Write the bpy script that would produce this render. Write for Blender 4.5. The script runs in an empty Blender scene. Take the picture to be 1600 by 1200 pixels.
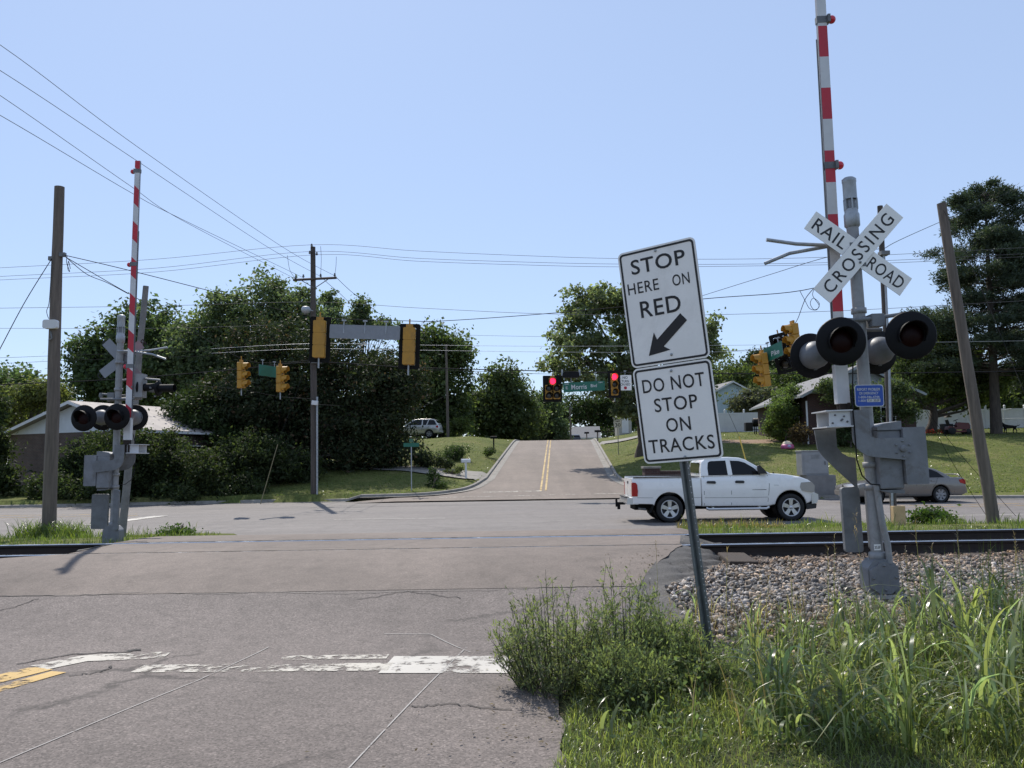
import bpy, bmesh, math, random
import numpy as np
from mathutils import Vector, Matrix

random.seed(7)
RNG = np.random.default_rng(11)
PI = math.pi
SC = bpy.context.scene
COL = SC.collection

# ------------------------------------------------------------------ camera, sky, sun, exposure
FPX = 1300.0                      # focal length in photograph pixels (1600 wide)
CAM = Vector((0, 0, 1.6))
PITCH = math.atan(120 / FPX)
ROLL = 0.016
cd = bpy.data.cameras.new('camera'); cam = bpy.data.objects.new('camera', cd); COL.objects.link(cam)
cd.sensor_width = 36; cd.lens = FPX / 1600 * 36; cd.clip_start = 0.1; cd.clip_end = 3000
cam.matrix_world = Matrix.Translation(CAM) @ Matrix.Rotation(PI / 2 + PITCH, 4, 'X') @ Matrix.Rotation(-ROLL, 4, 'Z')
SC.camera = cam

SUN_EL = math.radians(50); SUN_AZ = math.radians(-18)          # azimuth from +Y towards +X
W = bpy.data.worlds.new('World'); SC.world = W; W.use_nodes = True
nt = W.node_tree
sky = nt.nodes.new('ShaderNodeTexSky'); sky.sky_type = 'NISHITA'; sky.sun_disc = False
sky.sun_elevation = SUN_EL; sky.sun_rotation = SUN_AZ
sky.air_density = 1.0; sky.dust_density = 0.3; sky.ozone_density = 2.2; sky.altitude = 350
bg = nt.nodes['Background']; bg.inputs['Strength'].default_value = 0.10
hz = nt.nodes.new('ShaderNodeMix'); hz.data_type = 'RGBA'; hz.inputs[0].default_value = 0.58      # bright summer haze evens the sky out
hz.inputs[7].default_value = (4.0, 5.05, 7.25, 1); nt.links.new(sky.outputs['Color'], hz.inputs[6]); nt.links.new(hz.outputs[2], bg.inputs['Color'])
sl = bpy.data.lights.new('sun', 'SUN'); sl.energy = 3.6; sl.angle = math.radians(0.55); sl.color = (1.0, 0.94, 0.85)
so = bpy.data.objects.new('sun', sl); COL.objects.link(so)
sd = Vector((math.sin(SUN_AZ) * math.cos(SUN_EL), math.cos(SUN_AZ) * math.cos(SUN_EL), math.sin(SUN_EL)))
so.rotation_euler = sd.to_track_quat('Z', 'Y').to_euler(); so.location = (0, 0, 40)
vs = SC.view_settings; vs.view_transform = 'Standard'; vs.look = 'None'; vs.exposure = 0.48; vs.gamma = 1
SC.cycles.max_bounces = 6; SC.cycles.transparent_max_bounces = 8

_F = Vector((0, math.cos(PITCH), math.sin(PITCH))); _U0 = Vector((0, -math.sin(PITCH), math.cos(PITCH))); _R0 = Vector((1, 0, 0))
_R = _R0 * math.cos(ROLL) - _U0 * math.sin(ROLL); _U = _U0 * math.cos(ROLL) + _R0 * math.sin(ROLL)
def ray(px, py): return _F + _R * ((px - 800) / FPX) + _U * ((600 - py) / FPX)
def at(px, py, Y):                 # survey: world point on the plane y = Y seen at a photograph pixel
    d = ray(px, py); return CAM + d * (Y / d.y)
def onto(px, py, z):               # world point at height z
    d = ray(px, py); return CAM + d * ((z - CAM.z) / d.z)

# ------------------------------------------------------------------ helpers
def tag(o, label=None, cat=None, group=None, kind=None):
    if label: o['label'] = label
    if cat: o['category'] = cat
    if group: o['group'] = group
    if kind: o['kind'] = kind
    return o
def thing(name, label, cat, loc=(0, 0, 0), rot=(0, 0, 0), group=None):
    o = bpy.data.objects.new(name, None); COL.objects.link(o)
    o.location = loc; o.rotation_euler = rot; o.empty_display_size = 0.3
    return tag(o, label, cat, group)
def rrect(w, h, r, n=5):
    out = []
    for cx, cy, a0 in ((w/2-r, h/2-r, 0), (-w/2+r, h/2-r, 90), (-w/2+r, -h/2+r, 180), (w/2-r, -h/2+r, 270)):
        for i in range(n + 1):
            a = math.radians(a0 + 90 * i / n); out.append((cx + r * math.cos(a), cy + r * math.sin(a)))
    return out
class MB:
    def __init__(s): s.v = []; s.f = []; s.m = []; s.sm = []
    def add(s, vs, fs, mi=0, smooth=False):
        o = len(s.v); s.v += [tuple(p) for p in vs]
        for f in fs: s.f.append(tuple(i + o for i in f)); s.m.append(mi); s.sm.append(smooth)
        return s
    def box(s, c, d, mi=0, M=None):
        x, y, z = d[0]/2, d[1]/2, d[2]/2; c = Vector(c)
        vs = [Vector(p) for p in ((-x,-y,-z),(x,-y,-z),(x,y,-z),(-x,y,-z),(-x,-y,z),(x,-y,z),(x,y,z),(-x,y,z))]
        if M is not None: vs = [M @ p for p in vs]
        return s.add([p + c for p in vs], [(0,3,2,1),(4,5,6,7),(0,1,5,4),(1,2,6,5),(2,3,7,6),(3,0,4,7)], mi)
    def cyl(s, p0, p1, r0, r1=None, n=14, mi=0, caps=True):
        return s.tube([p0, p1], [r0, r0 if r1 is None else r1], n, mi, caps)
    def tube(s, pts, r, n=8, mi=0, caps=True):
        pts = [Vector(p) for p in pts]; k = len(pts)
        rs = r if isinstance(r, (list, tuple)) else [r] * k
        prev = None; vs = []
        for i, p in enumerate(pts):
            t = (pts[min(i+1, k-1)] - pts[max(i-1, 0)])
            t = t.normalized() if t.length > 1e-9 else Vector((0, 0, 1))
            if prev is None:
                a = Vector((0, 0, 1)) if abs(t.z) < 0.9 else Vector((1, 0, 0)); u = t.cross(a).normalized()
            else:
                u = (prev - t * prev.dot(t)); u = u.normalized() if u.length > 1e-6 else t.orthogonal().normalized()
            prev = u; w = t.cross(u)
            for j in range(n):
                a = 2 * PI * j / n; vs.append(p + (u * math.cos(a) + w * math.sin(a)) * rs[i])
        fs = [(i*n+j, i*n+(j+1) % n, (i+1)*n+(j+1) % n, (i+1)*n+j) for i in range(k-1) for j in range(n)]
        s.add(vs, fs, mi, True)
        if caps:
            o = len(s.v)
            s.add(vs[:n], [tuple(range(n-1, -1, -1))], mi); s.add(vs[-n:], [tuple(range(n))], mi)
        return s
    def prism(s, poly, d0, d1, o=(0,0,0), ux=(1,0,0), uy=(0,0,1), mi=0, mside=None):
        o = Vector(o); ux = Vector(ux); uy = Vector(uy); nn = ux.cross(uy); k = len(poly)
        a = [o + ux*p[0] + uy*p[1] + nn*d0 for p in poly]; b = [o + ux*p[0] + uy*p[1] + nn*d1 for p in poly]
        s.add(a, [tuple(range(k-1, -1, -1))], mi); s.add(b, [tuple(range(k))], mi)
        s.add(a + b, [(i, (i+1) % k, (i+1) % k + k, i + k) for i in range(k)], mi if mside is None else mside)
        return s
    def sheet(s, poly, o, ux, uy, off=0, mi=0):
        o = Vector(o); ux = Vector(ux); uy = Vector(uy); nn = ux.cross(uy)
        return s.add([o + ux*p[0] + uy*p[1] + nn*off for p in poly], [tuple(range(len(poly)))], mi)
    def ring(s, outer, inner, o, ux, uy, off=0, mi=0):
        o = Vector(o); ux = Vector(ux); uy = Vector(uy); nn = ux.cross(uy); k = len(outer)
        vs = [o + ux*p[0] + uy*p[1] + nn*off for p in outer + inner]
        return s.add(vs, [(i, (i+1) % k, (i+1) % k + k, i + k) for i in range(k)], mi)
    def lathe(s, prof, o, axis, n=24, mi=0, smooth=True):
        o = Vector(o); t = Vector(axis).normalized(); u = t.orthogonal().normalized(); w = t.cross(u); vs = []
        for r, h in prof:
            for j in range(n):
                a = 2 * PI * j / n; vs.append(o + t*h + (u*math.cos(a) + w*math.sin(a))*r)
        k = len(prof)
        return s.add(vs, [(i*n+j, i*n+(j+1) % n, (i+1)*n+(j+1) % n, (i+1)*n+j) for i in range(k-1) for j in range(n)], mi, smooth)
    def ell(s, c, r, nu=14, nv=8, mi=0):
        vs = []; fs = []
        for i in range(nv + 1):
            th = PI * i / nv
            for j in range(nu):
                a = 2*PI*j/nu; vs.append((c[0]+r[0]*math.sin(th)*math.cos(a), c[1]+r[1]*math.sin(th)*math.sin(a), c[2]+r[2]*math.cos(th)))
        for i in range(nv):
            for j in range(nu): fs.append((i*nu+j, (i+1)*nu+j, (i+1)*nu+(j+1) % nu, i*nu+(j+1) % nu))
        return s.add(vs, fs, mi, True)
    def text(s, txt, w, h, o, ux, uy, off=0.0015, mi=0, bold=0.0, spacing=1.0):
        vs, fs = text_mesh(txt, bold, spacing)
        o = Vector(o); ux = Vector(ux); uy = Vector(uy); nn = ux.cross(uy)
        return s.add([o + ux*(p[0]*w) + uy*(p[1]*h) + nn*off for p in vs], fs, mi)
    def build(s, name, mats, parent=None, bevel=0, origin=None):
        me = bpy.data.meshes.new(name)
        vs = s.v
        org = Vector((0, 0, 0))
        if parent is None:
            if origin is None:
                a = np.array(vs); org = Vector(((a[:,0].min()+a[:,0].max())/2, (a[:,1].min()+a[:,1].max())/2, a[:,2].min()))
            else: org = Vector(origin)
            vs = [(p[0]-org.x, p[1]-org.y, p[2]-org.z) for p in vs]
        me.from_pydata(vs, [], s.f)
        for m in (mats if isinstance(mats, (list, tuple)) else [mats]): me.materials.append(m)
        me.polygons.foreach_set('material_index', s.m); me.polygons.foreach_set('use_smooth', s.sm); me.update()
        o = bpy.data.objects.new(name, me); COL.objects.link(o); o.location = org
        if parent is not None: o.parent = parent
        if bevel:
            b = o.modifiers.new('bevel', 'BEVEL'); b.width = bevel; b.segments = 2; b.limit_method = 'ANGLE'; b.angle_limit = math.radians(40)
        return o
_tc = {}
def text_mesh(txt, bold, spacing):
    key = (txt, bold, spacing)
    if key not in _tc:
        cu = bpy.data.curves.new('lettering', 'FONT'); cu.body = txt; cu.offset = bold; cu.space_character = spacing; cu.resolution_u = 4
        ob = bpy.data.objects.new('lettering', cu); me = bpy.data.meshes.new_from_object(ob)
        v = np.array([p.co[:2] for p in me.vertices]); lo, hi = v.min(0), v.max(0)
        v = (v - (lo + hi) / 2) / (hi - lo)
        _tc[key] = (v, [tuple(p.vertices) for p in me.polygons])
        bpy.data.objects.remove(ob); bpy.data.curves.remove(cu); bpy.data.meshes.remove(me)
    return _tc[key]
def np_mesh(name, V, F, mat, tint=None, parent=None, smooth=False, origin=None):
    V = np.asarray(V, dtype=np.float32); F = np.asarray(F, dtype=np.int32); k = F.shape[1]
    org = np.zeros(3, dtype=np.float32)
    if parent is None:
        org = np.array([(V[:,0].min()+V[:,0].max())/2, (V[:,1].min()+V[:,1].max())/2, V[:,2].min()], dtype=np.float32) if origin is None else np.array(origin, dtype=np.float32)
        V = V - org
    me = bpy.data.meshes.new(name)
    me.vertices.add(len(V)); me.vertices.foreach_set('co', V.ravel())
    me.loops.add(F.size); me.loops.foreach_set('vertex_index', F.ravel())
    me.polygons.add(len(F)); me.polygons.foreach_set('loop_start', np.arange(0, F.size, k, dtype=np.int32))
    me.polygons.foreach_set('loop_total', np.full(len(F), k, dtype=np.int32))
    if smooth: me.polygons.foreach_set('use_smooth', np.ones(len(F), dtype=bool))
    me.materials.append(mat)
    if tint is not None:
        ca = me.color_attributes.new('tint', 'FLOAT_COLOR', 'POINT')
        c = np.ones((len(V), 4), dtype=np.float32); c[:, :3] = tint; ca.data.foreach_set('color', c.ravel())
    me.update(); me.validate()
    o = bpy.data.objects.new(name, me); COL.objects.link(o); o.location = Vector([float(a) for a in org])
    if parent is not None: o.parent = parent
    return o

# ------------------------------------------------------------------ materials
def _base(name):
    m = bpy.data.materials.new(name); m.use_nodes = True; n = m.node_tree
    return m, n, n.nodes['Principled BSDF']
def _noise(n, scale, detail=4, rough=0.6, vec=None, dist=0):
    t = n.nodes.new('ShaderNodeTexNoise'); t.inputs['Scale'].default_value = scale; t.inputs['Detail'].default_value = detail
    t.inputs['Roughness'].default_value = rough; t.inputs['Distortion'].default_value = dist
    if vec is not None: n.links.new(vec, t.inputs['Vector'])
    return t
def _ramp(n, src, stops):
    r = n.nodes.new('ShaderNodeValToRGB'); e = r.color_ramp.elements
    while len(e) < len(stops): e.new(0.5)
    for q, (p, c) in zip(e, stops):
        q.position = p; q.color = (c, c, c, 1) if isinstance(c, (int, float)) else (*c, 1)
    n.links.new(src, r.inputs['Fac']); return r.outputs['Color']
def _mix(n, a, b, fac, mode='MIX'):
    x = n.nodes.new('ShaderNodeMix'); x.data_type = 'RGBA'; x.blend_type = mode
    for s, v in ((x.inputs[6], a), (x.inputs[7], b), (x.inputs[0], fac)):
        if isinstance(v, (int, float)): s.default_value = v if s == x.inputs[0] else (v, v, v, 1)
        elif isinstance(v, tuple): s.default_value = (*v, 1)
        else: n.links.new(v, s)
    return x.outputs[2]
def _pos(n):
    return n.nodes.new('ShaderNodeNewGeometry').outputs['Position']
def _bump(n, b, src, strength, dist=0.02):
    u = n.nodes.new('ShaderNodeBump'); u.inputs['Strength'].default_value = strength; u.inputs['Distance'].default_value = dist
    n.links.new(src, u.inputs['Height']); n.links.new(u.outputs['Normal'], b.inputs['Normal'])
def _obj(n): return n.nodes.new('ShaderNodeTexCoord').outputs['Object']
def M(name, col, rough=0.6, metal=0.0, var=0.18, scale=6.0, bump=0.0, coat=0.0, dirt=None, spec=None, grain=None):
    m, n, b = _base(name); v = _obj(n)
    if grain:
        mp = n.nodes.new('ShaderNodeMapping'); mp.inputs['Scale'].default_value = grain; n.links.new(v, mp.inputs['Vector']); v = mp.outputs['Vector']
    t = _noise(n, scale, 5, 0.65, v)
    lo = tuple(max(0, c * (1 - var)) for c in col); hi = tuple(min(1, c * (1 + var)) for c in col)
    c = _ramp(n, t.outputs['Fac'], [(0.3, lo), (0.7, hi)])
    if dirt:
        d = _noise(n, scale * 0.45, 8, 0.75, v, 0.6)
        c = _mix(n, c, dirt, _ramp(n, d.outputs['Fac'], [(0.52, 0.0), (0.68, 0.75)]))
    n.links.new(c, b.inputs['Base Color'])
    n.links.new(_ramp(n, t.outputs['Fac'], [(0.3, max(0.02, rough - 0.08)), (0.7, min(1, rough + 0.08))]), b.inputs['Roughness'])
    b.inputs['Metallic'].default_value = metal
    if coat: b.inputs['Coat Weight'].default_value = coat; b.inputs['Coat Roughness'].default_value = 0.05
    if spec is not None: b.inputs['Specular IOR Level'].default_value = spec
    if bump: _bump(n, b, _noise(n, scale * 6, 4, 0.6, v).outputs['Fac'], bump)
    return m
def glow(name, col, s):
    m, n, b = _base(name); b.inputs['Base Color'].default_value = (*[c*0.3 for c in col], 1)
    b.inputs['Emission Color'].default_value = (*col, 1); b.inputs['Emission Strength'].default_value = s; return m
def glassy(name, col, rough=0.06):
    m, n, b = _base(name); b.inputs['Base Color'].default_value = (*col, 1); b.inputs['Roughness'].default_value = rough
    b.inputs['Specular IOR Level'].default_value = 0.6; return m
def leafmat(name, trans=0.4, rough=0.5, spec=0.4):
    m, n, b = _base(name); a = n.nodes.new('ShaderNodeVertexColor'); a.layer_name = 'tint'
    n.links.new(a.outputs['Color'], b.inputs['Base Color']); b.inputs['Roughness'].default_value = rough
    b.inputs['Specular IOR Level'].default_value = spec
    t = n.nodes.new('ShaderNodeBsdfTranslucent')
    n.links.new(_mix(n, a.outputs['Color'], (1.28, 1.42, 0.80), 1.0, 'MULTIPLY'), t.inputs['Color'])
    x = n.nodes.new('ShaderNodeMixShader'); x.inputs[0].default_value = trans
    n.links.new(b.outputs[0], x.inputs[1]); n.links.new(t.outputs[0], x.inputs[2])
    n.links.new(x.outputs[0], n.nodes['Material Output'].inputs['Surface']); return m
def asphalt(name, col, speck=0.35, cracks=0.0, patch=0.15, crack_scale=0.55, tracks=None):
    m, n, b = _base(name); p = _pos(n)
    big = _noise(n, 0.35, 6, 0.6, p); fine = _noise(n, 60, 3, 0.7, p); mid = _noise(n, 5, 6, 0.7, p)
    c = _ramp(n, big.outputs['Fac'], [(0.3, tuple(x*(1-patch) for x in col)), (0.7, tuple(x*(1+patch) for x in col))])
    c = _mix(n, c, _ramp(n, mid.outputs['Fac'], [(0.25, 0.78), (0.5, 1.0), (0.8, 1.16)]), 1.0, 'MULTIPLY')
    v = n.nodes.new('ShaderNodeTexVoronoi'); v.inputs['Scale'].default_value = 85; n.links.new(p, v.inputs['Vector'])
    sep = n.nodes.new('ShaderNodeSeparateColor'); n.links.new(v.outputs['Color'], sep.inputs[0])
    c = _mix(n, c, _ramp(n, sep.outputs[0], [(0.0, 1-speck), (0.5, 1.0), (0.86, 1+speck*0.2), (0.97, 1+speck*1.1)]), 1.0, 'MULTIPLY')
    c = _mix(n, c, _ramp(n, fine.outputs['Fac'], [(0.3, 0.85), (0.7, 1.12)]), 1.0, 'MULTIPLY')
    if tracks:
        mp = n.nodes.new('ShaderNodeMapping'); mp.inputs['Scale'].default_value = tracks; n.links.new(p, mp.inputs['Vector'])
        c = _mix(n, c, _ramp(n, _noise(n, 1.0, 4, 0.6, mp.outputs['Vector']).outputs['Fac'], [(0.3, 0.86), (0.5, 1.0), (0.7, 1.10)]), 1.0, 'MULTIPLY')
    # oil and wear blotches
    bl = _noise(n, 1.3, 8, 0.72, p, 0.8)
    c = _mix(n, c, tuple(x*0.45 for x in col), _ramp(n, bl.outputs['Fac'], [(0.56, 0.0), (0.74, 0.5)]))
    if cracks:
        w = _noise(n, 1.6, 5, 0.7, p)
        off = n.nodes.new('ShaderNodeVectorMath'); off.operation = 'MULTIPLY_ADD'; off.inputs[1].default_value = (0.7, 0.7, 0.7)
        n.links.new(w.outputs['Color'], off.inputs[0]); n.links.new(p, off.inputs[2])
        vo = n.nodes.new('ShaderNodeTexVoronoi'); vo.feature = 'DISTANCE_TO_EDGE'; vo.inputs['Scale'].default_value = crack_scale
        n.links.new(off.outputs[0], vo.inputs['Vector'])
        gate = _noise(n, 0.55, 3, 0.5, p)
        cr = _ramp(n, vo.outputs['Distance'], [(0.0, 1.0), (0.012, 0.55), (0.03, 0.0)])
        g = _ramp(n, gate.outputs['Fac'], [(0.48, 0.0), (0.6, cracks)])
        c = _mix(n, c, tuple(x*0.28 for x in col), _mix(n, cr, g, 1.0, 'MULTIPLY'))
    n.links.new(c, b.inputs['Base Color']); b.inputs['Roughness'].default_value = 0.82
    b.inputs['Specular IOR Level'].default_value = 0.35
    _bump(n, b, sep.outputs[1], 0.35, 0.004)
    return m
def paint(name, col, wear=0.5, scale=9):
    m, n, b = _base(name); p = _pos(n)
    t = _noise(n, scale, 8, 0.75, p); k = _noise(n, 1.2, 4, 0.6, p)
    b.inputs['Base Color'].default_value = (*col, 1); b.inputs['Roughness'].default_value = 0.7
    c = _ramp(n, k.outputs['Fac'], [(0.3, tuple(x*0.8 for x in col)), (0.7, col)]); n.links.new(c, b.inputs['Base Color'])
    f = _mix(n, t.outputs['Fac'], k.outputs['Fac'], 0.35)
    a = _ramp(n, f, [(wear - 0.03, 0.0), (wear + 0.03, 1.0)]); n.links.new(a, b.inputs['Alpha']); return m
def brickmat(name, c1, c2, mortar, scale=1.0):
    m, n, b = _base(name)
    br = n.nodes.new('ShaderNodeTexBrick'); br.inputs['Color1'].default_value = (*c1, 1); br.inputs['Color2'].default_value = (*c2, 1)
    br.inputs['Mortar'].default_value = (*mortar, 1); br.inputs['Scale'].default_value = scale
    br.inputs['Brick Width'].default_value = 0.22; br.inputs['Row Height'].default_value = 0.075; br.inputs['Mortar Size'].default_value = 0.008
    mp = n.nodes.new('ShaderNodeMapping'); mp.inputs['Rotation'].default_value = (PI/2, 0, 0); n.links.new(_obj(n), mp.inputs['Vector'])
    sx = n.nodes.new('ShaderNodeSeparateXYZ'); n.links.new(_obj(n), sx.inputs[0])
    ad = n.nodes.new('ShaderNodeMath'); ad.operation = 'ADD'; n.links.new(sx.outputs[0], ad.inputs[0]); n.links.new(sx.outputs[1], ad.inputs[1])
    cx = n.nodes.new('ShaderNodeCombineXYZ'); n.links.new(ad.outputs[0], cx.inputs[0]); n.links.new(sx.outputs[2], cx.inputs[1])
    n.links.new(cx.outputs[0], br.inputs['Vector'])
    c = _mix(n, br.outputs['Color'], _ramp(n, _noise(n, 1.5, 5, 0.6, _obj(n)).outputs['Fac'], [(0.3, 0.75), (0.7, 1.15)]), 1.0, 'MULTIPLY')
    n.links.new(c, b.inputs['Base Color']); b.inputs['Roughness'].default_value = 0.85; return m

m_road = asphalt('old_asphalt', (0.152, 0.127, 0.114), 0.45, 0.9, 0.22)
m_cross = asphalt('crossing_asphalt', (0.162, 0.131, 0.111), 0.22, 0.25, 0.18, 0.3, (0.9, 0.25, 1))
m_blvd = asphalt('boulevard_asphalt', (0.184, 0.166, 0.155), 0.25, 0.2, 0.08, 0.2, (0.02, 1.1, 1))
m_street = asphalt('street_asphalt', (0.190, 0.154, 0.129), 0.25, 0.2, 0.12, 0.2, (1.0, 0.03, 1))
m_conc = M('concrete', (0.25, 0.232, 0.205), 0.9, 0, 0.25, 3, 0.3, dirt=(0.10, 0.088, 0.07))
m_white_paint = paint('white_road_paint', (0.62, 0.60, 0.55), 0.44)
m_white_paint2 = paint('faded_road_paint', (0.50, 0.47, 0.42), 0.445, 7)
m_worn_paint = paint('worn_road_paint', (0.46, 0.425, 0.365), 0.50, 10)
m_yellow_paint = paint('yellow_road_paint', (0.50, 0.32, 0.09), 0.475)
m_yellow_old = paint('faded_yellow_road_paint', (0.50, 0.34, 0.12), 0.45, 5)
m_galv = M('galvanised_steel', (0.36, 0.38, 0.40), 0.5, 0.55, 0.22, 9, 0.05, dirt=(0.22, 0.22, 0.22))
m_alum = M('aluminium_paint', (0.28, 0.28, 0.28), 0.55, 0.2, 0.2, 7, 0.06, dirt=(0.17, 0.145, 0.12))
m_alum_dk = M('weathered_iron', (0.17, 0.175, 0.18), 0.6, 0.2, 0.25, 6, 0.1, dirt=(0.10, 0.09, 0.08))
m_black = M('black_metal', (0.007, 0.007, 0.008), 0.6, 0, 0.3, 8, spec=0.2)
m_mech = M('mechanism_grey_paint', (0.19, 0.195, 0.205), 0.55, 0.1, 0.2, 6, 0.06, dirt=(0.11, 0.095, 0.08))
m_black_matte = M('black_rubber', (0.014, 0.014, 0.014), 0.85, 0, 0.3, 8, spec=0.15)
m_redlens = glassy('dark_red_lens', (0.011, 0.0008, 0.001), 0.45); m_redlens.node_tree.nodes['Principled BSDF'].inputs['Specular IOR Level'].default_value = 0.15
m_redball = glassy('red_lens', (0.62, 0.02, 0.045), 0.2)
m_armw = M('white_sheeting', (0.62, 0.62, 0.62), 0.5, 0, 0.1, 4, dirt=(0.45, 0.44, 0.42))
m_armr = M('red_sheeting', (0.50, 0.025, 0.045), 0.5, 0, 0.12, 4)
m_signw = M('white_sign_sheeting', (0.90, 0.88, 0.84), 0.42, 0, 0.04, 3, dirt=(0.74, 0.72, 0.68))
m_signk = M('black_sign_ink', (0.012, 0.012, 0.014), 0.5, 0, 0.2, 8)
m_signback = M('sign_back_aluminium', (0.24, 0.25, 0.27), 0.5, 0.3, 0.12, 5)
m_green = M('green_sign_sheeting', (0.012, 0.13, 0.085), 0.45, 0, 0.1, 4)
m_blue = M('blue_sign_sheeting', (0.012, 0.07, 0.36), 0.4, 0, 0.1, 4)
m_sigyel = M('signal_yellow', (0.44, 0.22, 0.022), 0.5, 0, 0.12, 5, dirt=(0.30, 0.16, 0.03))
m_post = M('green_channel_steel', (0.17, 0.185, 0.185), 0.55, 0.3, 0.2, 10, 0.05, dirt=(0.13, 0.135, 0.13))
m_wood = M('weathered_pole_wood', (0.15, 0.122, 0.10), 0.9, 0, 0.38, 14, 0.5, dirt=(0.075, 0.062, 0.052), grain=(1, 1, 0.07))
m_wood_dk = M('creosoted_pole_wood', (0.085, 0.070, 0.060), 0.9, 0, 0.38, 14, 0.5, grain=(1, 1, 0.07))
m_wood_lt = M('pale_timber', (0.52, 0.36, 0.19), 0.8, 0, 0.15, 5, 0.2)
m_tie = M('railroad_tie_wood', (0.050, 0.037, 0.029), 0.95, 0, 0.4, 6, 0.6)
m_rust = M('rusty_rail_steel', (0.030, 0.021, 0.017), 0.8, 0.1, 0.35, 8, 0.2)
m_railtop = M('polished_rail_head', (0.62, 0.62, 0.63), 0.22, 1.0, 0.1, 5)
m_wire = M('cable_black', (0.02, 0.02, 0.022), 0.8, 0, 0.1, 3, spec=0.1)
m_wirel = M('bare_conductor', (0.07, 0.07, 0.08), 0.7, 0.1, 0.1, 3)
m_bark = M('bark', (0.075, 0.060, 0.048), 0.95, 0, 0.45, 9, 0.8, grain=(1, 1, 0.2))
m_vinyl = M('white_vinyl', (0.66, 0.66, 0.66), 0.5, 0, 0.06, 2)
m_siding = M('white_siding', (0.62, 0.64, 0.66), 0.6, 0, 0.08, 2)
m_bluesid = M('pale_blue_siding', (0.42, 0.52, 0.56), 0.6, 0, 0.08, 2)
m_roof = M('grey_shingles', (0.20, 0.195, 0.195), 0.9, 0, 0.25, 6, 0.4)
m_brick = brickmat('red_brick', (0.070, 0.030, 0.024), (0.050, 0.024, 0.020), (0.08, 0.065, 0.06))
m_brick2 = brickmat('brown_brick', (0.11, 0.065, 0.05), (0.085, 0.054, 0.044), (0.15, 0.135, 0.12))
m_glass = glassy('dark_window_glass', (0.006, 0.007, 0.009), 0.04); m_glass.node_tree.nodes['Principled BSDF'].inputs['Specular IOR Level'].default_value = 0.28
m_carw = M('white_car_paint', (0.86, 0.85, 0.83), 0.3, 0, 0.02, 2, coat=0.8)
m_cars = M('champagne_car_paint', (0.185, 0.170, 0.155), 0.32, 0.4, 0.03, 2, coat=0.8)
m_carg = M('silver_car_paint', (0.46, 0.45, 0.43), 0.32, 0.5, 0.03, 2, coat=0.8)
m_card = M('dark_car_paint', (0.02, 0.02, 0.024), 0.3, 0, 0.03, 2, coat=0.8)
m_chrome = M('chrome', (0.62, 0.62, 0.63), 0.32, 0.75, 0.06, 3)
m_trim = M('dark_plastic_trim', (0.022, 0.022, 0.024), 0.6, 0, 0.2, 5)
m_tyre = M('tyre_rubber', (0.018, 0.018, 0.018), 0.85, 0, 0.2, 8)
m_tail = glassy('red_tail_lamp', (0.38, 0.012, 0.015), 0.15)
m_head = glassy('clear_head_lamp', (0.38, 0.36, 0.33), 0.12)
m_amber = glassy('amber_lamp', (0.7, 0.25, 0.03), 0.15)
m_sig_on = glow('lit_red_signal', (1.0, 0.015, 0.06), 2.6)
m_sig_off = glassy('unlit_signal_lens', (0.03, 0.025, 0.02), 0.3)
# ------------------------------------------------------------------ terrain
BZ = -0.27                                         # the boulevard's level
def sstep(a, b, x):
    t = np.clip((np.asarray(x, dtype=float) - a) / (b - a), 0, 1); return t*t*(3-2*t)
def soft(x, k=1.5): return k * np.logaddexp(0, np.asarray(x, dtype=float) / k)    # smooth ramp
def street_z(y):
    y = np.asarray(y, dtype=float)
    return BZ + 0.093 * (soft(y - 39.2, 0.8) - soft(y - 81.3, 2.2)) - 0.012 * soft(y - 95, 4)
def street_l(y): return -1.98 + 0.055 * (np.asarray(y, dtype=float) - 41.5)
def street_r(y): return 5.55 + 0.062 * (np.asarray(y, dtype=float) - 41.5)
FAR_L = [(-140, 30.0), (-60, 36.8), (-25, 40.0), (-13, 41.6), (-7.5, 41.3), (-4.6, 41.6), (-3.0, 42.8), (-2.2, 44.6), (-1.6, 48.2)]
FAR_R = [(6.0, 49.0), (6.05, 46.0), (6.6, 43.4), (8.2, 40.6), (10.5, 38.6), (13.5, 36.7), (20, 34.4), (40, 30.5), (140, 14.0)]
fx = np.array([p[0] for p in FAR_L[:6]] + [p[0] for p in FAR_R[3:]]); fy = np.array([p[1] for p in FAR_L[:6]] + [p[1] for p in FAR_R[3:]])
def far_edge(x): return np.interp(x, fx, fy)
def near_edge(x): return 21.6 - 0.02 * np.abs(x) - np.clip(np.asarray(x) - 10, 0, None) * 0.13
AY = [-8, 3.0, 4.4, 6.5, 9.0, 10.2, 11.3, 13.2, 17, 21.6, 23]
AR = [0.0, 0.05, 0.17, 0.47, 1.30, 1.75, 2.25, 2.65, 3.2, 4.2, 4.6]
AL = [-20, -20, -20, -18, -12.0, -8.3, -6.15, -6.15, -6.15, -7.2, -8]
def app_r(y): return np.interp(y, AY, AR)
def app_l(y): return np.interp(y, AY, AL)
def app_z(y):
    y = np.asarray(y, dtype=float)
    return 0.425 * sstep(7.2, 11.2, y) - 0.69 * sstep(13.2, 21.8, y)
def bed_z(x, y):                                    # the natural ground on the near side of the boulevard
    y = np.asarray(y, dtype=float)
    return 0.24 * sstep(6.3, 10.2, y) - 0.10 * sstep(14.0, 16.5, y) - 0.27 * sstep(16.5, 21.6, y)
def sl_(y): return np.interp(y, [39.5, 41.6, 42.8, 44.6, 48.2, 49, 140], [-7.5, -4.7, -3.05, -2.2, -1.6, street_l(49), street_l(140)])
def sr_(y): return np.interp(y, [39.5, 40.6, 43.4, 46, 49, 140], [9.6, 8.25, 6.65, 6.08, street_r(49), street_r(140)])
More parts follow.
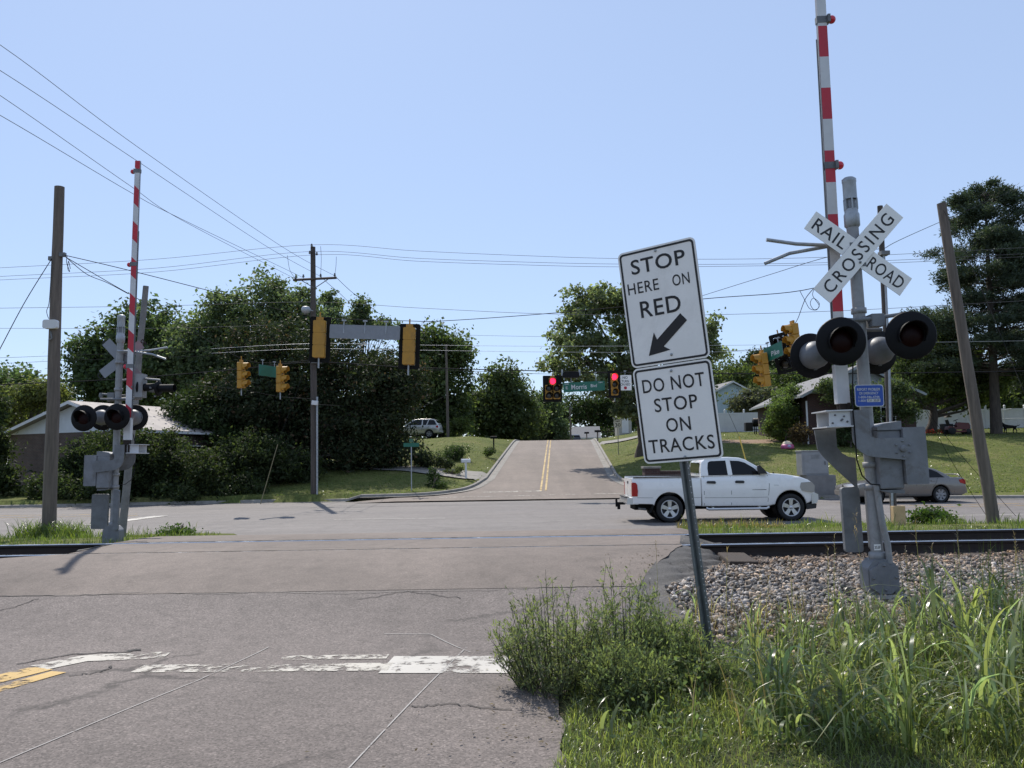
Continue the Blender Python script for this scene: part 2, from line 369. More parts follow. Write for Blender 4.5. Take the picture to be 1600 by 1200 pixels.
def ground_z(x, y):
    x = np.asarray(x, dtype=float); y = np.asarray(y, dtype=float)
    near = bed_z(x, y)
    s = street_z(y)
    lawn_r = -0.14 + 0.166 * (soft(y - 37.0, 1.0) - soft(y - 53.5, 1.6)) + 0.06 * (soft(y - 53.5, 1.6)) - 0.05 * soft(y - 90, 4)
    right = s + 0.13 + (lawn_r - s - 0.13) * sstep(0, 6.0, x - street_r(y) - 0.2)
    right = np.where(y < 46, np.maximum(lawn_r, BZ + 0.12), right) if False else right
    k = 1 - 0.6 * sstep(14, 26, -x)
    left = s * k + 0.12 + 0.35 * sstep(0.3, 5, street_l(y) - x) * sstep(42, 50, y)
    mound = 0.35 * np.exp(-((x + 4.5)**2 / 10 + (y - 60)**2 / 40)) + 0.35 * np.exp(-((x + 3.5)**2 / 8 + (y - 74)**2 / 30))
    far = np.where(x > (street_l(y) + street_r(y)) / 2, right, left + mound)
    bl = sstep(34, 40, y)
    fe = far_edge(x)
    z = np.where(y < (near_edge(x) + fe) / 2, near, far)
    # beds of the road surfaces, 0.12 below them
    inb = (y > near_edge(x) + 0.2) & (y < fe + 0.06)
    z = np.where(inb, BZ - 0.12, z)
    ins = (y >= 39.3) & (x > sl_(y) - 0.12) & (x < sr_(y) + 0.12) & (x > -7.6) & ((x < 10) | (y > 49))
    z = np.where(ins, np.minimum(s - 0.12, z), z)
    ina = (x > app_l(y)) & (x < app_r(y)) & (y < near_edge(x) + 0.4)
    z = np.where(ina, np.minimum(app_z(y) - 0.06, z), z)
    return z + 0.02 * np.sin(x*1.7 + y*0.9) * np.sin(x*0.6 - y*1.3) * np.where(ina | inb | ins, 0, 1)
def gz(x, y): return float(ground_z(x, y))

def spaced(a, b, st): return list(np.arange(a, b, st))
gx = np.array([-1200, -800, -500, -350, -250, -180, -140, -110, -90, -75] + spaced(-65, -30, 2.0) + spaced(-30, 30, 0.4) + spaced(30, 66, 2.0) + [75, 90, 110, 140, 180, 250, 350, 500, 800, 1200])
gy = np.array([-300, -150, -80, -40, -20, -10, -5, -2] + spaced(0, 24, 0.4) + spaced(24, 34, 1.0) + spaced(34, 60, 0.4) + spaced(60, 100, 1.0) + [100, 104, 110, 118, 130, 150, 180, 230, 300, 420, 600, 900, 1400])
GX, GY = np.meshgrid(gx, gy); GZ = ground_z(GX, GY)
def grid_faces(nx, ny):
    i = np.arange(nx - 1); j = np.arange(ny - 1); I, J = np.meshgrid(i, j); a = (J*nx + I).ravel()
    return np.stack([a, a + 1, a + nx + 1, a + nx], 1)
m_ground, n, b = _base('lawn_and_soil'); p = _pos(n)
g1 = _noise(n, 0.35, 9, 0.72, p); g2 = _noise(n, 3.5, 6, 0.7, p); g3 = _noise(n, 40, 3, 0.7, p)
c = _ramp(n, g1.outputs['Fac'], [(0.3, (0.070, 0.095, 0.026)), (0.52, (0.125, 0.138, 0.042)), (0.75, (0.205, 0.178, 0.080))])
c = _mix(n, c, _ramp(n, g2.outputs['Fac'], [(0.25, 0.55), (0.5, 1.0), (0.8, 1.4)]), 1.0, 'MULTIPLY')
g4 = _noise(n, 11, 4, 0.7, p); c = _mix(n, c, _ramp(n, g4.outputs['Fac'], [(0.3, 0.62), (0.7, 1.35)]), 1.0, 'MULTIPLY')
c = _mix(n, c, _ramp(n, g3.outputs['Fac'], [(0.3, 0.7), (0.7, 1.3)]), 1.0, 'MULTIPLY')
sx = n.nodes.new('ShaderNodeSeparateXYZ'); n.links.new(p, sx.inputs[0])
soil = _ramp(n, g2.outputs['Fac'], [(0.3, (0.050, 0.060, 0.026)), (0.7, (0.105, 0.100, 0.055))])
mr = n.nodes.new('ShaderNodeMapRange'); mr.inputs[1].default_value = 15.0; mr.inputs[2].default_value = 16.5; n.links.new(sx.outputs[1], mr.inputs[0])
c = _mix(n, soil, c, mr.outputs[0])
n.links.new(c, b.inputs['Base Color']); b.inputs['Roughness'].default_value = 0.95; b.inputs['Specular IOR Level'].default_value = 0.1
_bump(n, b, g3.outputs['Fac'], 0.6, 0.05)
tag(np_mesh('ground', np.stack([GX.ravel(), GY.ravel(), GZ.ravel()], 1), grid_faces(len(gx), len(gy)), m_ground, smooth=True, origin=(0,0,0)), kind='structure')

def strip(name, ys, lf, rf, zf, mat, nx=24, skirt=None, wob=0.0, kind='structure', parent=None):
    """sheet across x between lf(y) and rf(y); optional slumped skirts at both sides"""
    V = []; n_ = nx + 1 + (6 if skirt else 0)
    for y in ys:
        l, r, z = float(lf(y)), float(rf(y)), float(zf(y))
        w = wob * (math.sin(y*3.1) + 0.6*math.sin(y*7.3 + 1) + 0.4*math.sin(y*17)) if wob else 0
        l -= w; r += w; row = [(l + (r-l)*i/nx, y, z) for i in range(nx + 1)]
        if skirt:
            wd, dz = skirt; k = sstep(8.0, 10.0, y) * 0.85 + 0.15
            j = lambda a: 0.03*k*math.sin(y*9 + a) + 0.02*k*math.sin(y*23 + 2*a)
            row = [(l - wd*k*1.3, y, z - dz*k - 0.05), (l - wd*k*0.75 + j(1), y, z - dz*k*0.62 + j(2)), (l - wd*k*0.3, y, z - dz*k*0.16)] + row + \
                  [(r + wd*k*0.3, y, z - dz*k*0.16), (r + wd*k*0.75 + j(3), y, z - dz*k*0.62 + j(4)), (r + wd*k*1.3, y, z - dz*k - 0.05)]
        V += row
    o = np_mesh(name, V, grid_faces(n_, len(ys)), mat, smooth=True, origin=(0,0,0), parent=parent)
    return tag(o, kind=kind) if parent is None else o
RAIL1, RAIL2 = 11.42, 12.95
strip('approach_road', np.arange(-8, 9.61, 0.2), app_l, app_r, lambda y: float(app_z(y)) + 0.012*math.sin(y*1.3), m_road, 40, None, 0.06)
strip('crossing_pavement', np.arange(9.25, RAIL1 - 0.03, 0.1), app_l, app_r, lambda y: float(app_z(y)) + 0.012*math.sin(y*1.3)*(1 - float(sstep(9.25, 10.4, y))) + 0.0035 + 0.0145*float(sstep(9.3, 10.6, y)), m_cross, 40, None, 0.02)
strip('crossing_pavement', np.linspace(RAIL1 + 0.11, RAIL2 - 0.11, 14), app_l, app_r, lambda y: 0.432 - 0.0*y, m_cross, 40, None, 0.02)
strip('crossing_pavement', np.arange(RAIL2 + 0.045, 22.2, 0.2), app_l, app_r, lambda y: float(app_z(y)) + 0.014, m_cross, 40, (0.4, 0.2), 0.03)
m_apron = asphalt('shade_toned_edge_asphalt', (0.085, 0.080, 0.076), 0.3, 1.0, 0.25, 1.6)  # shade of the side slopes put into a darker asphalt colour
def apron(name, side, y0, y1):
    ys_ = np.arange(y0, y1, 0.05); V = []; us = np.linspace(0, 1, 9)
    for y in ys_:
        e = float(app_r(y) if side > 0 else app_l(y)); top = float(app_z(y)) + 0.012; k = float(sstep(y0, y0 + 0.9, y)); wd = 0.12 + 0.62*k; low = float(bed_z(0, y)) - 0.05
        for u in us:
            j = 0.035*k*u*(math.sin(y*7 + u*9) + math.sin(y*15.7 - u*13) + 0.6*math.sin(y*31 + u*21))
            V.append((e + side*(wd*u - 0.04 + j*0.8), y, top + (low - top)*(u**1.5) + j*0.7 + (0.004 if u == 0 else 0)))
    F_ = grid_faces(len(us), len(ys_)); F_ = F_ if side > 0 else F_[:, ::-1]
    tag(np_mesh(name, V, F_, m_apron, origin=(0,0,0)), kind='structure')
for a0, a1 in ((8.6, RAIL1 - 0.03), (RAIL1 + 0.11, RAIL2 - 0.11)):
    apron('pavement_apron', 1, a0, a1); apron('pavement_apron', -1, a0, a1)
# boulevard and side street
xs = np.array(sorted(set([-140, -100, -70, -60] + spaced(-50, 41, 1.0) + [60, 100, 140])))
V = []
for x in xs:
    a, e = float(near_edge(x)), float(far_edge(x))
    V += [(x, a + (e - a)*t, BZ) for t in np.linspace(0, 1, 9)]
F = [(i*9+j, (i+1)*9+j, (i+1)*9+j+1, i*9+j+1) for i in range(len(xs)-1) for j in range(8)]
tag(np_mesh('boulevard', V, F, m_blvd, smooth=True, origin=(0,0,0)), kind='structure')
strip('side_street', np.concatenate([np.arange(39.3, 50, 0.35), np.arange(50, 141, 1.0)]), sl_, sr_, lambda y: float(street_z(y)) + 0.006, m_street, 10)

def smooth_line(pts, k=6):
    out = []
    P_ = [Vector((*p, 0)) for p in pts]
    for i in range(len(P_) - 1):
        p0, p1, p2, p3 = P_[max(i-1, 0)], P_[i], P_[i+1], P_[min(i+2, len(P_)-1)]
        for t in np.linspace(0, 1, k, endpoint=False):
            out.append(0.5*((2*p1) + (p2-p0)*t + (2*p0-5*p1+4*p2-p3)*t*t + (3*p1-p0-3*p2+p3)*t**3))
    out.append(P_[-1]); return [(q.x, q.y) for q in out]
def road_z(x, y): return max(BZ, float(street_z(y))) if y > 39.3 and -8 < x < 12 else BZ
def kerb(name, line, side):
    mb = MB(); prof = [(-0.55, 0.012), (-0.16, 0.016), (-0.13, 0.13), (0.0, 0.15), (0.03, 0.10), (0.04, -0.15)]; vs = []
    for i, (x, y) in enumerate(line):
        a = Vector(line[max(i-1, 0)]); c_ = Vector(line[min(i+1, len(line)-1)]); t = (c_ - a).normalized(); nn = Vector((-t.y, t.x)) * side
        z = road_z(x, y)
        vs += [(x + nn.x*(u+0.05), y + nn.y*(u+0.05), z + h) for u, h in prof]
    k = len(prof)
    mb.add(vs, [(i*k+j, (i+1)*k+j, (i+1)*k+j+1, i*k+j+1) for i in range(len(line)-1) for j in range(k-1)], 0, False)
    return tag(mb.build(name, m_conc, origin=(0,0,0)), kind='structure')
kerb('kerb', smooth_line(FAR_L) + [(float(street_l(y)), y) for y in np.arange(49.5, 110, 2)], 1)
kerb('kerb', [(float(street_r(y)), y) for y in np.arange(109.5, 49.5, -2)] + smooth_line(FAR_R), 1)

# road markings, sheets above the asphalt
def quad_mark(name, pts, mat, lift=0.008, zf=None, sub=1):
    mb = MB(); n_ = len(pts)//2
    vs = [(p[0], p[1], (zf(p[0], p[1]) if zf else BZ) + lift) for p in pts]
    mb.add(vs, [(2*i, 2*i+2, 2*i+3, 2*i+1) for i in range(n_-1)])
    return tag(mb.build(name, mat, origin=(0,0,0)), kind='structure')
def band(name, line, w, mat, zf, lift=0.008):
    pts = []
    for i, (x, y) in enumerate(line):
        a = Vector(line[max(i-1,0)]); c_ = Vector(line[min(i+1,len(line)-1)]); t = (c_-a).normalized(); q = Vector((-t.y, t.x))*w/2
        pts += [(x-q.x, y-q.y), (x+q.x, y+q.y)]
    return quad_mark(name, pts, mat, lift, zf)
zapp = lambda x, y: float(app_z(y)) + 0.012*math.sin(y*1.3)
zst = lambda x, y: float(street_z(y)) + 0.006
zb = lambda x, y: BZ
def gp(px, py, z=0.0):
    q = onto(px, py, z); return (q.x, q.y)
def lerp_line(a, b_, n_=12): return [(a[0]+(b_[0]-a[0])*t, a[1]+(b_[1]-a[1])*t) for t in np.linspace(0, 1, n_)]
band('stop_line', lerp_line(gp(604, 1040), gp(800, 1040)), 0.58, m_white_paint2, zapp, 0.005)
band('stop_line', lerp_line(gp(215, 1047), gp(610, 1044)), 0.26, m_worn_paint, zapp, 0.005)
band('stop_line', lerp_line(gp(440, 1029), gp(606, 1027)), 0.16, m_worn_paint, zapp, 0.005)
band('stop_line', lerp_line(gp(60, 1045), gp(130, 1030)) + lerp_line(gp(140, 1029), gp(262, 1024)), 0.26, m_worn_paint, zapp, 0.005)
band('centre_line', lerp_line(gp(-130, 1096), gp(66, 1046)), 0.25, m_yellow_paint, zapp, 0.005)
band('centre_line', lerp_line(gp(-130, 1118), gp(92, 1052)), 0.15, m_yellow_paint, zapp, 0.005)
m_seal = paint('pale_joint_sealant', (0.33, 0.31, 0.29), 0.43, 8)
band('pavement_seam', lerp_line(gp(545, 1200), gp(729, 1012)), 0.010, m_seal, zapp, 0.005)
band('pavement_seam', lerp_line(gp(0, 1192), gp(300, 1070), 8) + lerp_line(gp(310, 1066), gp(420, 1012), 6), 0.010, m_seal, zapp, 0.005)
band('pavement_seam', lerp_line(gp(600, 995), gp(672, 995), 6) + lerp_line(gp(676, 996), gp(735, 1020), 6), 0.010, m_seal, zapp, 0.005)
m_seamc = paint('soft_seam', (0.07, 0.06, 0.054), 0.46, 4)
m_crk = M('open_crack', (0.035, 0.032, 0.03), 0.95)
def crack(pts, w):
    line = []
    for a, b_ in zip(pts[:-1], pts[1:]):
        k = 9
        for i in range(k):
            t = i/k; line.append((a[0]+(b_[0]-a[0])*t + random.uniform(-.025,.025), a[1]+(b_[1]-a[1])*t + random.uniform(-.03,.03)))
    line.append(pts[-1])
    return line
for pts, w in (([gp(30, 1038), gp(120, 1022), gp(205, 1019)], 0.022), ([gp(200, 1018), gp(217, 1016)], 0.05), ([gp(0, 976), gp(60, 965)], 0.012), ([gp(640, 1108), gp(700, 1104), gp(800, 1112)], 0.012),
               ([gp(560, 962), gp(640, 954), gp(720, 960)], 0.010), ([gp(110, 1058), gp(160, 1052), gp(175, 1042)], 0.014)):
    band('pavement_crack', crack(pts, w), w, m_crk, zapp, 0.006)
# seam between old road and the crossing
band('pavement_seam', [(x, 9.22 + 0.05*math.sin(x*1.1) + 0.025*math.sin(x*4.3) + random.uniform(-.02,.02)) for x in np.arange(-11, 1.25, 0.1)], 0.011, m_seamc, lambda x, y: float(app_z(y)) + 0.012*math.sin(y*1.3) + 0.0035, 0.003)
# boulevard paint
band('lane_line', lerp_line(gp(522, 812, BZ), gp(695, 810, BZ)), 0.13, m_white_paint2, zb)
band('lane_line', lerp_line(gp(1485, 806, BZ), gp(1660, 803, BZ)), 0.13, m_white_paint2, zb)
band('centre_line', lerp_line(gp(-90, 810.5, BZ), gp(215, 806, BZ)), 0.12, m_yellow_paint, zb)
band('centre_line', lerp_line(gp(-90, 807, BZ), gp(215, 803.2, BZ)), 0.12, m_yellow_paint, zb)
band('centre_line', lerp_line(gp(1395, 793.5, BZ), gp(1700, 788, BZ)), 0.13, m_yellow_paint, zb)
band('centre_line', lerp_line(gp(1395, 790.5, BZ), gp(1700, 785, BZ)), 0.12, m_yellow_paint, zb)
band('stop_line', lerp_line(gp(140, 821, BZ), gp(254, 806, BZ)), 0.55, m_white_paint2, zb, 0.012)
# side street paint
band('stop_line', lerp_line((-1.55, 42.4), (1.4, 42.6)), 0.34, m_worn_paint, zst)
band('crosswalk_line', lerp_line((-3.6, 40.6), (1.2, 40.9), 6), 0.15, m_worn_paint, zst)
band('crosswalk_line', lerp_line((1.2, 40.95), (7.0, 41.2), 6), 0.13, m_worn_paint, zst)
cl = lambda y, d: (1.44 + 0.0533*(y-41.5) + d, y)
band('centre_line', [cl(y, -0.13) for y in np.arange(42.6, 96, 1.0)], 0.10, m_yellow_old, zst)
band('centre_line', [cl(y, 0.13) for y in np.arange(42.6, 96, 1.0)], 0.10, m_yellow_old, zst)
# driveways
def patch(name, quad, mat, lift=0.05, nu=10, nv=8):
    V = []
    for i in range(nu+1):
        for j in range(nv+1):
            u, v_ = i/nu, j/nv
            a = Vector(quad[0])*(1-u) + Vector(quad[1])*u; c_ = Vector(quad[3])*(1-u) + Vector(quad[2])*u; q = a*(1-v_) + c_*v_
            V.append((q.x, q.y, max(gz(q.x, q.y), -9) + lift))
    return tag(np_mesh(name, V, [(i*(nv+1)+j, (i+1)*(nv+1)+j, (i+1)*(nv+1)+j+1, i*(nv+1)+j+1) for i in range(nu) for j in range(nv)], mat, smooth=True, origin=(0,0,0)), kind='structure')
patch('driveway', [(-9.5, 50.0), (-1.75, 46.5), (-1.35, 50.5), (-9.5, 51.2)], m_conc, 0.07, 16, 8)
patch('driveway', [(7.0, 71.5), (12.5, 72.5), (12.5, 75.0), (7.1, 74.5)], m_conc, 0.08, 12, 8)
# bare soil on the right lawn
def blob_patch(name, c0, rx, ry, mat, lift=0.035):
    mb = MB(); vs = [(c0[0], c0[1], gz(*c0) + lift)]; k = 36
    for rr in (0.35, 0.7, 1.0):
        for i in range(k):
            a = 2*PI*i/k; r = rr*(1 + 0.22*math.sin(3*a+1) + 0.13*math.sin(7*a)); x = c0[0]+rx*r*math.cos(a); y = c0[1]+ry*r*math.sin(a)
            vs.append((x, y, gz(x, y) + lift*(1 if rr < 1 else -0.5)))
    fs = [(0, 1+i, 1+(i+1) % k) for i in range(k)] + [(1+q*k+i, 1+(q+1)*k+i, 1+(q+1)*k+(i+1) % k, 1+q*k+(i+1) % k) for q in (0, 1) for i in range(k)]
    return tag(mb.add(vs, fs, 0, True).build(name, mat, origin=(0,0,0)), kind='structure')
m_soil = M('red_clay_soil', (0.25, 0.16, 0.10), 0.95, 0, 0.25, 2, 0.3)
blob_patch('bare_soil', (16.2, 55.2), 3.6, 1.7, m_soil)

# ------------------------------------------------------------------ railway
m_bal = M('ballast_bed', (0.13, 0.12, 0.11), 0.95, 0, 0.5, 30, 0.8)
strip('ballast_bed', np.arange(6.6, 15.4, 0.2), lambda y: app_r(y) - 0.02, lambda y: 40, lambda y: float(bed_z(0, y)) + 0.012, m_bal, 60)
strip('ballast_bed', np.arange(9.0, 15.4, 0.2), lambda y: -40, lambda y: app_l(y) + 0.02, lambda y: float(bed_z(0, y)) + 0.012, m_bal, 60)
strip('ballast_bed', np.arange(RAIL1 - 0.12, RAIL2 + 0.2, 0.1), lambda y: app_l(y) - 0.1, lambda y: app_r(y) + 0.1, lambda y: 0.22, m_bal, 20)
def rail(name, y0, label):
    mb = MB(); prof = [(-0.075, 0), (0.075, 0), (0.075, 0.012), (0.02, 0.028), (0.011, 0.05), (0.011, 0.125), (0.037, 0.14), (0.037, 0.168), (0.028, 0.178), (-0.028, 0.178), (-0.037, 0.168), (-0.037, 0.14), (-0.011, 0.125), (-0.011, 0.05), (-0.02, 0.028), (-0.075, 0.012)]
    xs_ = np.linspace(-45, 45, 31); k = len(prof); vs = []
    for x in xs_: vs += [(x, y0 + p_[0], 0.258 + p_[1]) for p_ in prof]
    for i in range(len(xs_)-1):
        for j in range(k): mb.add([vs[i*k+j], vs[(i+1)*k+j], vs[(i+1)*k+(j+1) % k], vs[i*k+(j+1) % k]], [(0, 1, 2, 3)], 1 if j in (7, 8, 9) else 0)
    # track clips
    o = mb.build(name, [m_rust, m_railtop], origin=(0, y0, 0.258))
    return tag(o, label, 'rail')
rail('rail', RAIL1, 'near steel rail with a bright worn head, closer to the leaning stop sign')
rail('rail', RAIL2, 'far steel rail with a bright worn head, on the boulevard side of the track')
tie0 = None
tie_x = [x for x in np.arange(-12.4, 16.5, 0.56) if not -7.6 < x < 3.0]
for i, x in enumerate(tie_x):
    if tie0 is None:
        mb = MB().box((0, 0, 0.09), (0.22, 2.75, 0.18)); tie0 = o = mb.build('railroad_tie', m_tie, origin=(0,0,0), bevel=0.012)
    else: o = tie0.copy(); COL.objects.link(o)
    o.location = (x, 12.15 + random.uniform(-.05, .05), 0.075 + random.uniform(-.006, .006) + 0.022); o.rotation_euler = (0, 0, random.uniform(-.02, .02))
    tag(o, 'dark wooden tie lying crosswise under the rails in the ballast', 'railroad tie', 'wooden ties under the rails')
# two old tie ends sticking out of the ballast beside the pavement
mb = MB().box((0, 0, 0.1), (0.36, 0.8, 0.2)); o = mb.build('railroad_tie', m_tie, origin=(0,0,0), bevel=0.02)
q = at(1150, 876, 10.9); o.location = (q.x, 10.85, 0.13); o.rotation_euler = (0.03, 0.02, -0.06); tag(o, 'thick brown tie end sticking out of the ballast, right of the sign post', 'railroad tie')

# ballast stones
ico = bmesh.new(); bmesh.ops.create_icosphere(ico, subdivisions=1, radius=1.0)
IV = np.array([v.co[:] for v in ico.verts]); IF = np.array([[v.index for v in f.verts] for f in ico.faces]); ico.free()
def stones(name, pts, smin, smax, mat, label=None):
    n_ = len(pts); s_ = RNG.uniform(smin, smax, (n_, 1, 1)) * RNG.uniform(0.5, 1.35, (n_, 1, 3)); jit = RNG.uniform(0.45, 1.3, (n_, 12, 1))
    V_ = IV[None] * jit * s_
    a = RNG.uniform(0, 2*PI, n_); b_ = RNG.uniform(-0.7, 0.7, n_)
    ca, sa, cb, sb = np.cos(a)[:, None], np.sin(a)[:, None], np.cos(b_)[:, None], np.sin(b_)[:, None]
    x, y, z = V_[..., 0], V_[..., 1], V_[..., 2]; y, z = y*cb - z*sb, y*sb + z*cb; x, y = x*ca - y*sa, x*sa + y*ca
    V_ = np.stack([x, y, z], -1) + pts[:, None]
    F_ = IF[None] + (np.arange(n_)*12)[:, None, None]
    g = RNG.choice([0.09, 0.20, 0.33, 0.46, 0.62], n_, p=[.2, .27, .27, .18, .08])[:, None] * RNG.uniform(0.8, 1.2, (n_, 1))
    tint = g * np.where(RNG.random((n_, 1)) < 0.3, np.array([[1.2, 0.98, 0.76]]), np.array([[1.0, 0.98, 0.97]]))
    tint = tint * (1 - np.array([[0.30, 0.44, 0.55]])*sstep(9.6, 11.2, pts[:, 1] + RNG.normal(0, .3, n_))[:, None]) * np.array([[0.80, 0.745, 0.69]])
    o = np_mesh(name, V_.reshape(-1, 3), F_.reshape(-1, 3), mat, tint=np.repeat(tint, 12, 0))
    return tag(o, label, 'gravel', kind='stuff')
m_stone, n, b = _base('crushed_stone'); a_ = n.nodes.new('ShaderNodeVertexColor'); a_.layer_name = 'tint'
c = _mix(n, a_.outputs['Color'], _ramp(n, _noise(n, 50, 4, 0.6, _pos(n)).outputs['Fac'], [(0.3, 0.8), (0.7, 1.15)]), 1.0, 'MULTIPLY')
n.links.new(c, b.inputs['Base Color']); b.inputs['Roughness'].default_value = 0.85
N_ = 50000
X_ = RNG.uniform(1.6, 11.5, N_); Y_ = RNG.uniform(6.7, 11.36, N_)
keep = (X_ > app_r(Y_) + 0.12 + 0.50*sstep(8.5, 10.0, Y_)) & (X_ < 0.72*Y_ + 2.6) & (RNG.random(N_) < sstep(6.5, 7.8, Y_)) & ((Y_ < 10.85) | (RNG.random(N_) < 0.35))
X_, Y_ = X_[keep], Y_[keep]
stones('ballast_stones', np.stack([X_, Y_, bed_z(X_, Y_) + 0.012 + RNG.uniform(-.01, .03, len(X_)) + 0.02*np.sin(X_*3)*np.sin(Y_*4)], 1), 0.013, 0.036, m_stone, 'grey and tan crushed stone ballast spread beside the near rail')
# ------------------------------------------------------------------ leaning sign post in front
def ux_of(o, rz): return Vector((math.cos(rz), math.sin(rz), 0))
def sign_panel(parent, name, w, h, zc, texts, arrow=False, r=0.045, border=0.016, y=-0.03, label=None, bolts=()):
    """panel facing -y in its parent's frame, centred at height zc"""
    mb = MB().prism(rrect(w, h, r), -0.0015, 0.0015, (0, y, zc), (1,0,0), (0,0,1), 1)
    mb.sheet(rrect(w, h, r), (0, y, zc), (1,0,0), (0,0,1), 0.0025, 0)
    o = mb.build(name, [m_signw, m_signback], parent)
    if label: o['label'] = label
    if border:
        q = MB().ring(rrect(w-0.028, h-0.028, r-0.012), rrect(w-0.028-2*border, h-0.028-2*border, r-0.012-border*0.8), (0, y, zc), (1,0,0), (0,0,1), 0.0045)
        q.build('border', m_signk, o)
    for txt, tw, th, dx, f, bold in texts:
        t = MB(); t.text(txt, tw, th, (dx, y, zc + h*(0.5 - f)), (1,0,0), (0,0,1), 0.0048, 0, bold, 1.08)
        t.build('lettering', m_signk, o)
    if arrow:
        a = math.radians(218); c0 = Vector((-0.005, y, zc + h*(0.5-0.775))); ux = Vector((math.cos(a), 0, math.sin(a))); uy = Vector((-ux.z, 0, ux.x))
        hw, hl, L, sw = 0.098, 0.142, 0.42, 0.039
        poly = [(-L/2, -sw), (L/2-hl, -sw), (L/2-hl-0.02, -hw), (L/2, 0), (L/2-hl-0.02, hw), (L/2-hl, sw), (-L/2, sw)]
        vs = [c0 + ux*p_[0] + uy*p_[1] + Vector((0, -0.0048, 0)) for p_ in poly]
        MB().add(vs, [tuple(range(7))]).build('arrow', m_signk, o)
    for bx, bf in bolts:
        MB().lathe([(0.0, 0.012), (0.008, 0.011), (0.011, 0.004), (0.011, 0.0)], (bx, y - 0.004, zc + h*(0.5-bf)), (0,-1,0), 10).build('bolt', m_galv, o)
    return o
q = at(1112.5, 1031, 6.6)
sp = thing('stop_sign_post', 'leaning steel post in weeds carrying STOP HERE ON RED above DO NOT STOP ON TRACKS', 'traffic sign',
           (q.x, 6.6, 0.0))
_a, _b, _f = 0.109, -0.055, math.radians(35)         # the post leans left, its face turned to the road
_p = Vector((-_a, _b, 1)).normalized(); _h = Vector((math.cos(_f), -math.sin(_f), _a*math.cos(_f) + _b*math.sin(_f))).normalized(); _n = _p.cross(_h)
sp.matrix_world = Matrix.Translation((q.x, 6.6, 0.0)) @ Matrix((_h, _n, _p)).transposed().to_4x4()
mb = MB()
# hat-section channel post with a row of holes
H = 3.24
sec = [(-0.040, 0.0), (-0.040, 0.004), (-0.022, 0.004), (-0.014, 0.036), (0.014, 0.036), (0.022, 0.004), (0.040, 0.004), (0.040, 0.0), (0.018, 0.0), (0.011, 0.031), (-0.011, 0.031), (-0.018, 0.0)]
vs = [(x, y - 0.022, z) for z in (-0.3, H) for x, y in sec]; k = len(sec)
mb.add(vs, [(i, (i+1) % k, (i+1) % k + k, i + k) for i in range(k)] + [tuple(range(k-1, -1, -1)), tuple(range(k, 2*k))])
m_hole = M('worn_hole_rim', (0.42, 0.43, 0.42), 0.6)
mh = mb
for i in range(58):
    z = 0.25 + i*0.0475
    mh.lathe([(0.0, 0.0012), (0.0052, 0.0012), (0.0056, 0.0)], (0.029, -0.0225, z), (0,-1,0), 8, 1)
mb.build('post', [m_post, m_hole], sp)
sign_panel(sp, 'upper_sign', 0.66, 0.93, 2.825, [('STOP', 0.46, 0.118, 0.005, 0.145, 0.012), ('HERE', 0.268, 0.088, -0.143, 0.325, 0.004), ('ON', 0.14, 0.088, 0.178, 0.325, 0.004), ('RED', 0.342, 0.130, -0.02, 0.515, 0.010)], True, y=-0.034, label='white sign reading STOP HERE ON RED with a black arrow pointing down left', bolts=((0.0, 0.045), (0.02, 0.93)))
sign_panel(sp, 'lower_sign', 0.66, 0.762, 1.972, [('DO NOT', 0.52, 0.108, 0.0, 0.195, 0.006), ('STOP', 0.36, 0.108, 0.0, 0.405, 0.006), ('ON', 0.203, 0.108, 0.0, 0.62, 0.006), ('TRACKS', 0.545, 0.108, 0.0, 0.825, 0.006)], y=-0.034, label='white sign reading DO NOT STOP ON TRACKS', bolts=((0.0, 0.07), (0.02, 0.955)))

# ------------------------------------------------------------------ railroad crossing signals
m_lamp = M('lamp_housing_grey', (0.15, 0.155, 0.163), 0.55, 0.1, 0.18, 7, 0.05, dirt=(0.13, 0.125, 0.12))
def flasher(par, c, d, r=0.25, hood=0.20, full=False, hr=0.137):
    """one flashing lamp: black background disc, hood, dark red lens, grey housing; d points the way it shines"""
    d = Vector(d).normalized(); c = Vector(c)
    o = MB().lathe([(0.0, 0.012), (0.10, 0.012), (r-0.012, 0.010), (r, -0.004), (r-0.004, -0.016), (0.10, -0.012), (0.0, -0.012)], c, d, 36).build('flasher', m_black, par)
    up = Vector((0, 0, 1)); side = d.cross(up).normalized(); n_ = 20; vs = []
    for i in range(n_ + 1):
        a = math.radians(-30 + 240*i/n_); L = hood*(0.35 + 0.65*max(0, math.sin(a))**0.6 if math.sin(a) > 0 else 0.35)
        if full: L = hood; a = 2*PI*i/n_
        for rr, h in ((hr, 0.012), (hr, L), (hr-.007, L), (hr-.007, 0.012)):
            vs.append(c + (side*math.cos(a) + up*math.sin(a))*rr + d*h)
    mb = MB().add(vs, [(i*4+j, (i+1)*4+j, (i+1)*4+(j+1) % 4, i*4+(j+1) % 4) for i in range(n_) for j in range(4)], 0, False)
    mb.build('hood', m_black, o)
    q_ = hr/0.137
    MB().lathe([(0.0, 0.045), (0.05*q_, 0.042), (0.09*q_, 0.032), (0.118*q_, 0.016), (0.122*q_, 0.010)], c, d, 24).build('lens', m_redlens, o)
    mb = MB().lathe([(0.150*q_, -0.010), (0.155*q_, -0.05), (0.145*q_, -0.13), (0.115*q_, -0.20), (0.06*q_, -0.235), (0.0, -0.24)], c, d, 24)
    b_ = c - up*0.15 - d*0.07; mb.box(b_, (0.03, 0.03, 0.03)); mb.box(c + side*0.15 - d*0.08, (0.03, 0.04, 0.03))
    mb.build('housing', m_lamp, o)
    return o
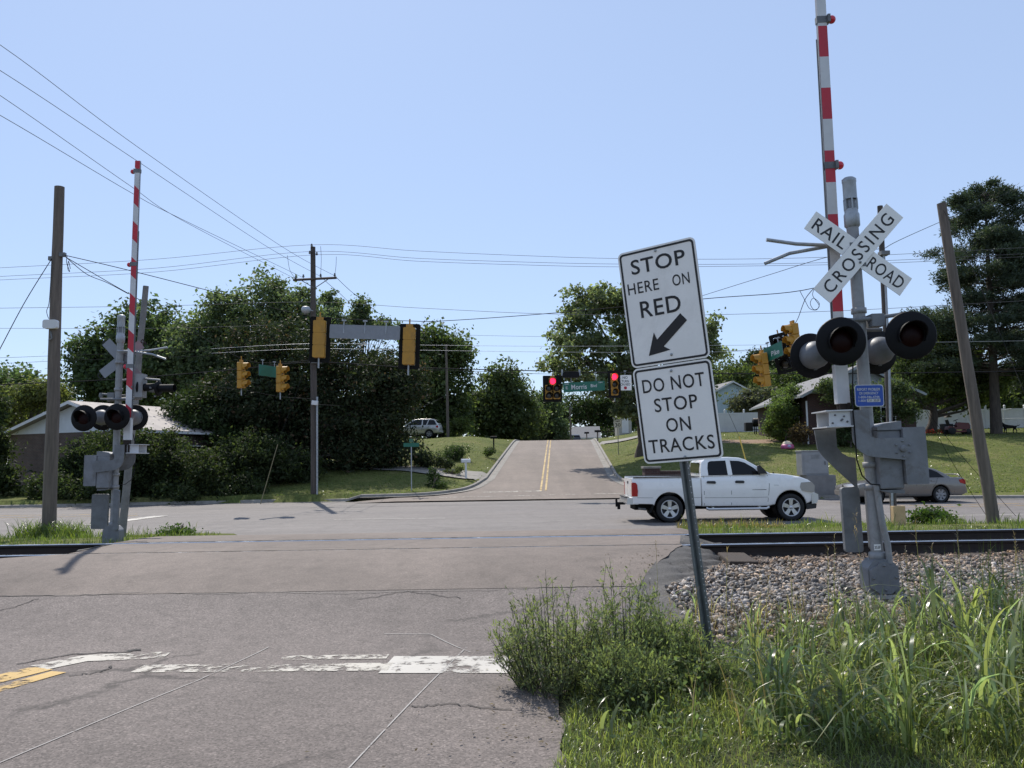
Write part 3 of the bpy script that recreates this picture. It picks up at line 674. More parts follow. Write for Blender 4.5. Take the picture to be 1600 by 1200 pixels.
def crossing_signal(name, label, loc, rot, front, arm_x, arm_lights, stripe, slant, flash, cws, gateway, sideflash=None, sign=True, arm_top=7.45, arm_ph=0.0):
    t = thing(name, label, 'crossing signal', loc, rot)
    # concrete footing and junction box base
    MB().lathe([(0.27, -0.25), (0.27, 0.01), (0.24, 0.05), (0.0, 0.05)], (0,0,0), (0,0,1), 20).build('footing', m_conc, t)
    mb = MB().prism([(-0.155, 0.05), (0.155, 0.05), (0.155, 0.32), (0.085, 0.40), (-0.085, 0.40), (-0.155, 0.32)], -0.10, 0.11, (0,0,0), (1,0,0), (0,0,1))
    base = mb.build('base_box', m_mech, t, bevel=0.02)
    MB().prism([(p_[0]*0.82, p_[1]) for p_ in ((-0.13, 0.10), (-0.07, 0.06), (0.07, 0.06), (0.13, 0.10), (0.175, 0.12), (0.175, 0.30), (0.13, 0.33), (0.08, 0.34), (0.04, 0.38), (-0.04, 0.38), (-0.08, 0.34), (-0.13, 0.33), (-0.175, 0.30), (-0.175, 0.12))], 0.108, 0.14, (0,0,0), (1,0,0), (0,0,1)).build('cover_plate', m_mech, base, bevel=0.008)
    for bx, bz in ((0, 0.345), (0, 0.10), (-0.115, 0.22), (0.115, 0.22)):
        MB().lathe([(0.014, 0), (0.014, 0.012), (0.0, 0.014)], (bx, -0.14, bz), (0,-1,0), 8).build('bolt', m_alum_dk, base)
    mast = MB().cyl((0,0,0.38), (0,0,3.95), 0.063, 0.062, 24)
    mast.lathe([(0.063, 0.38), (0.085, 0.39), (0.085, 0.46), (0.066, 0.47)], (0,0,0), (0,0,1), 20)
    for z in (1.13, 1.36, 2.98, 3.5): mast.lathe([(0.064, z-0.03), (0.078, z-0.028), (0.078, z+0.028), (0.064, z+0.03)], (0,0,0), (0,0,1), 20)
    mast = mast.build('mast', m_alum, t)
    mb = MB().lathe([(0.062, 3.88), (0.080, 3.90), (0.080, 4.02), (0.070, 4.04), (0.070, 4.08)], (0,0,0), (0,0,1), 24)
    mb.lathe([(0.070, 4.19), (0.070, 4.37), (0.074, 4.38), (0.074, 4.41), (0.05, 4.43), (0.0, 4.435)], (0,0,0), (0,0,1), 24)
    for a in range(0, 360, 60):
        ca, sa = math.cos(math.radians(a+20)), math.sin(math.radians(a+20)); mb.box((0.066*ca, 0.066*sa, 4.135), (0.016, 0.016, 0.12), M=Matrix.Rotation(math.radians(a+20), 3, 'Z'))
    bell = mb.build('bell_housing', m_galv, mast)
    MB().cyl((0,0,4.07), (0,0,4.20), 0.045, None, 16).build('bell', m_signback, bell)
    # crossbuck
    zc = 3.58; L, Wd = (1.22, 0.229) if sign else (0.95, 0.19)
    for nm, ang, y in (('crossbuck_blade', -38.5, -0.085), ('crossbuck_blade', 46.5, -0.098)):
        a = math.radians(ang); ux = Vector((math.cos(a), 0, math.sin(a))); uy = Vector((-math.sin(a), 0, math.cos(a)))
        poly = [(-L/2, -Wd/2), (L/2, -Wd/2), (L/2, Wd/2), (-L/2, Wd/2)]
        mb = MB().prism(poly, -0.002, 0.0015, (0, y, zc), ux, uy, 1); mb.sheet([(p_[0]*0.999, p_[1]*0.995) for p_ in poly], (0, y, zc), ux, uy, 0.0028, 0)
        o = mb.build(nm, [m_signw, m_signback], t)
        tx = MB()
        if ang < 0:
            tx.text('RAIL', 0.40, 0.135, Vector((0, y, zc)) - ux*0.355, ux, uy, 0.0045, 0, 0.006, 1.1)
            tx.build('lettering', m_signk, o); tx = MB()
            tx.text('ROAD', 0.42, 0.135, Vector((0, y, zc)) + ux*0.355, ux, uy, 0.0045, 0, 0.006, 1.1)
        else: tx.text('CROSSING', 1.06, 0.135, (0, y, zc), ux, uy, 0.0045, 0, 0.006, 1.28)
        tx.build('lettering', m_signk, o)
    for dz in (0.10, -0.12): MB().box((0, -0.075, zc+dz), (0.16, 0.03, 0.04)).build('crossbuck_clamp', m_alum_dk, t)
    for dz in (0.085, -0.10): MB().lathe([(0.014, 0), (0.013, 0.008), (0, 0.01)], (0.01, -0.103, zc+dz), (0,-1,0), 8).build('bolt', m_alum_dk, t)
    # lamp crossarms
    za = 2.88
    mb = MB().tube([(-0.31, -0.13, za), (-0.10, -0.10, za-0.01), (0.10, -0.10, za), (0.40, -0.13, za+0.03)], 0.021, 10)
    mb.box((0.14, -0.06, za-0.02), (0.13, 0.16, 0.13)); mb.tube([(-0.36, 0.12, za-0.09), (0.28, 0.12, za-0.09)], 0.021, 10)
    mb.lathe([(0.03, 0), (0.04, -0.05), (0.025, -0.09)], (-0.29, -0.13, za+0.01), (0,0,1), 10); mb.lathe([(0.03, 0.02), (0.04, -0.04), (0.025, -0.08)], (0.40, -0.13, za+0.03), (0,0,1), 10)
    mb.build('lamp_crossarm', m_alum_dk, t)
    for c_, d_ in flash: flasher(t, c_, d_)
    if sideflash:
        for c_, d_ in sideflash: flasher(t, c_, d_, 0.145, 0.32, True, 0.075)
        MB().tube([(0.0, 0, 3.15), (-0.35, 0.02, 3.2), (-0.80, 0.02, 3.16)], 0.02, 8).box((-0.42, 0, 3.05), (0.16, 0.2, 0.45)).tube([(0.2, 0, 2.78), (-0.45, 0, 2.82)], 0.035, 8).build('side_arm', m_alum, t)
    # gate arm
    z0 = 2.02; mb = MB(); seg = 0.355; z = 2.40; k = 0; w, d = 0.058, 0.026
    def armx(z): return arm_x + (z - 2.0)*gateway
    red = stripe
    zz = 2.40 - arm_ph
    while zz < arm_top:
        za_, zb_ = max(2.40, zz), min(arm_top, zz + seg)
        if zb_ > za_:
            sl0 = 0.05*slant if za_ > 2.41 else 0; sl1 = 0.05*slant if zb_ < arm_top-0.01 else 0
            wz = lambda z_: w*(1 - 0.16*(z_-2.4)/5)
            c0, c1 = armx(za_), armx(zb_)
            vs = [(c0-wz(za_), 0.12-d, za_-sl0), (c0+wz(za_), 0.12-d, za_+sl0), (c0+wz(za_), 0.12+d, za_+sl0), (c0-wz(za_), 0.12+d, za_-sl0),
                  (c1-wz(zb_), 0.12-d, zb_-sl1), (c1+wz(zb_), 0.12-d, zb_+sl1), (c1+wz(zb_), 0.12+d, zb_+sl1), (c1-wz(zb_), 0.12+d, zb_-sl1)]
            mi = 0 if red else 1
            mb.add(vs, [(0,1,5,4), (2,3,7,6)], mi); mb.add(vs, [(1,2,6,5), (3,0,4,7)], 2)
            if za_ <= 2.401: mb.add(vs, [(0,3,2,1)], 2)
            if zb_ >= arm_top-1e-6: mb.add(vs, [(4,5,6,7)], 2)
        red = not red; zz += seg
    arm = mb.build('gate_arm', [m_armr, m_armw, m_signback], t)
    MB().box((arm_x+0.003, 0.12, 2.22), (0.135, 0.10, 0.42)).build('arm_adaptor', m_armw, arm, bevel=0.006)
    MB().box((arm_x+0.01, 0.12, 1.97), (0.11, 0.08, 0.10)).box((arm_x-0.03, 0.12, 1.90), (0.03, 0.06, 0.24)).box((arm_x+0.05, 0.10, 1.90), (0.03, 0.06, 0.24)).build('arm_bracket', m_rust, arm)
    for zl in arm_lights:
        x = armx(zl); s_ = 1
        mb = MB().box((x, 0.12, zl), (0.118, 0.062, 0.075)).box((x + s_*0.065, 0.10, zl), (0.03, 0.09, 0.085))
        o = mb.build('arm_light', m_alum_dk, arm); MB().ell((x + s_*0.105, 0.10, zl-0.005), (0.045, 0.045, 0.045), 16, 10).build('lens', m_redball, o)
    pts = [(armx(z_) - 0.065, 0.12, z_) for z_ in (2.4, 3.4, 4.5, 5.5, 6.05)]
    MB().tube(pts, 0.008, 6).build('arm_cable', m_alum_dk, arm)
    # gate mechanism
    mb = MB().box((0.145, 0.02, 1.41), (0.24, 0.36, 0.60)); mech = mb.build('gate_mechanism', m_mech, t, bevel=0.015)
    MB().prism([(0.02, 1.71), (0.27, 1.71), (0.27, 1.80), (0.10, 1.78), (0.02, 1.75)], -0.20, 0.18, (0,0,0), (1,0,0), (0,0,1)).build('mechanism_lid', m_mech, mech, bevel=0.01)
    MB().prism([(0.0, 1.10), (0.26, 1.10), (0.26, 1.06), (0.12, 1.07)], -0.16, 0.16, (0,0,0), (1,0,0), (0,0,1)).build('mechanism_foot', m_alum_dk, mech)
    MB().prism(rrect(0.23, 0.58, 0.02), -0.21, 0.21, (0.381, 0.0, 1.44), (1,0,0), (0,0,1)).build('side_cover', m_mech, mech, bevel=0.01)
    fp = [(1324,645.5),(1351,645.5),(1351.5,682),(1353,686),(1358,689),(1402,689.5),(1408,694),(1411,701),(1411,710),(1407,718),(1401,723),(1361,718),(1348,716),(1341,713.5),(1334,708),(1329.5,703),(1325,694),(1324,688)]
    bp = [(1292,672),(1326,670),(1326,700),(1333,710),(1343,716),(1354,718),(1354,768),(1347,760),(1324,737),(1303,714),(1295,702)] if sign else fp
    loc2 = lambda p_: ((p_[0]-1363)/149, (932-p_[1])/149)
    sup = MB().prism([loc2(p_) for p_ in fp][::-1], 0.225, 0.245, (0,0,0), (1,0,0), (0,0,1)).build('support_arm', m_mech, t)
    MB().prism([loc2(p_) for p_ in bp][::-1], -0.24, -0.22, (0,0,0), (1,0,0), (0,0,1)).build('support_arm', m_alum_dk, t)  # rear plate in darker metal, its shadow put into the colour
    mb = MB()
    for a in range(0, 360, 60): mb.lathe([(0.011, 0), (0.011, 0.012), (0, 0.014)], (0.235 + 0.077*math.sin(math.radians(a)), -0.245, 1.515 + 0.077*math.cos(math.radians(a))), (0,-1,0), 8)
    mb.lathe([(0.034, 0), (0.034, 0.02), (0.024, 0.026), (0.0, 0.026)], (0.235, -0.245, 1.515), (0,-1,0), 16); mb.build('hub_bolts', m_mech, sup)
    mb = MB().box((-0.37, -0.22, 1.84), (0.22, 0.012, 0.15)).box((-0.385, -0.05, 1.925), (0.27, 0.42, 0.012)).box((-0.385, -0.05, 1.762), (0.27, 0.42, 0.012)).box((-0.37, 0.12, 1.84), (0.22, 0.012, 0.15))
    mount = mb.build('arm_mount', m_armw, t)
    for bx, bz in ((-0.33, 1.865), (-0.42, 1.88), (-0.30, 1.81), (-0.45, 1.80), (-0.35, 1.835), (-0.36, 1.825)): MB().lathe([(0.010, 0), (0.010, 0.012), (0, 0.014)], (bx, -0.226, bz), (0,-1,0), 8).build('bolt', m_alum_dk, mount)
    MB().tube([(-0.15, -0.12, 2.45), (-0.24, -0.24, 2.0), (-0.245, -0.26, 1.8), (-0.245, -0.26, 1.42), (-0.2, -0.25, 1.26), (-0.1, -0.2, 1.17), (0.06, -0.1, 1.15), (0.04, -0.08, 1.3)], 0.007, 6).build('cable', m_black, t)
    for cx, cz, cw, ch, cy in cws:
        MB().prism([(p_[0]+cx, p_[1]+cz) for p_ in rrect(cw, ch, 0.03, 3)], -cy-0.03, -cy+0.03, (0,0,0), (1,0,0), (0,0,1)).build('counterweight', m_alum_dk, t, bevel=0.006)
    MB().tube([(0.0, -0.10, 1.16), (0.01, -0.11, 0.98), (0.03, -0.11, 0.75), (0.07, -0.10, 0.55), (0.08, -0.09, 0.36)], 0.032, 12).build('conduit', m_alum, t)
    MB().tube([(-0.92, 0.02, 3.79), (-0.6, 0.03, 3.735), (-0.12, 0.05, 3.70), (0.02, 0.05, 3.70)], 0.020, 10).build('bracket_bar', m_galv, t)
    MB().tube([(-0.93, 0.10, 3.55), (-0.66, 0.09, 3.65), (-0.2, 0.08, 3.715), (0.02, 0.06, 3.72)], 0.020, 10).build('bracket_bar', m_galv, t)
    if sign:
        o = MB().prism(rrect(0.30, 0.228, 0.03), -0.0015, 0.0015, (0.005, -0.085, 2.075), (1,0,-0.02), (0.02,0,1), 1).sheet(rrect(0.30, 0.228, 0.03), (0.005, -0.085, 2.075), (1,0,-0.02), (0.02,0,1), 0.0025, 1).sheet(rrect(0.286, 0.214, 0.025), (0.005, -0.085, 2.075), (1,0,-0.02), (0.02,0,1), 0.0035, 0)
        o = o.build('emergency_sign', [m_blue, m_armw], t); o['label'] = 'blue sign with white lettering for reporting a problem or emergency'
        tx = MB(); wt = 0
        for s_, w_, h_, z_ in (('REPORT PROBLEM', 0.235, 0.028, 2.140), ('OR EMERGENCY', 0.20, 0.026, 2.100), ('1-800-946-4744', 0.215, 0.026, 2.060)): tx.text(s_, w_, h_, (0.0, -0.085, z_), (1,0,-0.02), (0.02,0,1), 0.005, 0, 0.01)
        tx.text('1-800', 0.075, 0.024, (-0.073, -0.085, 2.024), (1,0,-0.02), (0.02,0,1), 0.005, 0, 0.01)
        tx.sheet(rrect(0.14, 0.034, 0.002), (0.045, -0.085, 2.024), (1,0,-0.02), (0.02,0,1), 0.0045, 0)
        tx.build('lettering', m_armw, o)
        MB().text('731 353F', 0.125, 0.024, (0.045, -0.085, 2.024), (1,0,-0.02), (0.02,0,1), 0.006, 0, 0.01).build('lettering', m_signk, o)
        mb = MB().sheet([(-0.035, -0.03), (0.035, -0.03), (0.035, 0.03), (-0.035, 0.03)], (-0.02, -0.0645, 0.52), (1,0,0), (0,0,1)); o = mb.build('number_plate', m_signw, mast)
        MB().text('353F', 0.06, 0.03, (-0.02, -0.0645, 0.52), (1,0,0), (0,0,1), 0.002, 0, 0.01).build('lettering', m_signk, o)
    return t
qr = at(1376, 934, 8.7)
crossing_signal('crossing_signal', 'right crossing signal in ballast, crossbuck lettering facing the viewer, striped gate arm raised', (qr.x, 8.7, 0.14), (0, math.radians(-1.2), 0), True,
    -0.20, (6.27, 4.61), True, 0, [((-0.32, -0.27, 2.63), (-0.12, -1, -0.03)), ((0.40, -0.27, 2.665), (-0.18, -1, -0.03)), ((-0.41, 0.34, 2.56), (-0.15, 1, 0)), ((0.29, 0.34, 2.58), (-0.15, 1, 0))],
    [(-0.165, 0.79, 0.19, 0.68, 0.19), (0.07, 0.80, 0.13, 0.66, 0.19)], 0.019, arm_ph=0.11)
ql = at(176, 850, 15.9)
crossing_signal('crossing_signal', 'left crossing signal seen from behind, bare metal crossbuck back, gate arm raised', (ql.x, 15.9, 0.10), (0, math.radians(-0.6), math.radians(180)), False,
    -0.27, (7.25, 5.4, 3.42), True, 1, [((-0.20, -0.30, 2.46), (0.1, -1, 0)), ((0.42, -0.30, 2.46), (0.1, -1, 0)), ((-0.15, 0.34, 2.44), (0.05, 1, 0)), ((0.47, 0.34, 2.42), (0.05, 1, 0))],
    [(0.32, 0.66, 0.31, 0.66, -0.12), (-0.10, 0.70, 0.10, 0.75, 0.12)], 0.0, sideflash=[((-0.42, 0.0, 3.02), (-1, 0.12, 0)), ((-0.78, 0.02, 3.0), (-1, 0.12, 0))], sign=False, arm_ph=0.1)

# ------------------------------------------------------------------ poles
def pole(name, label, p0, p1, r0, r1, mat, cat='pole', group=None, n=16):
    """tapered timber; returns its root empty (base at the ground)"""
    t = thing(name, label, cat, p0, group=group)
    d = Vector(p1) - Vector(p0); k = 9; pts = [d*(i/(k-1)) for i in range(k)]; pts[0] = pts[0] - d.normalized()*0.4
    for i in range(1, k-1): pts[i] = pts[i] + Vector((random.uniform(-.012, .012), random.uniform(-.012, .012), 0))
    MB().tube(pts, [r0 + (r1-r0)*i/(k-1) for i in range(k)], n).build('shaft', mat, t)
    return t, d
g = at(77, 827, 20.6); p0 = (g.x, 20.6, gz(g.x, 20.6)); p1 = at(93, 292, 20.6)
lp, dl = pole('wooden_pole', 'stout weathered wooden pole left of the far crossing signal, white box high up', p0, p1, 0.165, 0.118, m_wood, 'wooden pole')
c_ = at(80, 507, 20.45) - Vector(p0)
MB().prism(rrect(0.34, 0.22, 0.05), -0.05, 0.09, c_, (1,0,0), (0,0,1)).build('junction_box', m_vinyl, lp, bevel=0.01)
MB().tube([at(79, 518, 20.45)-Vector(p0), at(81, 528, 20.42)-Vector(p0), at(76, 532, 20.42)-Vector(p0)], 0.02, 8).build('conduit', m_alum_dk, lp)
for px, py in ((98, 398), (81, 404)): 
    c_ = at(px, py, 20.55) - Vector(p0); MB().box(c_, (0.14, 0.1, 0.10)).lathe([(0.03, -0.05), (0.05, 0), (0.03, 0.06)], c_, (1, 0, 0), 10).build('cable_clamp', m_alum_dk, lp)
g = at(1553, 824, 19.0); p0 = (g.x, 19.0, gz(g.x, 19.0)); p1 = at(1471, 318, 19.0)
rp, _ = pole('wooden_pole', 'leaning bare wooden pole tilted to the left, standing behind the rails right of the sedan', p0, p1, 0.138, 0.102, m_wood, 'wooden pole')
g = at(1398, 828, 19.2); p0 = Vector((g.x, 19.2, gz(g.x, 19.2))); p1 = at(1375, 322, 19.2)
sgp, _ = pole('signal_pole', 'slim dark strain pole with metal conduit and pale timber foot guard, behind right crossing signal', p0, p1, 0.075, 0.062, m_wood_dk, 'pole')
f_ = lambda px, py: at(px, py, 19.1) - p0
MB().tube([f_(1394.5, 800), f_(1392, 700), f_(1389, 560), f_(1384, 450), f_(1380.5, 396)], 0.028, 8).build('conduit', m_galv, sgp)
MB().box(f_(1402.5, 809) + Vector((0, -0.04, 0)), (0.27, 0.16, 0.54)).build('timber_guard', m_wood_lt, sgp, bevel=0.01)
MB().box(f_(1381, 396), (0.2, 0.2, 0.09)).build('pole_band', m_alum_dk, sgp); MB().box(f_(1378, 352), (0.18, 0.18, 0.05)).build('pole_band', m_alum_dk, sgp)
g = at(190, 832, 19.5); p0 = Vector((g.x, 19.5, gz(g.x, 19.5))); p1 = at(228, 447, 19.5)
_pb, _ = pole('wooden_pole', 'short grey wooden pole leaning right, standing directly behind the left crossing signal', p0, p1, 0.09, 0.065, M('silvered_pole_wood', (0.20, 0.19, 0.185), 0.9, 0, 0.25, 5, 0.4), 'wooden pole')
# utility pole with crossarm beyond the boulevard
YU = 41.9
g = at(491, 781, YU); p0 = Vector((g.x, YU, gz(g.x, YU))); p1 = at(489, 386, YU)
up_, _ = pole('utility_pole', 'tall dark utility pole with one crossarm on the far kerb before the magnolia', p0, p1, 0.185, 0.125, m_wood_dk, 'utility pole')
f_ = lambda px, py, dy=0: at(px, py, YU + dy) - p0
ca = MB(); a_, b_ = f_(458, 437.5, -0.2), f_(526, 434, -0.2)
ca.prism([(-0.06, -0.05), (0.06, -0.05), (0.06, 0.05), (-0.06, 0.05)], 0, (b_-a_).length, a_, (0, 1, 0), (0, 0, 1)) if False else ca.tube([a_, b_], 0.065, 4)
ca = ca.build('crossarm', m_wood_dk, up_)
MB().tube([f_(470, 437.5, -.2), f_(491, 450, -.1)], 0.022, 6).tube([f_(513, 436, -.2), f_(492, 450, -.1)], 0.022, 6).build('brace', m_alum_dk, ca)
for px, py in ((462, 436), (474, 434), (501, 433), (523, 432)): MB().lathe([(0.02, 0), (0.05, 0.03), (0.06, 0.08), (0.035, 0.11), (0.05, 0.15), (0.0, 0.19)], f_(px, py, -.2), (0,0,1), 10).build('insulator', m_alum_dk, ca)
for px, py in ((487, 386), (484, 397), (495, 399)): MB().lathe([(0.02, 0), (0.055, 0.03), (0.06, 0.08), (0.035, 0.11), (0.05, 0.15), (0.0, 0.19)], f_(px, py, -.15), (0,0,1), 10).build('insulator', m_alum_dk, up_)
for (ax, ay), (bx, by) in (((501, 384), (501, 399)), ((525, 404), (524.5, 430)), ((501, 400), (501, 430)), ((449, 400), (452, 422))):
    pass
MB().tube([f_(495.5, 780, -.2), f_(495.5, 620, -.2)], 0.05, 8).build('conduit', m_galv, up_)
o = MB().lathe([(0.0, 0.20), (0.16, 0.19), (0.22, 0.10), (0.23, 0.0), (0.18, -0.12), (0.06, -0.2), (0.0, -0.2)], f_(478, 485, -0.5), (0,0,1), 16).build('area_light', m_galv, up_)
MB().tube([f_(489, 486, -0.15), f_(480, 483, -0.5)], 0.03, 6).build('bracket', m_galv, o)
MB().box(f_(492, 629.5, -.3), (0.30, 0.2, 0.22), M=Matrix.Rotation(0.12, 3, 'Y')).build('camera_box', m_vinyl, up_, bevel=0.02)
MB().box(f_(494.5, 565, -.2), (0.5, 0.3, 0.18)).build('cable_hardware', m_alum_dk, up_, bevel=0.03)
# poles along the side street
Yp = 84.0; g = at(700, 690, Yp); p0 = Vector((g.x, Yp, gz(g.x, Yp))); pole('utility_pole', 'distant brown utility pole on the left lawn, just right of the silver SUV', p0, at(697, 538, Yp), 0.15, 0.11, m_wood, 'utility pole', n=10)
Yp = 108.0; g = at(892, 690, Yp); p0 = Vector((g.x, Yp, gz(g.x, Yp))); pole('utility_pole', 'small distant utility pole at the crest of the side street before the white house', p0, at(890.5, 637, Yp), 0.12, 0.09, m_wood, 'utility pole', n=8)

# ------------------------------------------------------------------ traffic signals
def signal_head(label, top, rz, tilt=0, lit=None, back=False, body_h=1.07, backplate=False, pole_tail=True, group=None, hanger=0.25, body=None):
    body = body or m_sigyel
    """three-section head; local front is -y; origin at the top of the body"""
    t = thing('traffic_signal', label, 'traffic light', top, (0, tilt, rz), group)
    s_ = body_h/3; w = 0.34
    for i in range(3):
        z = -s_*(i + 0.5)
        sec = MB().prism(rrect(w, s_*0.985, 0.03, 3), -0.10, 0.10, (0, 0, z), (1,0,0), (0,0,1)).build('signal_section', body, t, bevel=0.012)
        on = lit == i
        MB().lathe([(0.0, 0.03), (0.08, 0.026), (0.13, 0.012), (0.145, 0.0)], (0, -0.105, z), (0,-1,0), 20).build('lens', m_sig_on if on else m_sig_off, sec)
        n_ = 18; vs = []
        for j in range(n_+1):
            a = math.radians(-50 + 280*j/n_); Lh = 0.24 if math.sin(a) > -0.2 else 0.12
            for rr, h in ((0.158, 0.10), (0.158, 0.10+Lh), (0.150, 0.10+Lh), (0.150, 0.10)): vs.append((rr*math.cos(a), -h, z + rr*math.sin(a)))
        MB().add(vs, [(q_*4+j, (q_+1)*4+j, (q_+1)*4+(j+1) % 4, q_*4+(j+1) % 4) for q_ in range(n_) for j in range(4)]).build('visor', m_sigyel if not backplate == 'black' else m_black, sec)
    if backplate:
        out = rrect(w+0.27, body_h+0.25, 0.06); inn = rrect(w+0.01, body_h+0.01, 0.02)
        MB().ring(out, inn, (0, -0.085, -body_h/2), (1,0,0), (0,0,1), 0.0).ring(out, inn, (0, -0.080, -body_h/2), (1,0,0), (0,0,1), 0.0).build('backplate', m_black_matte, t)
    mb = MB().cyl((0,0,0), (0,0,hanger), 0.022, None, 8).box((0, 0, 0.05), (0.2, 0.06, 0.10)).lathe([(0.05, 0), (0.05, 0.05), (0.02, 0.07)], (0,0,0), (0,0,1), 10); mb.build('hanger', m_sigyel, t)
    if pole_tail: MB().cyl((0,0,-body_h), (0,0,-body_h-0.30), 0.025, None, 8).build('tether_pipe', m_galv, t)
    return t
A = math.radians
YS = 23.6
signal_head('yellow signal head from behind with black backplate, left end of the blank overhead sign', at(500, 501, YS), A(180), A(-1.5), backplate=True)
signal_head('yellow signal head from behind with black backplate, right end of the blank overhead sign', at(640, 512, YS), A(180), A(-2), backplate=True)
signal_head('yellow signal head in side view, left one of the pair before the magnolia', at(377, 566, 34), A(78), A(-2))
signal_head('yellow signal head in side view, just right of the small edge on green sign', at(438, 572, 34), A(78), A(-1))
signal_head('slim signal head with its red lamp lit, beside the NO TURN ON RED sign', at(958.5, 583.5, 40), A(6), A(-1.2), lit=0, backplate=True)
signal_head('yellow signal head tilted in side view, lower left one by the right flashing lamps', at(1190, 552, 26.5), A(-66), A(0), pole_tail=False)
signal_head('yellow signal head tilted in side view, higher one nearest the right flashing lamps', at(1238, 506, 26), A(-66), A(0), pole_tail=False, hanger=0.1)
for o in bpy.data.objects:
    if o.get('label', '').startswith('yellow signal head tilted'):
        o.rotation_euler = (0, 0, 0); o.matrix_world = Matrix.Translation(o.location) @ Matrix.Rotation(A(-5), 4, 'Y') @ Matrix.Rotation(A(-80), 4, 'Z')
bk = signal_head('black signal head with a wide dark backplate, hanging between the two tilted yellow heads', at(1224, 524, 26.3), A(-20), 0, backplate='black', pole_tail=False, body=m_black)
bk.matrix_world = Matrix.Translation(at(1217, 527, 26.9)) @ Matrix.Rotation(A(-12), 4, 'Y') @ Matrix.Rotation(A(-30), 4, 'Z')
# five-section head
def doghouse(label, top, rz):
    t = thing('traffic_signal', label, 'traffic light', top, (0, 0, rz))
    for x, z, on in ((0, -0.17, 1), (-0.19, -0.51, 0), (0.19, -0.51, 0), (-0.19, -0.86, 0), (0.19, -0.86, 0)):
        sec = MB().prism(rrect(0.33, 0.335, 0.03, 3), -0.10, 0.10, (x, 0, z), (1,0,0), (0,0,1)).build('signal_section', m_sigyel, t, bevel=0.012)
        MB().lathe([(0.0, 0.03), (0.08, 0.026), (0.13, 0.012), (0.145, 0.0)], (x, -0.105, z), (0,-1,0), 20).build('lens', m_sig_on if on else m_sig_off, sec)
        n_ = 18; vs = []
        for j in range(n_+1):
            a = math.radians(-50 + 280*j/n_); Lh = 0.22 if math.sin(a) > -0.2 else 0.1
            for rr, h in ((0.158, 0.10), (0.158, 0.10+Lh), (0.150, 0.10+Lh), (0.150, 0.10)): vs.append((x + rr*math.cos(a), -h, z + rr*math.sin(a)))
        MB().add(vs, [(q_*4+j, (q_+1)*4+j, (q_+1)*4+(j+1) % 4, q_*4+(j+1) % 4) for q_ in range(n_) for j in range(4)]).build('visor', m_black, sec)
    MB().prism(rrect(0.92, 1.28, 0.05), -0.006, 0.0, (0, 0.06, -0.52), (1,0,0), (0,0,1)).build('backplate', m_black_matte, t)
    MB().cyl((0,0,0), (0,0,0.2), 0.022, None, 8).box((0,0,0.05), (0.2, 0.06, 0.1)).build('hanger', m_sigyel, t)
    return t
doghouse('five lamp signal head with top red lamp lit, left of the E Morris Blvd sign', at(863, 590.5, 40), A(4))

def hung_sign(name, label, c, w, h, rz, mats, texts=(), straps=2, strap_h=0.3, tilt=0.0, tm=None, border=None):
    t = thing(name, label, 'sign', c, (0, tilt, rz))
    o = MB().prism(rrect(w, h, 0.03), -0.004, 0.004, (0,0,0), (1,0,0), (0,0,1), 1).sheet(rrect(w, h, 0.03), (0,0,0), (1,0,0), (0,0,1), 0.006, 0).build('panel', mats, t)
    if texts:
        tx = MB()
        for s_, tw, th, x, z in texts: tx.text(s_, tw, th, (x, 0, z), (1,0,0), (0,0,1), 0.010, 0, 0.01)
        tx.build('lettering', tm, o)
    if border: MB().ring(rrect(w-.02, h-.02, .03), rrect(w-.055, h-.055, .03), (0,0,0), (1,0,0), (0,0,1), 0.010).build('border', border, o)
    mb = MB()
    for i in range(straps):
        x = (i - (straps-1)/2)*w*0.6/max(1, straps-1) if straps > 1 else 0
        MB().box((x, 0.012, h*0.2 + strap_h*0.5), (0.03, 0.012, h*0.6 + strap_h)).box((x, 0.02, h*0.5 + strap_h), (0.12, 0.06, 0.04)).build('strap', m_galv, t)
    return t
hung_sign('overhead_sign', 'long blank grey back of a street name sign hung between two signal heads', at(570, 519, YS), 2.02, 0.40, A(180), [m_green, m_signback], straps=3, strap_h=0.12, tilt=A(-2.6))
hung_sign('street_name_sign', 'green overhead street name sign reading E Morris Blvd, beside the five lamp signal', at(912.5, 604, 40), 2.0, 0.46, A(-2), [m_green, m_signback],
          [('E', 0.10, 0.13, -0.83, -0.02), ('Morris', 0.74, 0.24, -0.24, 0.0), ('Blvd', 0.29, 0.15, 0.47, 0.02), ('2200', 0.2, 0.06, -0.83, 0.16), ('2400', 0.2, 0.06, 0.80, 0.16)], straps=2, strap_h=0.42, tilt=A(-2.0), tm=m_armw)
hung_sign('turn_sign', 'small white NO TURN ON RED sign with a red dot hung on the signal wire', at(977, 598, 40), 0.60, 0.74, 0, [m_signw, m_signback],
          [('NO', 0.24, 0.12, 0, 0.25), ('TURN', 0.36, 0.12, 0, 0.07), ('ON RED', 0.46, 0.12, 0, -0.08)], straps=1, strap_h=0.2, tm=m_signk)
o = MB().lathe([(0.075, 0.0), (0.075, 0.002), (0, 0.002)], at(977, 598, 40) + Vector((0, -0.012, -0.25)), (0,-1,0), 16); ts = [x for x in bpy.data.objects if x.name == 'turn_sign'][0]
MB().lathe([(0.075, 0.0), (0.075, 0.002), (0, 0.002)], (0, -0.010, -0.25), (0,-1,0), 16).build('red_dot', m_armr, ts)
hung_sign('street_name_sign', 'small green street name sign between the left pair of side view signal heads', at(420, 580, 34), 1.25, 0.45, A(68), [m_green, m_signback], straps=2, strap_h=0.2)
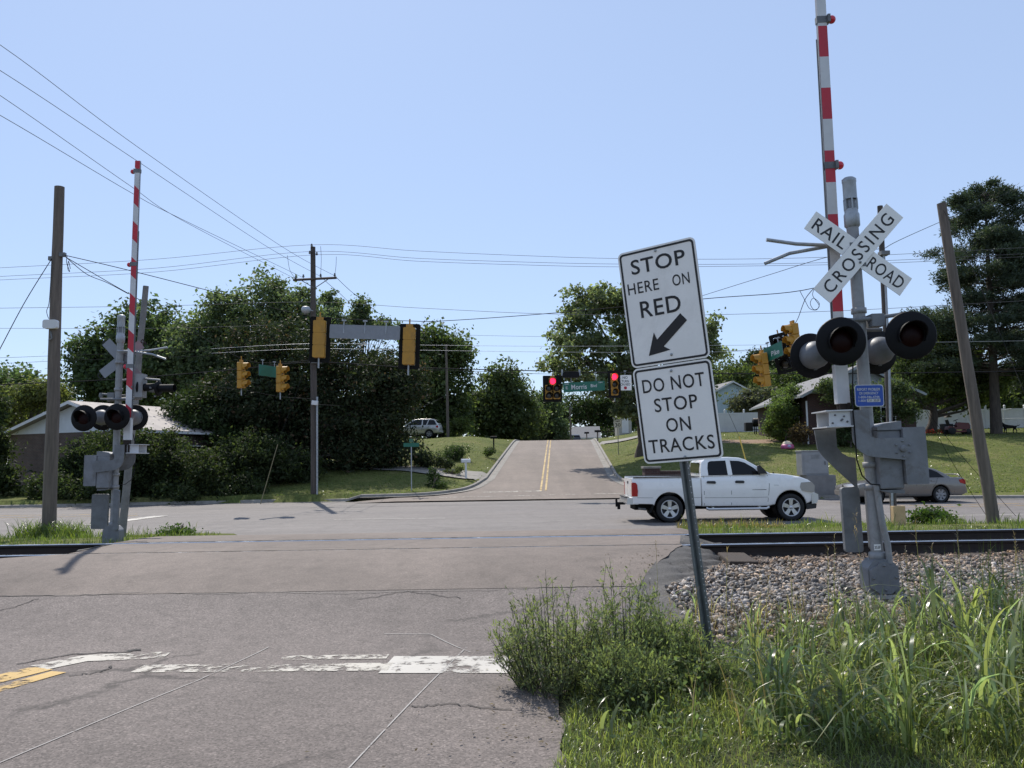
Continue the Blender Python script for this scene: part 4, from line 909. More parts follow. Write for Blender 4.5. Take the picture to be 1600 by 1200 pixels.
hung_sign('street_name_sign', 'tilted green street name sign wedged between the right pair of tilted yellow signal heads', at(1208.5, 550, 26.2), 0.95, 0.46, A(-72), [m_green, m_signback], [('Pike', 0.42, 0.16, 0.1, -0.04)], straps=2, strap_h=0.15, tilt=A(-8), tm=m_armw)
t = thing('detector_unit', 'black bar shaped unit hung on the wire above the green E Morris Blvd sign', 'detector', at(892, 586, 40))
MB().prism(rrect(0.80, 0.26, 0.05), -0.12, 0.12, (0,0,0), (1,0,0), (0,0,1)).build('case', m_black, t, bevel=0.02)
for x in (-0.42, 0.42): MB().box((x, 0, 0.12), (0.08, 0.1, 0.3)).build('clamp', m_galv, t)

# ------------------------------------------------------------------ wires
def wire(label, pts, r=0.014, mat=None, group=None, cat='wire', name='overhead_wire', sag=0):
    P_ = [at(*p_) for p_ in pts]; out = []
    for i in range(len(P_)-1):
        p0_, p1_, p2_, p3_ = P_[max(i-1,0)], P_[i], P_[i+1], P_[min(i+2, len(P_)-1)]
        k = 8 if len(P_) > 2 else 16
        for u in np.linspace(0, 1, k, endpoint=False):
            u = float(u)
            q_ = 0.5*((2*p1_) + (p2_-p0_)*u + (2*p0_-5*p1_+4*p2_-p3_)*u*u + (3*p1_-p0_-3*p2_+p3_)*u**3) if len(P_) > 2 else p1_ + (p2_-p1_)*u - Vector((0,0,sag*4*u*(1-u)))
            out.append(q_)
    out.append(P_[-1])
    return tag(MB().tube(out, r, 5).build(name, mat or m_wire), label, cat, group)
PL = 'power lines crossing the boulevard to the utility pole'
wire('topmost of the three wires running level over the boulevard past the utility pole top', [(-160, 428, 41.7), (0, 418.5, 41.7), (243, 405, 41.7), (487, 382.5, 41.7), (650, 392, 41.6), (820, 399.5, 41.4), (970, 404, 41), (1180, 404.5, 40), (1400, 397.5, 39), (1760, 378, 37)], 0.010, m_wirel)
wire('middle of the three wires running level over the boulevard past the utility pole top', [(-160, 442, 41.7), (0, 432, 41.7), (243, 419, 41.7), (484, 393, 41.7), (650, 403.5, 41.6), (820, 409.5, 41.4), (970, 412.6, 41), (1180, 412.5, 40), (1400, 406.5, 39), (1760, 388, 37)], 0.010, m_wirel)
wire('lowest of the three wires running level over the boulevard past the utility pole top', [(-160, 447, 41.7), (0, 437.5, 41.7), (243, 425, 41.7), (495, 398, 41.7), (650, 408, 41.6), (820, 414, 41.4), (970, 417, 41), (1180, 415.5, 40), (1400, 410.5, 39), (1760, 393, 37)], 0.010, m_wirel)
wire('uppermost of the four wires slanting down from the top left to the utility pole crossarm', [(-250, -85, 17), (0, 70, 20.5), (210, 226, 26), (440, 385, 37), (523, 431, 41.7)], 0.0085, m_wire)
wire('second of the four wires slanting down from the top left to the utility pole crossarm', [(-250, -40, 17), (0, 110, 20.5), (215, 252, 26), (415, 384, 37), (501, 432, 41.7)], 0.0085, m_wire)
wire('third of the four wires slanting down from the top left, crossing another before the crossarm', [(-250, -14, 17), (0, 149, 20.5), (203, 290, 26), (286, 345, 30), (462, 436, 41.7)], 0.008, m_wire)
wire('lowest of the four wires slanting down from the top left to the utility pole crossarm', [(-250, 42, 17), (0, 180, 20.5), (203, 300, 26), (283, 342, 30), (474, 434, 41.7)], 0.0085, m_wire)
wire('thin wire running from the crossarm right end down behind the blank overhead sign', [(523, 431, 41.7), (558, 463, 50), (613, 503, 66), (690, 545, 84)], 0.013, m_wire)
wire('thin wire running from the crossarm middle down behind the treetops', [(501, 432, 41.7), (527, 455, 50), (580, 497, 66), (697, 560, 84)], 0.013, m_wire)
wire('jumper wire hanging beside the utility pole top to the crossarm', [(501, 385, 41.5), (502, 405, 41.5), (501, 432, 41.6)], 0.010)
wire('short jumper wire dropping to the right end of the crossarm', [(525.5, 401, 41.5), (525, 415, 41.5), (523, 431, 41.6)], 0.010)
wire('short jumper wire dropping toward the left end of the crossarm', [(449, 399, 41.5), (453, 422, 41.5), (462, 436, 41.6)], 0.010)
wire('span wire from left wooden pole past the two backplated signal heads to the strain pole', [(98, 398, 20.5), (200, 422, 21.2), (350, 460, 22.4), (487, 494, 23.6), (640, 501.5, 23.6), (700, 501, 23.3), (867, 489, 22.3), (1100, 467, 20.7), (1272, 450, 19.7), (1378, 398, 19.2)], 0.010)
wire('span wire from left wooden pole to the side view signal heads and utility pole', [(98, 399, 20.5), (175, 444, 23.5), (242, 482, 26.5), (377, 560, 34), (438, 566, 36), (490, 562, 41.6)], 0.010)
wire('second strand sagging beside the span wire near the left wooden pole', [(100, 399, 20.5), (135, 428, 22), (168, 442, 23.3), (200, 459, 24.6)], 0.010)
wire('small coil of spare wire hanging beside the left wooden pole', [(105, 400, 20.5), (104, 410, 20.5), (109, 424, 20.5), (106, 420, 20.5), (107, 408, 20.5), (110, 420, 20.5)], 0.008)
wire('guy wire from the left wooden pole down to the lower left', [(81, 404, 20.5), (40, 470, 19.8), (0, 545, 19.0), (-40, 622, 18.4)], 0.010)
wire('thin cable running down the left side of the left wooden pole to the white box', [(81, 408, 20.45), (77, 470, 20.45), (73, 486, 20.4), (76, 498, 20.4)], 0.008)
wire('thick black cable crossing the whole view at signal height', [(-160, 610, 41), (0, 601, 41.4), (175, 593, 41.6), (360, 578, 41.7), (490, 566, 41.6), (640, 574, 41), (863, 580, 40.3), (958, 582, 40.1), (1180, 584, 39), (1400, 583, 37.5), (1760, 577, 35)], 0.024)
wire('signal wire strung just under the thick black cable over the side street', [(640, 577, 40.6), (740, 580, 40.3), (863, 584.5, 40), (958, 582.5, 40), (1010, 583, 39.8)], 0.010)
wire('higher faint wire passing behind the utility pole below its crossarm', [(-160, 484, 44), (0, 481.5, 44), (250, 478, 44), (489, 472, 44), (650, 481, 44), (824, 489.5, 43), (970, 492, 42), (1101, 492, 41), (1327, 485, 40), (1600, 470, 38), (1760, 462, 38)], 0.011, m_wirel)
wire('faint wire at the left passing behind the gate arm tip of the far signal', [(-160, 514, 46), (0, 513, 46), (250, 513, 46), (420, 508, 46)], 0.010, m_wirel)
wire('upper of two bright wires crossing behind the backplated signal heads', [(330, 545, 42), (484, 537, 41.8), (640, 539, 43), (860, 541, 43), (1080, 540, 42), (1250, 538, 41), (1760, 530, 38)], 0.009, m_galv)
wire('lower of two bright wires crossing behind the backplated signal heads', [(330, 552, 42), (484, 545, 41.8), (640, 547, 43), (860, 550, 43), (1080, 550.5, 42), (1200, 547, 41)], 0.009, m_galv)
wire('faint wire across the sky gap left of the sycamore', [(700, 523, 60), (860, 526, 60), (1010, 525, 60)], 0.010, m_wirel)
wire('faint wire at roof height far left, upper of the two', [(-160, 562, 50), (0, 559, 50), (110, 555, 50), (330, 548, 48)], 0.010)
wire('faint wire at roof height far left, lower of the two', [(-160, 572, 50), (0, 568, 50), (110, 563, 50), (330, 556, 48)], 0.010)
wire('tether wire linking the feet of the two side view signal heads to the utility pole', [(290, 601, 32), (377, 609, 34), (438, 620, 36), (490, 623, 41.6)], 0.010)
wire('service wire running right from the camera box on the utility pole', [(494, 632, 41.6), (560, 635, 52), (650, 637, 68), (697, 618, 84)], 0.014)
wire('thin wire rising behind the crossbuck to the strain pole', [(1085, 466, 26), (1200, 430, 23), (1296, 401, 20.5), (1380, 388, 19.2)], 0.008)
wire('thin wire rising from the strain pole toward the pine', [(1382, 388, 19.2), (1432, 363, 22), (1600, 290, 30)], 0.008)
wire('drop wire from the span wire to the top of the higher tilted yellow signal head', [(1272, 450, 19.9), (1258, 468, 22), (1247, 497, 25.5), (1241, 507, 26)], 0.010)
wire('loose coil of cable hanging from the span wire near the crossbuck', [(1250, 455, 20), (1258, 470, 20), (1265, 482, 20), (1276, 484, 20), (1280, 474, 20), (1271, 466, 20), (1266, 474, 20), (1272, 484, 20), (1280, 478, 20), (1270, 462, 20), (1272, 452, 20)], 0.007)
wire('guy wire running down from the leaning pole top to the right', [(1473, 326, 18.95), (1520, 420, 17.6), (1600, 612, 15.5), (1650, 740, 14.6)], 0.005)
wire('left of two guy wires slanting to the ground beside the leaning pole', [(1390, 520, 19.4), (1474, 697, 21), (1545, 812, 22.0)], 0.006)
wire('right of two guy wires slanting to the ground beside the leaning pole', [(1405, 580, 19.5), (1490, 697, 20.5), (1587, 806, 21.2)], 0.006)
wire('faint high wire behind the lower sign and the right flashing lamps', [(1000, 541, 48), (1080, 540, 47), (1150, 548, 47), (1260, 533, 46)], 0.011, m_wirel)
def guy(label, a, b_, g0, col):
    wire(label, [a, b_], 0.010)
guyt = wire('guy wire with a yellow guard slanting over the right lawn behind the pickup', [(1136, 640, 44), (1156, 684, 42.5)], 0.010)
P1, P2 = at(1155, 682, 42.5), at(1172, 722, 41.2); P2.z = gz(P2.x, P2.y)
tag(MB().tube([P1, P2], 0.035, 8).build('guy_guard', m_yellow_paint if False else M('yellow_plastic', (0.62, 0.42, 0.06), 0.5)), 'yellow plastic guy wire guard standing on the right lawn above the pickup', 'guy guard')
P1, P2 = at(434, 694, 40.6), at(406, 779, 40.2); P2.z = gz(P2.x, P2.y)
tag(MB().tube([P1, P2], 0.02, 8).build('guy_guard', M('dull_yellow_plastic', (0.20, 0.17, 0.09), 0.6)), 'dull yellow guy wire guard slanting before the dark trees left of the utility pole', 'guy guard')
wire('guy wire rising from the dull yellow guard up to the utility pole', [(434, 694, 40.6), (489, 540, 41.6)], 0.010)
# ------------------------------------------------------------------ vehicles (local x forward, y left, z up, origin on the ground under the rear axle)
def arc(xc, zc, r, zb, n=14):            # wheel arch from rear to front, points along the lower body edge
    a0 = math.asin(max(-1, min(1, (zb - zc)/r))); out = []
    for i in range(n+1):
        a = (PI - a0) + (a0 - (PI - a0))*i/n; out.append((xc + r*math.cos(a), zc + r*math.sin(a)))
    return out
def shell(name, poly, W, mats, parent, cuts=(), yf=None, xf=None, bevel=0.03, y0=None, seg=3, xcuts=()):
    """side profile extruded over the width, sliced at heights and bulged by yf(z), xf(x)"""
    bm = bmesh.new(); a, b_ = (-W/2, W/2) if y0 is None else y0
    va = [bm.verts.new((x, a, z)) for x, z in poly]; vb = [bm.verts.new((x, b_, z)) for x, z in poly]; k = len(poly)
    bm.faces.new(va); bm.faces.new(vb[::-1])
    for i in range(k): bm.faces.new((va[i], vb[i], vb[(i+1) % k], va[(i+1) % k]))
    bmesh.ops.recalc_face_normals(bm, faces=bm.faces)
    if bevel:
        ed = [e for e in bm.edges if abs(e.verts[0].co.y - e.verts[1].co.y) < 1e-6]
        bmesh.ops.bevel(bm, geom=ed, offset=bevel, segments=seg, profile=0.6, affect='EDGES', clamp_overlap=True)
    for z in cuts: bmesh.ops.bisect_plane(bm, geom=bm.verts[:] + bm.edges[:] + bm.faces[:], plane_co=(0, 0, z), plane_no=(0, 0, 1))
    for x in xcuts: bmesh.ops.bisect_plane(bm, geom=bm.verts[:] + bm.edges[:] + bm.faces[:], plane_co=(x, 0, 0), plane_no=(1, 0, 0))
    if yf or xf:
        for v in bm.verts:
            v.co.y *= (yf(v.co.z) if yf else 1) * (xf(v.co.x) if xf else 1)
    bmesh.ops.triangulate(bm, faces=[f for f in bm.faces if len(f.verts) > 4])
    me = bpy.data.meshes.new(name); bm.to_mesh(me); bm.free()
    for m_ in mats: me.materials.append(m_)
    me.polygons.foreach_set('use_smooth', [True]*len(me.polygons)); me.set_sharp_from_angle(angle=math.radians(38))
    o = bpy.data.objects.new(name, me); COL.objects.link(o); o.parent = parent; return o
def wheel(par, x, y, r, wdt, side, spokes=5, rim=0.7, rim_mat=None):
    """wheel part with tyre and rim; side +1/-1 is the outer face direction"""
    o = MB().lathe([(r*0.66, -wdt/2*0.9), (r*0.86, -wdt/2), (r*0.965, -wdt/2*0.86), (r, -wdt/2*0.6), (r, wdt/2*0.6), (r*0.965, wdt/2*0.86), (r*0.86, wdt/2), (r*0.69, wdt/2*0.92), (r*0.66, wdt/2*0.7)], (x, y, r), (0, side, 0), 36).build('wheel', m_tyre, par)
    rr = r*rim; rm = rim_mat or m_chrome
    mb = MB().lathe([(rr*1.02, wdt*0.40), (rr*0.97, wdt*0.44), (rr*0.90, wdt*0.40), (rr*0.88, 0.0), (rr*0.80, -wdt*0.2)], (x, y, r), (0, side, 0), 32)
    for i in range(spokes):
        a = 2*PI*i/spokes + 0.3; ca, sa = math.cos(a), math.sin(a)
        def pt(u, v_, h): return (x + (u*ca - v_*sa)*1.0, y + side*h, r + u*sa + v_*ca)
        w0, w1 = rr*0.15, rr*0.24
        vs = [pt(rr*0.10, -w0, wdt*0.34), pt(rr*0.10, w0, wdt*0.34), pt(rr*0.93, w1, wdt*0.38), pt(rr*0.93, -w1, wdt*0.38),
              pt(rr*0.10, -w0, wdt*0.20), pt(rr*0.10, w0, wdt*0.20), pt(rr*0.93, w1, wdt*0.25), pt(rr*0.93, -w1, wdt*0.25)]
        mb.add(vs, [(0,1,2,3), (0,4,5,1), (1,5,6,2), (2,6,7,3), (3,7,4,0)])
    mb.lathe([(rr*0.22, wdt*0.30), (rr*0.21, wdt*0.38), (rr*0.12, wdt*0.42), (0, wdt*0.43)], (x, y, r), (0, side, 0), 20)
    mb.build('rim', rm, o)
    MB().lathe([(rr*0.86, wdt*0.04), (0, wdt*0.04)], (x, y, r), (0, side, 0), 24).build('brake_disc', m_trim, o)
    return o
def side_poly(name, mat, par, poly, ysurf, out=0.006):
    """thin panels following both body sides y = ysurf(x, z)"""
    for s_ in (-1, 1):
        mb = MB()
        vs = [(x, s_*(ysurf(x, z) + out), z) for x, z in poly]; vi = [(x, s_*(ysurf(x, z) - 0.02), z) for x, z in poly]; k = len(poly)
        f = tuple(range(k)); mb.add(vs, [f if s_ < 0 else f[::-1]]); mb.add(vs + vi, [(i, i+k, (i+1) % k + k, (i+1) % k) for i in range(k)])
        mb.build(name, mat, par)
def seam(par, pts, ysurf, w=0.012, out=0.004):
    for s_ in (-1, 1):
        vs = []; mb = MB()
        for i, (x, z) in enumerate(pts):
            a = Vector(pts[max(i-1,0)]); c_ = Vector(pts[min(i+1,len(pts)-1)]); t_ = (c_-a).normalized(); q_ = Vector((-t_.y, t_.x))*w/2
            vs += [(x-q_.x, s_*(ysurf(x-q_.x, z-q_.y)+out), z-q_.y), (x+q_.x, s_*(ysurf(x+q_.x, z+q_.y)+out), z+q_.y)]
        mb.add(vs, [(2*i, 2*i+2, 2*i+3, 2*i+1) for i in range(len(pts)-1)])
        mb.build('door_seam', m_trim, par)

def pickup():
    rear = at(1047, 815, 24.6); sc = 1.0
    t = thing('pickup_truck', 'white crew cab pickup truck driving right on the boulevard with chrome five spoke wheels', 'pickup truck', (rear.x, 25.45, BZ), (0, 0, A(-0.5)))
    t.scale = (0.965, 0.98, 0.97)
    Wd = 1.98; yf = lambda z: 1 - 0.055*((z-0.95)/0.55)**2 - (0.03 if z > 1.30 else 0)
    xf = lambda x: 1 - (0.10*max(0, (x-3.3)/1.1)**2) - 0.012*max(0, (-x-0.7)/0.5)
    ys = lambda x, z: Wd/2*yf(z)*xf(x)
    zb = 0.47
    cab = [(0.99, zb)] + [(2.98, zb-0.02)] + arc(3.66, 0.44, 0.475, 0.50) + [(4.20, 0.52), (4.37, 0.60), (4.42, 0.82), (4.40, 1.02), (4.34, 1.14), (4.22, 1.22), (3.95, 1.32), (3.55, 1.39), (3.12, 1.43), (2.95, 1.41), (0.97, 1.36), (0.97, 0.9)]
    shell('body', cab, Wd, [m_carw], t, cuts=(0.6, 0.75, 0.9, 1.05, 1.2, 1.3), yf=yf, xf=xf, bevel=0.05, xcuts=(3.3, 3.5, 3.7, 3.9, 4.1, 4.25))
    bed = [(-1.11, 0.58), (-0.52, 0.56)] + arc(0.0, 0.44, 0.475, 0.52) + [(0.52, 0.50), (0.955, 0.48), (0.955, 1.345), (-1.11, 1.37)]
    for s_ in (-1, 1):
        shell('bed_side', bed, Wd, [m_carw], t, cuts=(0.6, 0.75, 0.9, 1.05, 1.2, 1.3), yf=yf, xf=xf, bevel=0.018, y0=(s_*0.87, s_*0.99) if s_ > 0 else (-0.99, -0.87))
    tg = MB().box((-1.09, 0, 0.98), (0.07, 1.78, 0.72)).build('tailgate', m_carw, t, bevel=0.02)
    MB().box((-1.13, 0, 1.20), (0.02, 0.16, 0.08)).build('tailgate_handle', m_trim, tg)
    MB().box((-0.08, 0, 0.86), (2.04, 1.74, 0.04)).box((0.94, 0, 1.1), (0.04, 1.74, 0.48)).build('bed_floor', m_trim, t)
    MB().box((-0.08, -0.93, 1.372), (2.0, 0.09, 0.02)).box((-0.08, 0.93, 1.382), (2.0, 0.09, 0.02)).build('bed_rail_cap', m_trim, t)
    # wheel housings
    for x in (0.0, 3.66):
        for s_ in (-1, 1): MB().lathe([(0.465, -0.25), (0.465, 0.22)], (x, s_*0.72, 0.44), (0, s_, 0), 28).lathe([(0.465, -0.25), (0, -0.25)], (x, s_*0.72, 0.44), (0, s_, 0), 28).build('wheel_housing', m_black_matte, t)
    MB().box((1.6, 0, 0.45), (5.2, 1.1, 0.16)).build('chassis', m_black_matte, t)
    # cab top
    gh = [(0.97, 1.36), (0.985, 1.60), (1.03, 1.80), (1.13, 1.895), (1.40, 1.935), (1.85, 1.94), (2.18, 1.915), (2.36, 1.86), (2.62, 1.70), (3.12, 1.40)]
    gy_ = lambda z: 1 - 0.17*max(0, (z-1.36)/0.56)**1.15
    Wg = 1.90
    shell('cab_roof', gh[::-1], Wg, [m_carw], t, cuts=(1.45, 1.55, 1.65, 1.75, 1.85), yf=gy_, bevel=0.05)
    yg = lambda x, z: Wg/2*gy_(z)
    g1 = [(1.20, 1.395), (1.19, 1.60), (1.22, 1.78), (1.29, 1.82), (1.76, 1.835), (1.79, 1.395)]
    g2 = [(1.93, 1.395), (1.895, 1.83), (2.16, 1.815), (2.33, 1.765), (2.60, 1.595), (2.78, 1.395)]
    side_poly('window', m_glass, t, g1, yg, 0.006); side_poly('window', m_glass, t, g2, yg, 0.006)
    sp_ = lambda x, z, y: (x, y, z)
    MB().add([(2.40, -0.72, 1.845), (2.40, 0.72, 1.845), (3.07, 0.83, 1.445), (3.07, -0.83, 1.445)], [(0, 3, 2, 1)]).build('windshield', m_glass, t)
    MB().add([(0.962, -0.70, 1.46), (0.962, 0.70, 1.46), (1.005, 0.64, 1.78), (1.005, -0.64, 1.78)], [(0, 1, 2, 3)]).build('rear_window', m_glass, t)
    seam(t, [(1.06, 1.36), (1.05, 0.9), (1.05, 0.50)], ys); seam(t, [(1.86, 1.36), (1.87, 0.9), (1.865, 0.50)], ys); seam(t, [(2.98, 1.38), (3.02, 1.1), (3.0, 0.9), (2.96, 0.58)], ys)
    seam(t, [(1.06, 0.73), (2.0, 0.72), (2.97, 0.72)], ys, 0.008)
    seam(t, [(-0.98, 0.76), (-0.5, 0.75)], ys, 0.008); seam(t, [(0.5, 0.74), (0.95, 0.735)], ys, 0.008)
    for x in (1.26, 2.12): side_poly('door_handle', m_trim, t, [(x-0.12, 1.155), (x+0.13, 1.145), (x+0.15, 1.19), (x+0.12, 1.225), (x-0.10, 1.23), (x-0.13, 1.20)], ys, 0.03)
    for s_ in (-1, 1):
        MB().prism([(2.70, 1.42), (2.96, 1.42), (2.90, 1.52), (2.74, 1.68), (2.68, 1.66)], 0, 0.12, (0, s_*0.93 + (0.0 if s_ < 0 else 0.12), 0), (1,0,0), (0,0,1)).build('mirror', m_trim, t, bevel=0.02)
        tl = MB().prism([(-1.115, 0.80), (-0.97, 0.80), (-0.955, 0.95), (-0.97, 1.15), (-1.02, 1.21), (-1.115, 1.22)], 0, 0.03, (0, s_*(ys(-1.0, 1.0)-0.012) + (0 if s_ < 0 else 0.03), 0), (1,0,0), (0,0,1)).box((-1.12, s_*0.86, 1.0), (0.02, 0.16, 0.4)).build('tail_light', m_tail, t)
        MB().prism([(4.00, 0.90), (4.37, 0.84), (4.39, 1.04), (4.30, 1.16), (3.99, 1.14), (3.95, 1.02)], 0, 0.05, (0, s_*(ys(4.1, 1.0)-0.015) + (0 if s_ < 0 else 0.05), 0), (1,0,0), (0,0,1)).box((4.38, s_*0.70, 0.97), (0.06, 0.30, 0.2)).build('headlight', m_head, t, bevel=0.01)
        side_l = MB().prism([(4.03, 0.92), (4.10, 0.91), (4.12, 1.05), (4.04, 1.06)], 0, 0.01, (0, s_*(ys(4.08, 1.0)+0.02) + (0.035 if s_ < 0 else -0.025)*0 , 0), (1,0,0), (0,0,1)).build('turn_light', m_amber, t)
        MB().tube([(1.1, s_*0.97, 0.42), (1.16, s_*1.0, 0.385), (2.9, s_*1.0, 0.385), (2.98, s_*0.97, 0.42)], 0.04, 10).box((1.3, s_*0.9, 0.42), (0.06, 0.2, 0.05)).box((2.7, s_*0.9, 0.42), (0.06, 0.2, 0.05)).build('running_board', m_chrome, t)
    MB().prism([(4.30, 0.50), (4.45, 0.52), (4.50, 0.62), (4.50, 0.78), (4.42, 0.82), (4.30, 0.80)], -0.92, 0.92, (0,0,0), (1,0,0), (0,0,1)).build('front_bumper', m_chrome, t, bevel=0.03)
    MB().prism([(4.14, 0.33), (4.43, 0.36), (4.46, 0.50), (4.10, 0.50)], -0.88, 0.88, (0,0,0), (1,0,0), (0,0,1)).build('air_dam', m_trim, t, bevel=0.02)
    MB().box((4.41, 0, 0.98), (0.05, 1.05, 0.28)).build('grille', m_chrome, t, bevel=0.02)
    rb = MB().prism([(-1.30, 0.56), (-0.94, 0.56), (-0.94, 0.74), (-1.27, 0.76)], -0.94, 0.94, (0,0,0), (1,0,0), (0,0,1)).build('rear_bumper', m_chrome, t, bevel=0.03)
    MB().box((-1.25, 0, 0.772), (0.12, 1.5, 0.02)).build('bumper_step', m_trim, rb)
    MB().box((-1.37, 0, 0.55), (0.28, 0.08, 0.08)).box((-1.50, 0, 0.56), (0.06, 0.07, 0.22)).cyl((-1.50, 0, 0.62), (-1.50, 0, 0.72), 0.025, None, 8).box((-1.43, 0, 0.44), (0.09, 0.06, 0.14)).build('tow_hitch', m_black, t)
    MB().tube([(-0.9, -0.7, 0.42), (-0.72, -0.85, 0.40)], 0.035, 8).build('exhaust_pipe', m_alum_dk, t)
    MB().prism([(-0.62, 0.30), (-0.56, 0.30), (-0.44, 0.58), (-0.5, 0.58)], 0.68, 0.94, (0, 0, 0), (1,0,0), (0,0,1)).build('mud_flap', m_black_matte, t)
    side_poly('badge', m_chrome, t, [(3.16, 1.06), (3.30, 1.055), (3.30, 1.085), (3.16, 1.09)], ys, 0.008)
    side_poly('door_decal', m_trim, t, [(2.50, 0.945), (2.92, 0.938), (2.92, 0.955), (2.50, 0.953)], ys, 0.005)
    MB().tube([(3.2, -0.86, 1.42), (3.18, -0.86, 1.46)], 0.02, 6).build('antenna', m_black, t)
    MB().box((3.08, 0, 1.44), (0.22, 1.5, 0.02), M=Matrix.Rotation(0.25, 3, 'Y')).build('wiper_cowl', m_trim, t)
    for x in (0.0, 3.66):
        for s_ in (-1, 1): wheel(t, x, s_*0.84, 0.405, 0.27, s_, 5, 0.67)
    MB().box((1.7, -0.3, 1.45), (0.12, 0.5, 0.5)).box((2.05, 0.3, 1.45), (0.12, 0.5, 0.5)).build('seat_back', m_trim, t)
    return t
pickup()

def sedan_like(name, label, cat, loc, rz, spec, group=None):
    t = thing(name, label, cat, loc, (0, 0, rz), group); s_ = spec; Wd = s_['W']
    yf = lambda z: 1 - 0.07*((z - s_['zmid'])/0.42)**2
    xf = lambda x: 1 - 0.13*max(0, (x - s_['xf'])/s_['lf'])**2 - 0.10*max(0, (s_['xr'] - x)/s_['lr'])**2
    ys = lambda x, z: Wd/2*yf(z)*xf(x)
    body = s_['rear_low'] + arc(0, s_['r']*1.0, s_['ar'], s_['zb']) + [(0.5, s_['zb']-0.02), (s_['wb']-0.5, s_['zb']-0.02)] + arc(s_['wb'], s_['r']*1.0, s_['ar'], s_['zb']) + s_['front_top']
    shell('body', body, Wd, [s_['paint']], t, cuts=(0.35, 0.5, 0.65, 0.8, 0.9), yf=yf, xf=xf, bevel=0.05, xcuts=[s_['xr']-0.2, s_['xr']-0.5, s_['xf']+0.2, s_['xf']+0.5])
    zt = s_['belt']; gyf = lambda z: 1 - s_['tumble']*max(0, (z - zt)/s_['gh'])**1.1
    shell('roof', s_['green'][::-1], Wd*0.93, [s_['paint']], t, cuts=(zt+0.1, zt+0.2, zt+0.3, zt+0.4), yf=gyf, bevel=0.05)
    yg = lambda x, z: Wd*0.465*gyf(z)
    for w_ in s_['windows']: side_poly('window', m_glass, t, w_, yg, 0.006)
    for nm, (x0, z0, y0), (x1, z1, y1) in s_['screens']: MB().add([(x0, -y0, z0), (x0, y0, z0), (x1, y1, z1), (x1, -y1, z1)], [(0, 1, 2, 3)]).build(nm, m_glass, t)
    for sm_ in s_['seams']: seam(t, sm_, ys, 0.014)
    for x, z in s_['handles']: side_poly('door_handle', s_['paint'], t, [(x-0.1, z-0.02), (x+0.1, z-0.02), (x+0.1, z+0.025), (x-0.1, z+0.025)], ys, 0.03)
    for sd in (-1, 1):
        k = 0 if sd < 0 else 0.05
        MB().prism(s_['tail'], 0, 0.05, (0, sd*(ys(s_['tail'][0][0], s_['tail'][0][1]) - 0.015) + k, 0), (1,0,0), (0,0,1)).build('tail_light', m_tail, t)
        MB().prism(s_['head'], 0, 0.05, (0, sd*(ys(s_['head'][0][0], s_['head'][0][1]) - 0.02) + k, 0), (1,0,0), (0,0,1)).build('headlight', m_head, t)
        xm, zm = s_['mirror']; MB().prism([(xm-0.08, zm), (xm+0.10, zm), (xm+0.06, zm+0.11), (xm-0.08, zm+0.13)], 0, 0.16, (0, sd*Wd*0.47 + (0 if sd < 0 else 0.16), 0), (1,0,0), (0,0,1)).build('mirror', s_['paint'], t, bevel=0.02)
        for x in (0, s_['wb']):
            MB().lathe([(s_['ar']-0.01, -0.22), (s_['ar']-0.01, 0.16)], (x, sd*(Wd/2-0.22), s_['r']), (0, sd, 0), 26).lathe([(s_['ar']-0.01, -0.22), (0, -0.22)], (x, sd*(Wd/2-0.22), s_['r']), (0, sd, 0), 26).build('wheel_housing', m_black_matte, t)
            wheel(t, x, sd*(Wd/2-0.125), s_['r'], 0.20, sd, s_['spokes'], 0.70, s_.get('rim'))
    for nm, bx in s_['bumpers']: MB().prism(bx, -Wd*0.43, Wd*0.43, (0,0,0), (1,0,0), (0,0,1)).build(nm, s_.get('bump', s_['paint']), t, bevel=0.03)
    MB().box((s_['wb']/2, 0, 0.27), (s_['wb']+1.0, Wd*0.7, 0.1)).build('underbody', m_black_matte, t)
    if s_.get('extra'): s_['extra'](t, ys)
    return t
def taurus_extra(t, ys):
    MB().tube([(-0.98, -0.62, 1.02), (-0.98, -0.5, 1.10), (-0.98, 0.5, 1.10), (-0.98, 0.62, 1.02)], 0.025, 8).build('spoiler', m_cars, t)
    MB().lathe([(0.0, 0.02), (0.13, 0.0)], (3.80, 0, 0.60), (1, 0, 0), 16).build('grille', m_trim, t)
